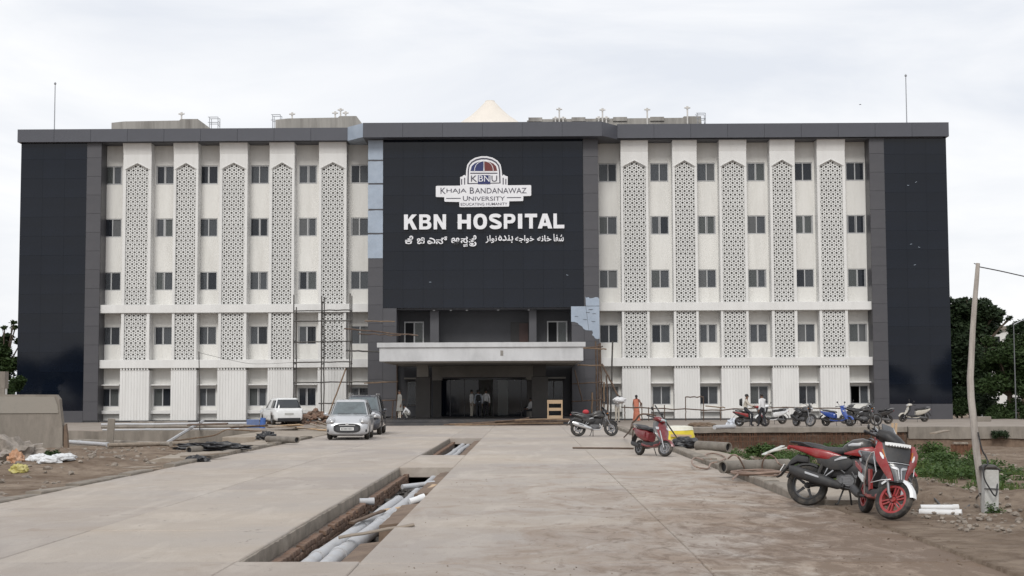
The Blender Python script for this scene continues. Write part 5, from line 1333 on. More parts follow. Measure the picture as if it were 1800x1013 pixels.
# kerbs: separate stones, and the narrow path behind them
kr = tag(thing('right_kerb', None, None), kind='structure')
y = 22.6
while y < 69:
    L_ = sr.uniform(1.0, 1.9); mb = MB(); d_ = sr.uniform(-.012, .012)
    mb.sect([(-L_ / 2 + .02, 0, 0, .15, .19, 9), (-L_ / 4, .01, 0, .15, .19 + sr.uniform(-.01, .01), 9), (L_ / 4, -.008, 0, .152, .19, 9), (L_ / 2 - .02, 0, 0, .15, .19 + sr.uniform(-.015, .01), 9)], 12)
    mb.build('kerb_stone', M_kerb, kr, (RX + .16 + d_, y + L_ / 2, -.06 + sr.uniform(-.015, .015)), (0, sr.uniform(-.03, .03), math.pi / 2 + sr.uniform(-.01, .01)), ang=30); y += L_
def path(name, x0, x1, y0, y1, zt):
    nx, ny = 5, int((y1 - y0) / .5)
    mb = MB()
    def rg(v): 
        q = [(x0 + (x1 - x0) * u + (.25 * noise.noise((v * 14, u * 3, 1)) * u), y0 + (y1 - y0) * v, zt + .025 * noise.noise((u * 3, v * 30, 2)) - .25 * max(0, u - .75) * 2) for u in [i / nx for i in range(nx + 1)]]
        return q + [(q[-1][0], q[-1][1], -.9), (q[0][0], q[0][1], -.9)]
    mb.rings([rg(j / ny) for j in range(ny + 1)])
    return tag(mb.build(name, M_walk), kind='structure')
path('footpath', RX + .28, RX + 1.45, 22.4, 69, .085)
kl = tag(thing('left_kerb', None, None), kind='structure')
y = 20.5
while y < 56.5:
    L_ = sr.uniform(1.1, 2.2); mb = MB()
    mb.sect([(-L_ / 2 + .02, 0, 0, .14, .15, 8), (0, .015, 0, .145, .155, 8), (L_ / 2 - .02, 0, 0, .14, .15 + sr.uniform(-.015, .01), 8)], 12)
    if not (33 < y < 34.5): mb.build('kerb_stone', M_kerb, kl, (LX - .12 + sr.uniform(-.03, .03), y + L_ / 2, -.06 - .05 * sm(34, 24, y) + sr.uniform(-.03, .02)), (0, sr.uniform(-.03, .03), math.pi / 2 + sr.uniform(-.02, .02)), ang=30)
    y += L_
path('footpath', LX - .22, LX - 1.7, 38.5, 58, .055)
slabmesh('footpath', -12, -8.36, 58.4, 71, -.8, .03, M_walk)

# concrete boundary wall on the far left with a broken end
bw = thing('boundary_wall', 'tall bare concrete boundary wall with a broken right end', 'wall', (-18.7, 56, 0))
mb = MB(); mb.prism([(-6, -1), (1.16, -1), (1.14, .45), (1.02, 1.3), (1.0, 1.55), (.86, 1.72), (-6, 1.77)], 'y', 0, .32); mb.build('wall_face', M_oldcon, bw, ang=20)
MB().prism([(-6, 1.02), (.98, 1.02), (.95, 1.30), (.82, 1.64), (-6, 1.70)], 'y', -.035, -.002).build('plaster_band', PM('pale_plaster', (.30, .275, .24), .9, .15, 2, .3, 20, dirt=(.2, .175, .15), damt=.5, dsc=2), bw)
MB().prism([(1.18, -.6), (1.36, -.6), (1.3, .2), (1.24, .62), (1.17, .5)], 'y', .05, .25).build('broken_stub', M_wetcon, bw, ang=15)
sh = thing('gate_hut', 'small white walled hut at the left edge of the photo', 'hut', (-22.95, 62, 0))
MB().b2(-4, 1.05, 0, .3, -.6, 2.0).build('wall', M_white, sh); MB().b2(-4, 1.08, -.1, .35, 2.0, 2.7).build('roof', M_oldcon, sh)
MB().b2(-.6, .55, -.05, -.002, .4, 1.7).build('window_opening', M_dark, sh); MB().b2(.9, 1.1, -.2, -.104, -.4, 1.99).build('post', M_oldcon, sh)

# ------------------------------------------------------------------ scaffolding
M_scaf = PM('dark_scaffold_pole', (.05, .047, .045), .6, .3, 5, .2, 30, dirt=(.16, .12, .09), damt=.4, dsc=3)
M_bam = PM('bamboo_pole', (.20, .135, .085), .75, .25, 5, .2, 30, dirt=(.14, .095, .065), damt=.6, dsc=4)
M_bamd = PM('dark_bamboo_pole', (.085, .055, .04), .8, .3, 5, .2, 30, dirt=(.27, .2, .14), damt=.4, dsc=4)
def rel(p, o): return (p[0] - o[0], p[1] - o[1], p[2] - o[2])
def polepts(a, b, wob=.02, n=8, sd=0):
    a, b = Vector(a), Vector(b); return [a.lerp(b, i / n) + Vector((wob * noise.noise((i * .9, sd, 1)), wob * noise.noise((i * .9, sd, 5)), wob * noise.noise((i * .9, sd, 9)))) for i in range(n + 1)]
base = W(568, 740, 90.6); base.z = 0
sc_ = thing('scaffold', 'dark pole scaffold in front of the left wing beside the entrance', 'scaffold', base)
def sp(px0, py0, px1, py1, Y0, Y1, r, mat, name, par, org, sd=0, wob=.03):
    a, b = W(px0, py0, Y0), W(px1, py1, Y1)
    MB().tube([p - org for p in polepts(a, b, wob, 8, sd)], r, 7).build(name, mat, par)
for i, (x, yt, yb, Y) in enumerate(((516.5, 518, 736, 89.6), (521, 540, 734, 90.9), (565.5, 520, 738, 89.6), (570, 522, 736, 90.9), (615.5, 516, 690, 89.6), (618.5, 520, 690, 90.9), (566.5, 530, 600, 89.7))):
    sp(x, yt, x - .8, yb, Y, Y, .038, M_scaf, 'standard', sc_, base, i)
for i, (y0, y1, xa, xb) in enumerate(((547, 545, 516, 617), (565, 564, 516, 618), (602, 600, 516, 618), (637.5, 636, 515, 618), (673, 670.5, 515, 695), (709.5, 709, 560, 605))):
    sp(xa, y0, xb, y1, 89.5, 89.5, .038, M_scaf, 'ledger', sc_, base, 20 + i)
for i, y in enumerate((547, 600, 640, 673)):
    for x in (518, 567, 617): sp(x - 1.5, y, x + 2, y - .5, 89.4, 91.0, .03, M_scaf, 'transom', sc_, base, 40 + i)
sp(608, 648, 575, 736, 89.2, 88.4, .045, M_bam, 'brace', sc_, base, 77)
sp(605, 578, 735, 590, 89, 88.5, .045, M_bamd, 'projecting_pole', sc_, base, 78, .1); sp(630, 587, 705, 590, 88.9, 88.6, .035, M_bamd, 'projecting_pole', sc_, base, 82, .1)
sp(608, 616.5, 667, 618.5, 89.2, 88.8, .05, M_scaf, 'projecting_pole', sc_, base, 79); sp(641, 564.5, 694, 565.5, 89, 89, .035, M_bam, 'projecting_pole', sc_, base, 80)
base2 = W(1058, 745, 87.5); base2.z = 0
sb = thing('scaffold', 'rough bamboo scaffold right of the entrance canopy', 'scaffold', base2)
for i, (x0, y0, x1, y1, Y, m_) in enumerate(((1047, 600, 1050, 742, 88.6, M_bamd), (1055, 603, 1058, 742, 87.8, M_bamd), (1052, 605, 1054, 742, 88.8, M_bamd), (1077, 600, 1073, 740, 88.2, M_scaf), (1062, 672, 1061, 744, 87, M_bam), (1066, 660, 1070, 742, 87, M_bamd), (1041, 690, 1040, 742, 86.5, M_bam))):
    sp(x0, y0, x1, y1, Y, Y, .05, m_, 'standard', sb, base2, 90 + i, .06)
for i, (x0, y0, x1, y1, m_) in enumerate(((1023, 612, 1066, 614, M_bam), (1015, 642, 1062, 643, M_bam), (1005, 675, 1060, 672, M_bamd), (1005, 706, 1062, 703, M_bamd), (1030, 611, 1060, 609, M_bamd))):
    sp(x0, y0, x1, y1, 87.6, 87.6, .04, m_, 'ledger', sb, base2, 110 + i, .06)
sp(1058, 640, 1087, 697, 87.2, 86.6, .055, M_bamd, 'brace', sb, base2, 120); sp(1010, 650, 1024, 706, 87.4, 87.4, .04, M_bamd, 'brace', sb, base2, 121)
b3 = W(680, 742, 82.6); b3.z = .15
rl = thing('pole_railing', 'brown bamboo pole railing left of the entrance', 'railing', b3)
sp(655, 705, 712, 703, 82.5, 82.5, .035, M_bamd, 'rail', rl, b3, 130); sp(671, 705, 670, 740, 82.5, 82.5, .035, M_bamd, 'post', rl, b3, 131); sp(691, 705, 689, 740, 82.5, 82.5, .035, M_bamd, 'post', rl, b3, 132); sp(698, 640, 697, 740, 83, 83, .03, M_bamd, 'post', rl, b3, 133)
sp(640, 674, 700, 671, 82.6, 82.6, .03, M_bam, 'rail', rl, b3, 134)
b4 = W(1236, 740, 88); b4.z = 0
br = thing('pole_barrier', 'long brown pole barrier running along the right wing', 'barrier', b4)
for i, (x0, y0, x1, y1) in enumerate(((1092, 716, 1240, 721), (1232, 722, 1385, 716), (1375, 716, 1500, 719), (1205, 698, 1237, 698), (1240, 714, 1275, 717))): sp(x0, y0, x1, y1, 88, 88, .035, M_bamd if i != 4 else M_bam, 'rail', br, b4, 140 + i, .08)
for i, (x, y0) in enumerate(((1205, 698), (1236.5, 697), (1266, 716), (1128, 708), (1148, 710), (1168, 712), (1098, 712), (1140, 716))): sp(x, y0, x + .5, 739.5, 88, 88, .03, M_bamd, 'post', br, b4, 150 + i)

# ------------------------------------------------------------------ utility pole, box, wires
M_pole = PM('weathered_wood_pole', (.40, .365, .33), .85, .22, 4, .5, 25, dirt=(.15, .12, .10), damt=.5, dsc=3, sc3=(3, 3, .4))
pp = [(1719, 463), (1717, 490), (1713, 535), (1710, 580), (1707.5, 630), (1705.5, 665), (1707, 700), (1712, 745), (1716, 790), (1723, 845), (1729, 880), (1732, 912)]
b5 = W(1732, 906, 20.75)
up = thing('utility_pole', 'crooked thin wooden pole carrying a wire at the right edge', 'pole', b5)
MB().tube([W(x, y, 20.75) - b5 for x, y in pp], [.028, .032, .035, .038, .042, .046, .048, .049, .049, .048, .050, .052], 10).build('pole', M_pole, up)
MB().tube([W(1719, 466, 20.75) - b5, W(1712, 463, 20.75) - b5], .006, 5).build('wire_tie', M_scaf, up)
bx = thing('concrete_post', 'short white square post with a black cap beside the crooked pole', 'post', W(1740, 908, 20.55))
mb = MB(); mb.b2(-.085, .105, -.06, .12, -.05, .64, bev=.012); mb.xf(Matrix.Rotation(R(2), 4, 'Y')); mb.build('post_body', PM('dirty_white_concrete', (.50, .50, .48), .85, .12, 3, .4, 25, dirt=(.28, .25, .21), damt=.5, dsc=4), bx)
mb = MB(); mb.sect([(-.10, .03, .655, .09, .03, 3), (-.04, .03, .68, .11, .035, 3), (.08, .03, .675, .11, .03, 3), (.15, .03, .63, .08, .025, 3)], 14); mb.build('cap', M_scaf, bx)
MB().tube([(-.09, -.075, .38), (0, -.08, .385), (.115, -.075, .375)], .008, 6).build('strap', M_scaf, bx)
def cable(name, pts, r, mat, label, cat='cable', grp=None, parts=False):
    P = [Vector(p) for p in pts]; Q = []
    for i in range(len(P) - 1):
        p0, p1, p2, p3 = P[max(i - 1, 0)], P[i], P[i + 1], P[min(i + 2, len(P) - 1)]
        for k in range(6):
            t_ = k / 6; Q.append(.5 * ((2 * p1) + (p2 - p0) * t_ + (2 * p0 - 5 * p1 + 4 * p2 - p3) * t_ * t_ + (3 * p1 - p0 - 3 * p2 + p3) * t_ ** 3))
    Q.append(P[-1]); o = Q[0]
    return tag(MB().tube([q - o for q in Q], r, 6).build(name, mat, None, o), label, cat, grp)
M_cab = PM('black_cable', (.02, .02, .021), .5, .1, 8)
wpt = lambda x, y, Y=20.6: W(x, y, Y)
cable('wire', [wpt(1720, 469, 20.75), wpt(1760, 477, 20.9), wpt(1800, 486, 21.1), wpt(1900, 508, 21.6)], .008, M_cab, 'overhead wire running off the top of the crooked pole to the right edge', 'wire')
cable('cable', [wpt(1719, 760, 20.66), wpt(1726, 790, 20.62), wpt(1734, 805, 20.6), wpt(1736, 816, 20.5), wpt(1729, 822, 20.45), wpt(1730, 840, 20.42), wpt(1738, 856, 20.4), wpt(1750, 872, 20.4), wpt(1753, 850, 20.5), wpt(1750, 828, 20.5)], .011, M_cab, 'black cable looped round the white post')
cable('cable', [wpt(1723, 868, 20.7), G(1713, 886) + Vector((0, 0, .06)), G(1700, 898) + Vector((0, 0, .05)), G(1680, 905) + Vector((0, 0, .03)), G(1660, 900) + Vector((0, 0, .04)), G(1640, 889) + Vector((0, 0, .12)), G(1622, 886) + Vector((0, 0, .06))], .014, M_cab, 'black hose sagging from the white post over the white pipes')
pipe('white_pipe', [tuple(G(1618, 893, .08)), tuple(G(1684, 893, .08))], .045, M_pvcw, 'rear one of two white pipes on the dirt behind the scooter', 'white pipes by the front scooter', sockets=False)
pipe('white_pipe', [tuple(G(1616, 901, .05)), tuple(G(1690, 903, .05))], .05, M_pvcw, 'front one of two white pipes on the dirt behind the scooter', 'white pipes by the front scooter', sockets=False)

# ------------------------------------------------------------------ right verge clutter
def hollow_pipe(name, a, b, r, mat, label, rag=False):
    a, b = Vector(a), Vector(b); d = b - a; L_ = d.length; t = thing(name, label, 'pipe', a, (0, 0, 0))
    M = d.to_track_quat('Z', 'Y').to_matrix().to_4x4()
    mb = MB(); mb.lathe([(r, 0), (r * 1.01, L_ * .3), (r, L_ * .7), (r, L_), (r * .8, L_), (r * .8, 0)], M, 20, closed=True); mb.build('pipe_body', mat, t)
    MB().lathe([(0, r * .6), (r * .79, r * .6), (r * .79, r * .7), (0, r * .7)], M, 16).build('bore_shade_disc', M_bplas, t); MB().lathe([(0, L_ - r * .7), (r * .79, L_ - r * .7), (r * .79, L_ - r * .6), (0, L_ - r * .6)], M, 16).build('bore_shade_disc', M_bplas, t)  # added black discs, standing in for shade inside the pipe ends
    return t
M_pipecon = PM('dusty_concrete_pipe', (.20, .18, .155), .92, .2, 3, .5, 25, dirt=(.085, .07, .058), damt=.75, dsc=2.5)
M_bplas = PM('black_plastic_and_bore_shade', (.015, .015, .017), .35, .2, 6, .5, 8)
hollow_pipe('concrete_pipe', G(1270, 832, .10) + Vector((0, 0, .12)), G(1385, 826, .10) + Vector((0, 0, .10)), .125, M_pipecon, 'grey concrete pipe on the right footpath with coiled hose beside it')
hollow_pipe('concrete_pipe', G(1226, 791, .08) + Vector((0, 0, .12)), G(1281, 793, .08) + Vector((0, 0, .1)), .14, M_pipecon, 'grey concrete pipe half wrapped in black plastic beyond the coiled hose')
M_pipecon = PM('dusty_concrete_pipe', (.20, .18, .155), .92, .2, 3, .5, 25, dirt=(.085, .07, .058), damt=.75, dsc=2.5)
M_bplas = PM('black_plastic_and_bore_shade', (.015, .015, .017), .35, .2, 6, .5, 8)
def lump(name, c, r, mat, label, cat, seed, amp=.3, fr=2.2, sub=4, flat=True, rot=0, grp=None):
    bm_ = MB(); q = bmesh.ops.create_icosphere(bm_.bm, subdivisions=sub, radius=1)
    for v in q['verts']:
        n_ = 1 + amp * noise.noise(v.co * fr + Vector((seed, 0, 0))) + amp * .5 * noise.noise(v.co * fr * 2.6 + Vector((0, seed, 0)))
        v.co = Vector((v.co.x * r[0] * n_, v.co.y * r[1] * n_, max(v.co.z, -.35) * r[2] * n_))
    return tag(bm_.build(name, mat, None, (c[0], c[1], c[2] + .3 * r[2]), (0, 0, rot), ang=60), label, cat, grp)
g = G(1207, 787, .1); lump('plastic_sheet', g, (.42, .35, .22), M_bplas, 'crumpled black plastic wrapped over the end of the far concrete pipe', 'plastic sheet', 3, .4, 2.6)
# yellow sheet over stacked sacks
g = G(1192, 779, 0)
yt = thing('covered_stack', 'bright yellow and white sheet draped over a stack beside the mid scooter', 'tarpaulin', g)
M_yel = PM('yellow_plastic_sheet', (.62, .50, .03), .45, .15, 4, .4, 8); M_wpl = PM('white_plastic_sheet', (.68, .66, .56), .5, .1, 4, .4, 8)
def tarp(u, v, hi):
    a = u * 2 * math.pi; rx = (.62 - .14 * v); ry = .5 - .1 * v
    return (rx * math.copysign(abs(math.cos(a)) ** .6, math.cos(a)) * (1 + .06 * noise.noise((u * 9, v * 2, 1))), ry * math.copysign(abs(math.sin(a)) ** .6, math.sin(a)) * (1 + .06 * noise.noise((u * 9, v * 2, 5))), -.05 + .60 * v + .03 * noise.noise((u * 5, v, 3)))
mb = MB(); mb.grid(lambda u, v: tarp(u, v * .80, 0), 40, 6); mb.build('yellow_sheet', M_yel, yt)
mb = MB(); rgs = [[Vector(tarp(i / 40, .80 + .2 * k / 3, 0)) * (1.015 if k == 0 else 1) for i in range(40)] for k in range(4)]; c_ = Vector((0, 0, .58)); rgs.append([p.lerp(c_, .5) + Vector((0, 0, .02)) for p in rgs[-1]]); mb.rings(rgs, cap=True); mb.build('white_sheet', M_wpl, yt)
for k in range(2): MB().box((.05, -.52, .1 + .16 * k), (.7, .04, .08), (0, .03 * k, 0)).build('board', M_timber, yt)
cable('leaning_pole', [W(1151.5, 713, 41.2), W(1172, 744, 41.2), G(1193, 774, .12)], .022, M_cab, 'straight black pole leaning behind the mid scooter handlebar', 'pole')
cable('bent_branch', [W(1153, 731, 41.4), W(1140, 728.5, 41.5), W(1126, 729, 41.6), W(1118, 738, 41.7), W(1111, 745, 41.8), W(1108, 756, 41.9), G(1097, 769, .05)], .026, M_bamd, 'bent dark branch sloping down left of the mid scooter', 'branch')
cable('bent_branch', [W(1112, 744, 41.9), W(1113, 757, 42), G(1111, 772, .05)], .02, M_bamd, 'short forked branch upright at the left of the mid scooter', 'branch')
rd = cable('dark_rod', [G(1007, 787.5, .03), G(1060, 788, .035), G(1114, 788.5, .03)], .03, M_bamd, 'long thin dark rod lying on the driveway left of the mid scooter', 'rod')
M_hose = PM('dusty_pink_hose', (.27, .19, .15), .7, .15, 6, .1, 20)
def coil(cx, cy, z, n, r0, sd, sx=1., sy=1.):
    q = random.Random(sd); pts = []
    for k in range(n * 10):
        a = k * .628; r = r0 * (1 + .22 * noise.noise((k * .13, sd, 0))); pts.append((cx + r * sx * math.cos(a) + .06 * math.sin(k * .11 + sd), cy + r * sy * math.sin(a), z + .012 * (k // 10) + .02 * abs(noise.noise((k * .3, sd, 1)))))
    return pts
g = G(1325, 836, .11); cable('coiled_hose', coil(g.x + .1, g.y + .3, .12, 5, .42, 2, 1, 1.4), .017, M_hose, 'coiled dusty hose heaped on the right footpath', 'hose')
cable('coiled_hose', [G(1288, 842, .12), G(1300, 832, .14), G(1308, 824, .18), G(1303, 812, .36), G(1296, 802, .5), G(1288, 800, .5), G(1280, 806, .4)], .018, M_hose, 'hose looped up over the near concrete pipe', 'hose')
cable('coiled_hose', [G(1340, 828, .14), G(1340, 815, .3), G(1345, 803, .45), G(1352, 799, .5), G(1362, 805, .4), G(1370, 816, .3), G(1385, 820, .14)], .016, M_hose, 'thin hose arching above the coiled hose near the motorcycle', 'hose')
cable('coiled_hose', [G(1235, 808, .12), G(1222, 805, .12), G(1216, 811, .12), G(1222, 820, .1), G(1243, 824, -.0 + .03), G(1250, 815, .1), G(1262, 812, .12), G(1275, 804, .12), G(1255, 797, .12), G(1240, 800, .12), G(1250, 808, .12)], .020, M_hose, 'loose hose ring on the footpath hanging over the kerb', 'hose')
cable('coiled_hose', [G(1345, 826, .13), G(1380, 830, .13), G(1400, 833, .12)], .02, M_hose, 'straight end of hose running behind the motorcycle wheel', 'hose')
board('white_board', G(1343, 799, .05), G(1376, 784, .12), .13, .03, PM('flaking_white_board', (.55, .56, .53), .7, .1, 4), 'white painted board lying slanted in the weeds behind the hose', 'board')
board('white_board', G(1352, 795, .1), G(1384, 787, .15), .1, .03, PM('pale_batten', (.5, .48, .42), .7, .1, 4), 'thin pale batten beside the slanted white board', 'board')
pipe('grey_pipe', [tuple(G(1256, 751.5, .12)), tuple(G(1290, 750, .12))], .10, M_pvc, 'grey pipe piece on the terrace edge left of the rider', sockets=False)
g = G(1290, 748, 0); lump('cloth_bundle', (g.x, g.y, 0), (.33, .3, .28), PM('white_blue_cloth', (.55, .58, .63), .8, .12, 6, .4, 12), 'crumpled white and pale blue sheet by the red scooter on the terrace', 'sheet', 9, .4, 3)
g = G(1234, 750, 0); lump('rubble_mound', (g.x, g.y, 0), (.7, .4, .16), M_dirt, 'low brown heap on the terrace edge above the rusty bars', 'heap', 4, .3, 3)
# slats, rusty shuttering, block, planks on terrace edge
sl = thing('slat_pair', 'pair of pale yellow upright slats showing behind the front scooter mirror', 'slats', (10.9, 44.6, -.5))
for k, dx in enumerate((0, .11)): MB().box((dx, 0, .62), (.07, .03, 1.3), (0, .09, 0)).build('slat', M_timber, sl)
rp = thing('shuttering_panel', 'rusty red brown shuttering panel standing in the dirt left of the crooked pole', 'panel', (15.9, 54, -.9))
mb = MB(); mb.box((0, 0, .38), (1.1, .05, .62)); mb.build('plate', M_rust, rp)
for k in range(8): MB().box((-.49 + k * .14, -.05, .38), (.03, .05, .6)).build('stiffener', M_rust, rp)
MB().box((-.2, .0, .74), (.5, .2, .06)).build('cap_stone', M_stone, rp)
board('plank', G(1640, 762, -.02), G(1664, 757, .06), .3, .06, M_plank, 'grey plank on the terrace edge right of the front scooter', 'plank')
tag(MB().b2(-.4, .4, -.25, .25, 0, .28, bev=.02).build('concrete_block', M_oldcon, None, tuple(G(1728, 741))), 'pale concrete block on the terrace right of the crooked pole', 'block')
board('batten', tuple(G(1765, 822, -.35)), tuple(G(1830, 826, -.35)), .12, .05, M_plank, 'grey batten lying in the dirt at the right edge', 'batten')
board('batten', tuple(G(1752, 836, -.3)), tuple(G(1800, 838, -.3)), .1, .05, M_plank, 'second grey batten in the dirt below the first', 'batten')
lump('stump', (11.6, 33.5, -.5), (.12, .12, .35), M_wetcon, 'dark stump in the dirt right of the white post', 'stump', 12, .2, 3, 3)
# loose stones in the dirt on both sides (uncountable)
mb = MB()
rubble(mb, 170, lambda r: (r.uniform(5.4, 9.5), r.uniform(18, 29)), .015, .07, 0, sr, .7, lambda x, y: hgt(x, y) + .01)
rubble(mb, 150, lambda r: (r.uniform(5.6, 20), r.uniform(29, 66)), .03, .14, 0, sr, .7, lambda x, y: hgt(x, y))
rubble(mb, 900, lambda r: (r.uniform(-21, -8.7), r.uniform(24, 68)), .015, .10, 0, sr, .7, lambda x, y: hgt(x, y))
rubble(mb, 120, lambda r: (-13.5 + r.gauss(0, 1.6), 37 + r.gauss(0, 3)), .03, .13, 0, sr, .7, lambda x, y: hgt(x, y))
rubble(mb, 260, lambda r: (5.2 + r.expovariate(1.2), r.uniform(17.5, 26)), .012, .05, 0, sr, .7, lambda x, y: hgt(x, y) + .015)
tag(mb.build('loose_stones', M_stone, ang=12), kind='stuff')

# ------------------------------------------------------------------ left side clutter
for i, (x0, y0, x1, y1, Y0, Y1, r) in enumerate(((178, 746.5, 445, 744, 74, 74, .06), (178, 751, 420, 749.5, 72, 72.3, .07), (180, 756, 420, 754, 70.9, 70.9, .04), (230, 743, 330, 742, 77, 77, .05))):
    a, b = W(x0, y0, Y0), W(x1, y1, Y1); n_ = 6
    pipe('long_pipe', [tuple(a.lerp(b, k / n_) + Vector((0, 0, .02 * noise.noise((k * .8, i, 0))))) for k in range(n_ + 1)], r, (M_pvc, M_oldcon, M_pvc, M_oldcon)[i], ('rearmost long grey pipe lying along the left wall', 'thick dusty pipe lying along the top of the left wall', 'thin pale pipe along the front edge of the left wall', 'short dusty pipe at the back near the plinth')[i], 'pipes on the left wall')
for i, (x0, y0, x1, y1, z) in enumerate(((107, 776, 190, 782, .05), (130, 775, 300, 781, .05), (190, 783, 330, 779, .04))):
    pipe('ground_pipe', [tuple(G(x0 + (x1 - x0) * k / 5, y0 + (y1 - y0) * k / 5, -.25) + Vector((0, 0, .05 * noise.noise((k, i, 0))))) for k in range(6)], .085, (M_pvc, M_oldcon, M_plank)[i], ('grey pipe on the dirt by the broken concrete wall', 'dusty pipe on the dirt right of the grey pipe', 'brown pole on the dirt left of the slanted pole')[i], 'pipes on the dirt left')
tag(MB().box((0, 0, .45), (.28, .25, 1.2), (0, .06, .2), bev=.02).build('stub_post', M_oldcon, None, tuple(G(194, 782, -.3))), 'short upright concrete post in the dirt on the left', 'post')
cable('slanted_pole', [G(290, 781, -.3), W(322, 761, 66), W(357, 740, 72)], .07, M_pvc, 'grey pole leaning up from the dirt to the left terrace', 'pole')
cable('thin_mast', [W(351, 757, 69), W(351, 690, 69), W(349.5, 618, 69)], .022, M_scaf, 'thin upright rod in front of the left wing', 'rod')
cable('wire', [W(349.5, 620, 69), W(400, 632, 73), W(450, 640, 78), W(520, 637, 89)], .008, M_cab, 'thin wire from the upright rod to the dark scaffold', 'wire')
cable('bamboo', [G(280, 779, -.25), W(330, 772, 66), W(374, 766, 68), W(392, 758, 69.5), W(406, 755.5, 69.8), W(470, 759, 69.5), W(525, 762, 69), W(560, 763, 68)], .035, M_bam, 'long yellowish cane lying over the left wall', 'cane')
M_bsh = PM('faded_blue_sheet', (.12, .17, .32), .6, .15, 4, .3, 10, dirt=(.22, .24, .3), damt=.4, dsc=3)
bc = thing('blue_panel', 'faded blue plastic panel beside the white hatchback', 'panel', tuple(W(450, 753, 72)))
MB().box((-.15, 0, .22), (.62, .05, .42), (.1, 0, .0), bev=.01).build('sheet', M_bsh, bc); MB().cyl((.3, .02, .0), (.34, .02, .5), .15, .13, 14).build('drum', PM('blue_drum', (.05, .12, .36), .5, .1, 4), bc)
pk = random.Random(31)
pl_ = ['grey plank', 'brown plank', 'pale plank']
spots = [(405, 752, 470, 748, .12), (470, 751, 530, 747, .14), (430, 748, 520, 752, .2), (520, 752, 575, 757, .1), (480, 757, 560, 752, .08), (540, 762, 590, 752, .05), (500, 764, 560, 760, .05), (440, 759, 500, 763, .1), (545, 745, 590, 758, .16), (556, 741, 600, 756, .3), (330, 747, 400, 745, .1), (505, 768, 522, 752, .3)]
desc = ['left end of the heap by the blue panel', 'under the white hatchback', 'lying level behind the cane', 'pointing at the silver hatchback wheel', 'at the back of the heap', 'nearest the silver hatchback', 'flat on the footpath left of the silver hatchback', 'in front of the blue panel', 'slanting towards the silver hatchback', 'leaning highest against the brick heap', 'on the wall left of the blue panel', 'propped upright in the heap']
for k, (x0, y0, x1, y1, z) in enumerate(spots):
    a, b = W(x0, y0, 67 + pk.uniform(0, 3)), W(x1, y1, 66 + pk.uniform(0, 3)); m_, nm = pk.choice(((M_plank, 'grey'), (M_bamd, 'brown'), (M_timber, 'pale')))
    board('plank', a, b, pk.uniform(.14, .3), .05, m_, nm + ' plank ' + desc[k], 'plank', pk.uniform(-.3, .3), 'planks heaped by the white hatchback')
mb = MB(); q = G(563, 744, 0)
rubble(mb, 200, lambda r: (q.x + r.gauss(0, .9), q.y - 2 + r.gauss(0, .8)), .06, .2, 0, pk, .8, lambda x, y: .0 + max(0, .75 - .55 * math.hypot(x - q.x, y - q.y + 2)))
tag(mb.build('brick_rubble', PM('brick_rubble', (.20, .125, .09), .95, .35, 3, .8, 20, dirt=(.25, .21, .17), damt=.6, dsc=2), None, ang=12), kind='stuff')
hollow_pipe('concrete_pipe', G(470, 777, .06) + Vector((0, 0, .1)), G(522, 779, .06) + Vector((0, 0, .1)), .11, M_pipecon, 'grey concrete pipe on the left footpath edge below the planks'); 
hollow_pipe('concrete_pipe', G(332, 798, .0) + Vector((0, 0, .1)), G(405, 793, .0) + Vector((0, 0, .1)), .11, M_pipecon, 'grey concrete pipe under black plastic by the left kerb')
g = G(375, 790, .1); lump('plastic_sheet', (g.x, g.y, .1), (1.0, .28, .16), M_bplas, 'long strip of black plastic over the pipe by the left kerb', 'plastic sheet', 14, .5, 3)
g = G(468, 772, .1); lump('plastic_sheet', (g.x, g.y, .1), (.35, .25, .2), M_bplas, 'scrap of black plastic at the end of the left footpath pipe', 'plastic sheet', 15, .5, 3)
g = G(345, 812, .0); lump('plastic_sheet', (g.x, g.y, -.02), (.3, .25, .13), M_bplas, 'black plastic tucked round a kerb stone on the left', 'plastic sheet', 16, .5, 3)
board('plank', G(322, 803, .12), G(398, 796, .16), .22, .05, M_plank, 'grey plank lying along the left kerb in front of the black plastic', 'plank')
board('sheet_board', G(224, 822, .03), G(276, 821, .05), .5, .02, M_plank, 'thin pale board lying flat on the driveway edge at left', 'board')
M_sack = PM('white_sack_cloth', (.66, .67, .68), .8, .08, 6, .5, 14, dirt=(.4, .38, .35), damt=.4, dsc=5)
for k, (x, y, rx_, lab) in enumerate(((68, 822, .27, 'leftmost of three white sacks in the rubbish'), (88, 824, .28, 'middle one of three white sacks in the rubbish'), (111, 823, .34, 'right and largest of three white sacks in the rubbish'))):
    g = G(x, y, -.05); lump('sack', (g.x, g.y, hgt(g.x, g.y) + .0), (rx_, .22, .12), M_sack, lab, 'sack', 20 + k, .3, 2.4, 4, True, k * .5, 'white sacks dumped on the left')
g = G(34, 826, 0); lump('plastic_bag', (g.x, g.y, hgt(g.x, g.y)), (.20, .18, .15), PM('yellow_bag', (.42, .37, .10), .6, .25, 5, .4, 10, dirt=(.6, .55, .5), damt=.4, dsc=5), 'yellow bag in the rubbish at the left', 'bag', 30, .4, 2.5)
g = G(28, 817, 0); lump('plastic_bag', (g.x, g.y, hgt(g.x, g.y)), (.20, .2, .22), PM('orange_bag', (.42, .22, .12), .6, .25, 5, .4, 10, dirt=(.6, .5, .4), damt=.5, dsc=5), 'dull orange bag behind the yellow bag', 'bag', 33, .4, 2.5)
g = G(12, 812, 0); lump('rubbish_heap', (g.x, g.y, hgt(g.x, g.y) - .1), (.9, .9, .5), PM('rubbish', (.24, .21, .18), .9, .4, 5, .8, 14, dirt=(.45, .4, .36), damt=.5, dsc=4), 'heap of grey rubbish at the left edge', 'heap', 35, .45, 3)
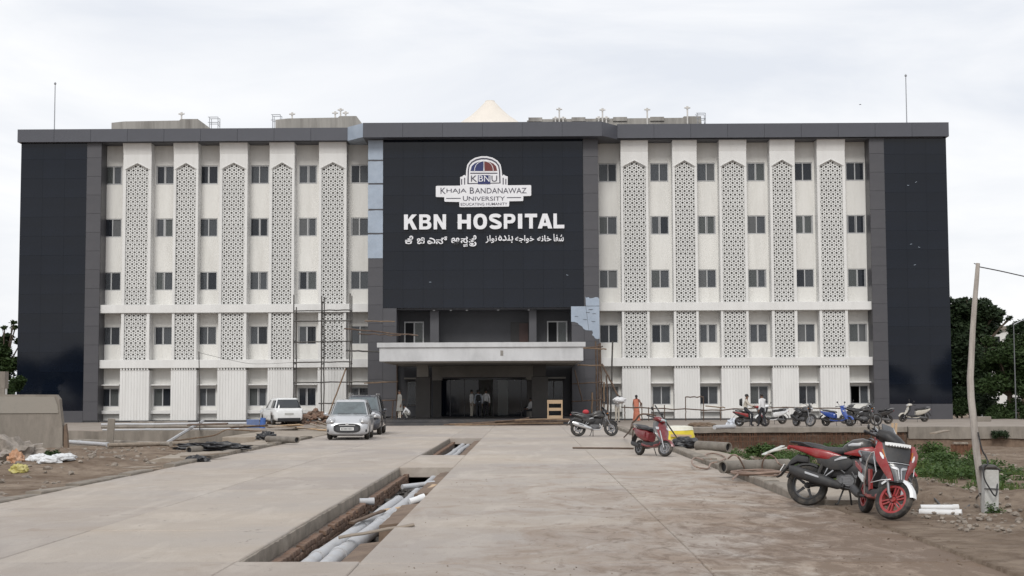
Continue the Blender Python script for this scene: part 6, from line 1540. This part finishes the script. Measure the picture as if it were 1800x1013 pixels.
g = G(8, 795, 0); board('plank', (g.x - .5, g.y, .3), (g.x + .6, g.y - 1.5, hgt(g.x + .6, g.y - 1.5) + .06), .25, .05, M_plank, 'grey plank sloping into the rubbish heap', 'plank')

# ------------------------------------------------------------------ entrance clutter
rk = thing('timber_rack', 'pale timber rack of three shelves under the canopy right of the entrance', 'rack', tuple(W(975.5, 735, 81.4)))
rk.location.z = .30
for z_ in (.10, .52, .93): MB().box((0, 0, z_), (.84, .32, .16 if z_ < .9 else .2)).build('shelf', M_timber, rk)
for x in (-.38, .38): MB().box((x, -.19, .5), (.07, .06, 1.0)).build('upright', M_timber, rk)
for k, (x0, y0, x1, y1, m_) in enumerate(((780, 747, 1000, 737, M_bamd), (790, 746, 950, 742, M_bam), (830, 745, 1005, 741, M_bamd), (870, 741, 930, 735, M_bamd), (800, 748.5, 990, 744, M_bam), (860, 747, 1005, 747.5, M_bamd), (905, 739, 1002, 738, M_bam))):
    a, b = W(x0, y0, 78.9 - .06 * k), W(x1, y1, 79.0 - .06 * k)
    cable('bamboo', [a, a.lerp(b, .5) + Vector((0, 0, .04 * (-1) ** k)), b], .045, m_, ('dark cane lying lowest at the left across the entrance step', 'pale cane slanting across the middle of the step', 'dark cane reaching right below the timber rack', 'short steep dark cane on the step', 'long pale cane at the bottom of the heap', 'dark cane flat on the ground before the step', 'pale cane at the top right of the heap')[k], 'cane', 'canes heaped on the entrance step')
# ------------------------------------------------------------------ people
SKIN = PM('brown_skin', (.16, .085, .055), .6, .08, 8); HAIR = PM('black_hair', (.012, .010, .010), .5, .1, 9)
def cloth(name, c): return PM(name, c, .85, .12, 9, .3, 40)
P_white = cloth('white_shirt_cloth', (.66, .66, .67)); P_dark = cloth('dark_trouser_cloth', (.025, .026, .032)); P_grey = cloth('grey_kurta_cloth', (.22, .215, .20)); P_sari = cloth('orange_sari_cloth', (.55, .20, .13)); P_sarid = cloth('maroon_blouse_cloth', (.16, .03, .03)); P_cream = cloth('cream_cloth', (.46, .42, .36)); P_blue = cloth('pale_blue_cloth', (.36, .40, .46)); P_bag = cloth('black_bag_cloth', (.02, .02, .022))
def person(label, loc, yaw, J, mats, hair=True, group=None, extra=None, h=1.68):
    """J: joint name -> point for a 1.7 m figure facing +x; mats: torso, arm, leg, (foot)"""
    k = h / 1.7; D = dict(pelvis=(0, 0, .93), spine=(0, 0, 1.12), chest=(0, 0, 1.33), neck=(0, 0, 1.47), head=(.015, 0, 1.56), top=(.02, 0, 1.655),
             shl=(0, .17, 1.39), ell=(0, .22, 1.12), wrl=(.04, .23, .88), hal=(.06, .23, .79), shr=(0, -.17, 1.39), elr=(0, -.22, 1.12), wrr=(.04, -.23, .88), har=(.06, -.23, .79),
             hil=(0, .09, .89), knl=(.02, .10, .49), anl=(0, .10, .085), tol=(.15, .11, .04), hir=(0, -.09, .89), knr=(.02, -.10, .49), anr=(0, -.10, .085), tor=(.15, -.11, .04))
    D.update(J)
    rad = dict(pelvis=(.125, .15), spine=(.105, .13), chest=(.115, .16), neck=(.055, .055), head=(.085, .078), top=(.075, .07), sh=(.062, .062), el=(.045, .045), wr=(.034, .034), ha=(.036, .03), hi=(.09, .09), kn=(.062, .062), an=(.044, .044), to=(.04, .035))
    names = list(D); idx = {n_: i for i, n_ in enumerate(names)}
    ed = [('pelvis', 'spine', 0), ('spine', 'chest', 0), ('chest', 'neck', 0), ('neck', 'head', 3), ('head', 'top', 3)]
    for s_ in 'lr': ed += [('chest', 'sh' + s_, 0), ('sh' + s_, 'el' + s_, 1), ('el' + s_, 'wr' + s_, 3 if mats[1] is SKIN else 1), ('wr' + s_, 'ha' + s_, 3), ('pelvis', 'hi' + s_, 2), ('hi' + s_, 'kn' + s_, 2), ('kn' + s_, 'an' + s_, 2), ('an' + s_, 'to' + s_, 4)]
    me = bpy.data.meshes.new('person'); me.from_pydata([Vector(D[n_]) * k for n_ in names], [(idx[a], idx[b]) for a, b, _ in ed], [])
    t = thing('person', label, 'person', loc, (0, 0, yaw), group)
    o = link('body', me, t)
    md = o.modifiers.new('s', 'SKIN'); md.use_smooth_shade = True
    for i, n_ in enumerate(names):
        r = rad.get(n_) or rad[n_[:2]]; sv = me.skin_vertices[0].data[i]; sv.radius = (r[0] * k, r[1] * k); sv.use_root = n_ == 'pelvis'
    sd_ = o.modifiers.new('u', 'SUBSURF'); sd_.levels = 1
    bpy.context.view_layer.update()
    m2 = bpy.data.meshes.new_from_object(o.evaluated_get(bpy.context.evaluated_depsgraph_get())); o.modifiers.clear(); o.data = m2; m2.name = 'body'
    m2.materials.clear()
    for m_ in (mats[0], mats[1], mats[2], SKIN, P_dark if len(mats) < 4 else mats[3]): m2.materials.append(m_)
    segs = [(Vector(D[a]) * k, Vector(D[b]) * k, c) for a, b, c in ed]
    for p in m2.polygons:
        c = p.center; best = min(segs, key=lambda s_: (c - (s_[0] + (s_[1] - s_[0]) * max(0, min(1, (c - s_[0]).dot(s_[1] - s_[0]) / max(1e-9, (s_[1] - s_[0]).length_squared))))).length)
        p.material_index = best[2]; p.use_smooth = True
    hd = (Vector(D['head']) * .45 + Vector(D['top']) * .55) * k
    if hair: MB().ell(hd + Vector((-.02, 0, .03)), (.098 * k, .09 * k, .085 * k), 12, 8).build('hair', HAIR, t)
    fx = (Vector(D['top']) - Vector(D['head'])).normalized(); fwd = Vector((1, 0, 0)); fwd = (fwd - fx * fwd.dot(fx)).normalized()
    mb = MB(); mb.ell(hd + fwd * .088 * k - fx * .02, (.016, .013, .02), 8, 6)
    mb.build('nose', SKIN, t)
    for s_ in (-1, 1):
        MB().ell(hd + fwd * .078 * k + Vector((0, s_ * .032, 0)) + fx * .0, (.01, .012, .007), 8, 6).build('eye', HAIR, t)
        MB().ell(hd + Vector((-.005, s_ * .08 * k, -.02)), (.015, .01, .024), 8, 6).build('ear', SKIN, t)
    # five fingers a hand
    for s_ in 'lr':
        w_, h_ = Vector(D['wr' + s_]) * k, Vector(D['ha' + s_]) * k; d = (h_ - w_).normalized(); u, v = frame_of(d)
        mb = MB()
        for q in range(4):
            b = h_ + v * (q - 1.5) * .016; mb.tube([b, b + d * (.045 + .008 * (q in (1, 2))) + u * .004, b + d * .075 + u * .022], [.008, .008, .006], 5)
        mb.tube([w_ + d * .03 + v * .025, w_ + d * .06 + v * .05, w_ + d * .09 + v * .055], [.009, .009, .007], 5)
        tag(mb.build('fingers', SKIN, t), kind='stuff')
    if extra: extra(t, k)
    return t
def skirt(t, k, mat, z0, z1, r0, r1, name, sd=0, cx=0):
    mb = MB(); N = 28; rg = []
    for j in range(7):
        v = j / 6; r = r0 + (r1 - r0) * v ** .8
        rg.append([(cx + (r * .82 + .018 * math.sin(i * 1.57 + sd) * v) * math.cos(2 * math.pi * i / N), (r + .018 * math.sin(i * 2.2 + sd) * v) * math.sin(2 * math.pi * i / N), (z1 + (z0 - z1) * v) * k) for i in range(N)])
    mb.rings(rg); return mb.build(name, mat, t)
walk = dict(knl=(.12, .10, .50), anl=(.16, .10, .09), tol=(.30, .11, .05), knr=(.0, -.10, .50), anr=(-.20, -.10, .13), tor=(-.08, -.11, .04), ell=(-.10, .23, 1.13), wrl=(-.06, .25, .9), hal=(-.02, .25, .81), elr=(.05, -.22, 1.13), wrr=(.2, -.22, .95), har=(.27, -.22, .89))
# woman in orange
def sari(t, k):
    skirt(t, k, P_sari, .06, 1.0, .135, .225, 'sari_skirt')
    mb = MB(); mb.rings([[(.13 * math.cos(a) - .0, .155 * math.sin(a), (z) * k) for a in [2 * math.pi * i / 20 for i in range(20)]] for z in (.98, 1.15, 1.30)], cap=False); mb.build('sari_wrap', P_sari, t)
    mb = MB(); mb.grid(lambda u, v: (-.15 - .02 * math.sin(u * 6) , .17 - .28 * u - .1 * v, (1.44 - .75 * v) * k), 6, 8); mb.build('sari_end', P_sari, t)
    MB().ell((-.09, 0, 1.57 * k), (.045, .05, .045), 10, 7).build('hair_bun', HAIR, t)
g = G(1119, 741); person('woman in an orange sari walking away along the right wing', (g.x, g.y, 0), R(75), dict(elr=(-.02, -.30, 1.16), wrr=(.05, -.24, .98), har=(.09, -.2, .93)), (P_sarid, SKIN, P_sari, SKIN), extra=sari, h=1.56)
# bending worker with a white cloth
def bundle(t, k): 
    o = MB(); q = bmesh.ops.create_icosphere(o.bm, subdivisions=3, radius=1)
    for v in q['verts']: v.co = Vector((v.co.x * .28, v.co.y * .42, v.co.z * .2)) * (1 + .3 * noise.noise(v.co * 2.5))
    o.build('cloth_bundle', P_white, t, (.25, 0, 1.28))
g = G(1085, 743); person('worker in white carrying a pale cloth bundle by the bamboo scaffold', (g.x, g.y, 0), R(-60), dict(chest=(.12, 0, 1.28), neck=(.22, 0, 1.40), head=(.27, 0, 1.47), top=(.31, 0, 1.56), shl=(.13, .18, 1.34), shr=(.13, -.18, 1.34), ell=(.30, .26, 1.2), wrl=(.38, .16, 1.2), hal=(.40, .08, 1.2), elr=(.30, -.26, 1.2), wrr=(.38, -.16, 1.2), har=(.40, -.08, 1.2)), (P_white, P_white, P_cream), extra=bundle, h=1.62)
# rider and standing man
def backpack(t, k):
    mb = MB(); mb.sect([(-.26, 0, 1.22 * k, .10, .14, 3), (-.19, 0, 1.22 * k, .14, .19, 3), (-.12, 0, 1.22 * k, .14, .2, 3)], 14); mb.build('backpack', P_bag, t)
g = G(1321, 750); a_ = R(-12); seatp = Vector((g.x, g.y, 0)) + Vector((math.cos(a_), math.sin(a_), 0)) * -.32
person('man in a pale shirt with a backpack sitting on the red scooter', (seatp.x, seatp.y, 0), a_, dict(pelvis=(0, 0, .86), spine=(.03, 0, 1.05), chest=(.07, 0, 1.25), neck=(.10, 0, 1.39), head=(.12, 0, 1.48), top=(.13, 0, 1.575), shl=(.08, .17, 1.31), shr=(.08, -.17, 1.31), ell=(.22, .24, 1.10), wrl=(.42, .30, 1.03), hal=(.50, .31, 1.01), elr=(.22, -.24, 1.10), wrr=(.42, -.30, 1.03), har=(.50, -.31, 1.01), hil=(.05, .12, .84), knl=(.38, .22, .62), anl=(.30, .27, .10), tol=(.44, .29, .05), hir=(.05, -.12, .84), knr=(.40, -.22, .64), anr=(.30, -.28, .10), tor=(.44, -.30, .05)), (P_cream, P_cream, P_dark), extra=backpack)
g = G(1340, 750.5); person('man in a white shirt and dark trousers standing beside the seated rider', (g.x, g.y, 0), R(120), walk, (P_white, P_white, P_dark), h=1.62)
# entrance group
def at_porch(px, Y): w_ = W(px, 735, Y); return (w_.x, Y, .30)
person('person in grey long shirt standing at the left of the entrance porch', at_porch(702.5, 80.6), R(-150), {}, (P_grey, P_grey, P_cream), extra=lambda t, k: skirt(t, k, P_grey, .50, 1.05, .14, .22, 'long_shirt', 2), h=1.6)
person('person in white squatting on the porch beside the grey shirted one', at_porch(720, 80.8), R(180), dict(pelvis=(0, 0, .28), spine=(.08, 0, .42), chest=(.18, 0, .58), neck=(.27, 0, .68), head=(.32, 0, .74), top=(.37, 0, .81), shl=(.2, .17, .62), shr=(.2, -.17, .62), ell=(.34, .2, .44), wrl=(.42, .12, .30), hal=(.46, .09, .22), elr=(.34, -.2, .44), wrr=(.42, -.12, .30), har=(.46, -.09, .22), hil=(.02, .1, .27), knl=(.34, .16, .48), anl=(.12, .16, .09), tol=(.28, .17, .04), hir=(.02, -.1, .27), knr=(.34, -.16, .48), anr=(.12, -.16, .09), tor=(.28, -.17, .04)), (P_white, P_white, P_grey), h=1.6)
person('person in white top and cream trousers leftmost of the three at the doors', at_porch(829, 87), R(-20), {}, (P_white, P_white, P_cream), h=1.6)
person('man with a dark backpack in the middle of the three at the doors', at_porch(841, 86), R(90), {}, (P_blue, P_blue, P_dark), extra=backpack, h=1.58)
person('man in a white shirt and dark trousers rightmost at the doors', at_porch(854.5, 88), R(-100), {}, (P_white, P_white, P_dark), h=1.62)
person('person in a white shirt sitting low beside the right porch column', at_porch(934, 86.5), R(200), dict(pelvis=(0, 0, .45), spine=(0, 0, .64), chest=(.02, 0, .85), neck=(.04, 0, .98), head=(.06, 0, 1.07), top=(.07, 0, 1.16), shl=(.02, .17, .9), shr=(.02, -.17, .9), ell=(.08, .22, .66), wrl=(.26, .16, .55), hal=(.33, .14, .53), elr=(.08, -.22, .66), wrr=(.26, -.16, .55), har=(.33, -.14, .53), hil=(.06, .1, .44), knl=(.42, .12, .47), anl=(.40, .12, .09), tol=(.54, .13, .04), hir=(.06, -.1, .44), knr=(.42, -.12, .47), anr=(.40, -.12, .09), tor=(.54, -.13, .04)), (P_white, P_white, P_dark), extra=lambda t, k: MB().b2(-.2, .2, -.25, .25, 0, .36).build('block_seat', M_soffit, t), h=1.6)
# ------------------------------------------------------------------ trees, shrubs, ground plants
def leaf_mat(name, c, c2, tr=.25):
    m, n, l, b = new_mat(name)
    geo = n.new('ShaderNodeNewGeometry'); oi = geo.outputs['Random Per Island']
    f = nz(n, l, n.new('ShaderNodeTexCoord').outputs['Object'], .8, 3)
    c_ = mixc(n, l, oi, c, c2); c_ = mixc(n, l, ramp(n, l, f, .4, .62), mixc(n, l, 1., c_, (.6, .65, .6), 'MULTIPLY'), c_)
    l.new(c_, b.inputs['Base Color']); b.inputs['Roughness'].default_value = .6; b.inputs['Specular IOR Level'].default_value = .25
    td = n.new('ShaderNodeBsdfTranslucent'); l.new(c_, td.inputs['Color']); mx = n.new('ShaderNodeMixShader'); mx.inputs[0].default_value = tr
    l.new(b.outputs[0], mx.inputs[1]); l.new(td.outputs[0], mx.inputs[2]); l.new(mx.outputs[0], n['Material Output'].inputs['Surface'])
    return m
L_dark = leaf_mat('dark_leaves', (.026, .045, .022), (.052, .078, .036)); L_mid = leaf_mat('mid_leaves', (.035, .062, .02), (.06, .095, .032)); L_lite = leaf_mat('light_leaves', (.06, .10, .03), (.10, .15, .045)); L_grass = leaf_mat('grass_blades', (.075, .115, .03), (.13, .17, .05)); L_bush = leaf_mat('weed_leaves', (.055, .10, .03), (.11, .17, .05))
M_bark = PM('tree_bark', (.10, .075, .055), .9, .3, 4, .6, 20)
def leaves(clumps, n, size, rng, shell=.5):
    """small bent leaf pairs inside ellipsoid clumps [(c, r)]"""
    vs = []; fs = []; vol = [r[0] * r[1] * r[2] for _, r in clumps]; tot = sum(v ** .8 for v in vol)
    for (c, r), v_ in zip(clumps, vol):
        for _ in range(int(n * v_ ** .8 / tot)):
            d = Vector((rng.gauss(0, 1), rng.gauss(0, 1), rng.gauss(0, 1))).normalized(); q = (shell + (1 - shell) * rng.random()) * (1 + .16 * noise.noise(d * 2.2 + Vector(c)))
            p = Vector((c[0] + d.x * r[0] * q, c[1] + d.y * r[1] * q, c[2] + d.z * r[2] * q))
            u = Vector((rng.gauss(0, 1), rng.gauss(0, 1), rng.gauss(0, .5))).normalized(); w_ = (d * .6 + Vector((rng.gauss(0, .6), rng.gauss(0, .6), .6 + rng.gauss(0, .5)))).normalized(); v = u.cross(w_).normalized()
            s = size * rng.uniform(.6, 1.35); k = len(vs)
            vs += [p - u * s, p + v * s * .42 - w_ * s * .1, p + u * s - w_ * s * .25, p - v * s * .42 - w_ * s * .1]; fs += [(k, k + 1, k + 2, k + 3)]
    return vs, fs
def tree(name, label, loc, clumps, trunk_h, trunk_r, n, size, mat, seed, cat='tree', group=None, limbs=True, shell=.5):
    rng = random.Random(seed); t = thing(name, label, cat, loc, group=group)
    mb = MB(); top = Vector((0, 0, trunk_h)); mb.tube([(0, 0, -1.0 if limbs else -.3), (.05 * trunk_h * .2, 0, trunk_h * .5), tuple(top)], [trunk_r * 1.25, trunk_r, trunk_r * .75], 9)
    if limbs:
        for c, r in clumps:
            e = Vector(c); m_ = top.lerp(e, .5) + Vector((0, 0, .12 * e.length * .3)); mb.tube([top - Vector((0, 0, .2)), m_, e], [trunk_r * .5, trunk_r * .3, trunk_r * .1], 6)
            for _ in range(2):
                e2 = e + Vector((rng.uniform(-.7, .7) * r[0], rng.uniform(-.7, .7) * r[1], rng.uniform(-.2, .8) * r[2])); mb.tube([m_.lerp(e, .5), e2], [trunk_r * .18, trunk_r * .05], 5)
    mb.build('trunk', M_bark, t)
    vs, fs = leaves(clumps, n, size, rng, shell); me = bpy.data.meshes.new('crown'); me.from_pydata(vs, [], fs); me.materials.append(mat)
    link('crown', me, t); return t
def blob_clumps(rng, n, rx, ry, z0, z1, r0, r1):
    out = []
    for _ in range(n):
        a = rng.uniform(0, 6.28); q = rng.random() ** .6; z = rng.uniform(0, 1); k = math.sin(math.pi * min(1, .25 + .75 * z)) ** .6; r = rng.uniform(r0, r1)
        out.append(((math.cos(a) * q * rx * k, math.sin(a) * q * ry * k, z0 + (z1 - z0) * z), (r, r, r * rng.uniform(.55, .8))))
    return out
tr = random.Random(77)
# right hand trees behind the end wall
def wx(px, Y): return W(px, 700, Y).x
Yt = 100.
def cl(px, py, rpx, Y, cx, flat=.75):
    p = W(px, py, Y); r = rpx * Y / 2600; return ((p.x - cx, tr.uniform(-1.2, 1.2), p.z), (r, r, r * flat))
cx = wx(1712, Yt)
big = [cl(x, y, r, Yt, cx, f) for x, y, r, f in ((1690, 545, 30, .7), (1715, 545, 30, .75), (1740, 552, 22, .6), (1757, 562, 15, .5), (1766, 560, 8, .5), (1680, 580, 28, .8), (1712, 580, 32, .8), (1738, 578, 24, .6), (1688, 620, 34, .9), (1722, 615, 26, .8), (1660, 600, 40, 1), (1655, 560, 34, .8), (1700, 655, 32, .9), (1735, 640, 20, .8), (1668, 660, 30, .9), (1700, 528, 14, .6), (1730, 530, 12, .5), (1672, 526, 12, .5))]
tree('broad_tree', 'tall dark broad tree behind the right end of the building', (cx, Yt, 0), big, 3.4, .32, 24000, .17, L_dark, 5, shell=.35)
cx = wx(1775, 94)
tree('broad_tree', 'mid green tree right of the crooked pole under the gap to the white house', (cx, 94, 0), [cl(x, y, r, 94, cx, f) for x, y, r, f in ((1770, 625, 26, .8), (1792, 610, 22, .8), (1800, 590, 16, .7), (1750, 640, 24, .8), (1780, 655, 30, .9), (1745, 675, 26, .8), (1810, 640, 34, 1), (1720, 680, 20, .7), (1795, 680, 26, .8), (1760, 606, 12, .6), (1738, 600, 16, .7), (1778, 600, 12, .6), (1745, 625, 20, .8))], 1.6, .2, 15000, .13, L_mid, 6, shell=.35)
cx = wx(1800, 108)
tree('broad_tree', 'leafy tree at the right edge behind the street lamp', (cx, 108, 0), [cl(x, y, r, 108, cx, f) for x, y, r, f in ((1790, 578, 16, .6), (1806, 572, 18, .7), (1820, 590, 26, .8), (1786, 592, 12, .6), (1840, 570, 30, .8))], 3.5, .2, 5000, .16, L_dark, 8)
for k, (px, py, rp, Y, lab, m_) in enumerate(((1682, 692, 20, 99, 'dense bush in the corner of the dark end wall', L_dark), (1690, 715, 20, 97, 'low bush against the dark end wall', L_mid), (1728, 712, 24, 98, 'bush behind the pale concrete block', L_dark), (1790, 722, 26, 93, 'clipped low hedge bush at the right edge', L_mid), (1755, 730, 22, 93, 'low grassy bush in front of the parked white cars', L_mid), (1712, 690, 26, 99, 'dense dark bush under the tall tree', L_dark), (1825, 725, 30, 92, 'bush just beyond the right edge', L_mid))):
    cx = wx(px, Y); c = [cl(px + dx, py + dy, rp * q, Y, cx, .8) for dx, dy, q in ((0, 0, 1), (-rp * .8, rp * .25, .7), (rp * .8, rp * .2, .75), (rp * .2, -rp * .5, .6))]
    tree('bush', lab, (cx, Y, 0), c, .4, .06, 3000, .10, m_, 40 + k, 'bush', limbs=False)
# left tree beyond the boundary
cx = wx(5, 96)
tree('broad_tree', 'green tree at the left edge behind the building corner', (cx, 96, 0), [cl(x, y, r, 96, cx, f) for x, y, r, f in ((10, 620, 20, .8), (26, 600, 12, .6), (5, 592, 12, .6), (22, 575, 8, .5), (34, 568, 7, .45), (8, 576, 7, .5), (-15, 610, 28, .8), (28, 640, 18, .8), (5, 655, 24, .8), (-40, 590, 30, .8), (-30, 650, 34, .9), (34, 612, 9, .6))], 2.6, .2, 13000, .15, L_mid, 9, shell=.3)
cx = wx(22, 88)
tree('bush', 'grey green bush between the hut and the black end wall', (cx, 88, 0), [cl(x, y, r, 88, cx, f) for x, y, r, f in ((18, 675, 14, .9), (30, 668, 10, .8), (10, 690, 16, .9))], .5, .06, 2500, .12, L_mid, 10, 'bush', limbs=False)
tree('bush', 'weedy bush at the foot of the hut on the left edge', (wx(2, 57), 57 - 2.2, -.2), [((0, 0, .5), (.55, .5, .45)), ((-.6, 0, .6), (.6, .5, .5))], .3, .03, 1500, .08, L_bush, 12, 'bush', limbs=False)
# trees across the road behind the camera, seen mirrored in the glossy end walls
proto = tree('roadside_tree', 'roadside tree', (-66, -34, 0), blob_clumps(tr, 22, 7.5, 5, 2.4, 7.2, 1.8, 3.2), 2.6, .3, 6000, .34, L_dark, 14, group='trees across the road behind the camera')
proto['label'] = 'roadside tree mirrored in the left end wall, first from the left'
for k, (x, y, s_, lab) in enumerate(((-79, -36, 1.0, 'second roadside tree mirrored in the left end wall'), (-92, -35, .95, 'roadside tree farthest left across the road'), (-54, -38, .85, 'smaller roadside tree mirrored beside the left wing'), (52, -36, .72, 'low roadside tree mirrored in the right end wall'), (64, -33, .95, 'roadside tree mirrored in the middle of the right end wall'), (76, -35, 1.2, 'tallest roadside tree mirrored in the right end wall'), (90, -36, 1.15, 'roadside tree farthest right across the road'))):
    c = copy_tree(proto, None, (x, y, 0), (0, 0, k * 1.3), lab); c.scale = (s_, s_, s_)
# ---- weeds and grass on the right verge
def blades(n, area, h0, h1, w, rng, zf, lean=.5):
    vs = []; fs = []
    for _ in range(n):
        x, y = area(rng); z = zf(x, y); h = rng.uniform(h0, h1); a = rng.uniform(0, 6.28); d = Vector((math.cos(a), math.sin(a), 0)); s = Vector((-d.y, d.x, 0)) * w * rng.uniform(.6, 1.3); p = Vector((x, y, z - .02)); k = len(vs)
        l_ = d * h * lean * rng.uniform(.1, 1)
        vs += [p - s, p + s, p + s * .7 + l_ * .35 + Vector((0, 0, h * .6)), p - s * .7 + l_ * .35 + Vector((0, 0, h * .6)), p + l_ + Vector((0, 0, h * .95))]; fs += [(k, k + 1, k + 2, k + 3), (k + 3, k + 2, k + 4)]
    return vs, fs
def stuff_mesh(name, vf, mat):
    me = bpy.data.meshes.new(name); me.from_pydata(vf[0], [], vf[1]); me.materials.append(mat); return tag(link(name, me), kind='stuff')
gr = random.Random(4)
def patchy(x0, x1, y0, y1, th):
    def f(r):
        for _ in range(40):
            x, y = r.uniform(x0, x1), r.uniform(y0, y1)
            if noise.noise((x * .55, y * .28, 4)) + .35 * noise.noise((x * 1.7, y * .9, 8)) > th: return x, y
        return x, y
    return f
stuff_mesh('grass', blades(15000, patchy(5.9, 13.5, 24.5, 46, -.02), .05, .20, .010, gr, hgt, .8), L_grass)
stuff_mesh('grass', blades(2500, patchy(7.2, 11.5, 21.5, 27, .1), .05, .22, .008, gr, hgt, .8), L_grass)
wclumps = []
for _ in range(260):
    x, y = patchy(6.6, 14, 26, 60, -.05)(gr); r = gr.uniform(.12, .42); wclumps.append(((x, y, hgt(x, y) + r * .25), (r, r, r * .55)))
stuff_mesh('weeds', leaves(wclumps, 30000, .048, gr, .35), L_bush)
for k, (px, py, z, r, lab) in enumerate(((1338, 797, -.1, .42, 'bright green weed clump behind the coiled hose'), (1470, 797, -.4, .6, 'green weed clump behind the motorcycle seat'), (1425, 798, -.4, .5, 'green weed clump behind the motorcycle tail'), (1640, 800, -.45, .7, 'large weed clump right of the front scooter mirror'), (1672, 812, -.4, .6, 'leafy weed clump left of the crooked pole'), (1735, 768, -.5, .45, 'dark weed tuft growing on the retaining wall'))):
    g = G(px, py, z) if k != 5 else W(1760, 768, 71)
    cc = [((gr.uniform(-.5, .5) * r * 1.6, gr.uniform(-.5, .5) * r * 1.4, r * .3 * gr.random()), (r * gr.uniform(.35, .6),) * 2 + (r * gr.uniform(.3, .5),)) for _ in range(9)]
    tree('weed_clump', lab, (g.x, g.y, min(g.z, 0) + .05), cc, .05, .01, 1400, .055, L_bush if k != 5 else L_dark, 60 + k, 'weeds', limbs=False, shell=.25)
for k, (px, py, lab) in enumerate(((52, 806, 'green plant beside the orange bag'), (85, 805, 'dark green plant behind the white sacks'))):
    g = G(px, py, 0); tree('weed_clump', lab, (g.x, g.y, hgt(g.x, g.y)), [((gr.uniform(-.3, .3), gr.uniform(-.3, .3), .12), (.25, .25, .17)) for _ in range(6)], .05, .01, 900, .05, (L_bush, L_mid)[k], 80 + k, 'weeds', limbs=False, shell=.25)
g = W(1742, 905, 20.45); tree('weed_clump', 'small weed at the foot of the white post', (g.x, g.y, 0), [((0, 0, .1), (.09, .07, .12)), ((.12, 0, .06), (.1, .08, .08))], .05, .005, 260, .022, L_bush, 90, 'weeds', limbs=False, shell=.1)
# ---- far bits on the right: white house, lamp, parked cars, bird
fh = thing('far_house', 'pale house wall showing through the gap in the trees', 'house', tuple(W(1762, 692, 130)))
fh.location.z = 0
MB().b2(-1.7, 3.5, 0, 5, 0, 7.1).build('wall', M_fin, fh); MB().b2(-2.0, 4, -.3, 5, 7.1, 7.4).build('roof', M_oldcon, fh)
for x in (-.9, .4, 1.7): MB().b2(x, x + .8, -.05, -.01, 5.4, 6.5).build('window', M_dark, fh)
lp = W(1785, 690, 92); lp.z = 0
M_lampg = PM('dull_lamp_paint', (.12, .125, .13), .6, .1, 4)
lt = thing('street_lamp', 'thin grey street lamp at the right edge of the trees', 'street lamp', lp)
H_ = W(1785, 568, 92).z
MB().cyl((0, 0, 0), (0, 0, H_), .045, .03, 8).build('lamp_post', M_lampg, lt); MB().tube([(0, 0, H_ - .1), (.5, 0, H_ + .15), (.9, 0, H_ + .25)], .03, 6).build('lamp_arm', M_steel, lt); MB().box((1.05, 0, H_ + .27), (.5, .2, .08), bev=.02).build('lamp_head', M_steel, lt)
cable('wire', [W(1786, 570, 92), W(1800, 563, 92), W(1850, 556, 92)], .02, M_cab, 'short wire above the street lamp at the right edge', 'wire')
for k, (px, Y, lab) in enumerate(((1744, 96, 'left one of the white cars parked under the right trees'), (1772, 97, 'right one of the white cars parked under the right trees'))):
    car(lab, C_white, (wx(px, Y + 8), Y + 8, -1.0), R(-70 + 20 * k), 3.6, 1.6, 1.45, 'hatchw', group='white cars parked under the right trees')
bd = thing('bird', 'tiny dark bird flying above the right wing', 'bird', tuple(W(1512, 184, 80)))
bd.scale = (.55, .55, .55)
MB().sect([(-.12, 0, 0, .01, .01, 2), (0, 0, 0, .04, .04, 2), (.12, 0, .01, .012, .012, 2)], 8).build('bird_body', HAIR, bd)
for s_ in (-1, 1): MB().prism([(-.05, s_ * .02), (.05, s_ * .02), (.0, s_ * .25)], 'z', 0, .012).build('wing', HAIR, bd)
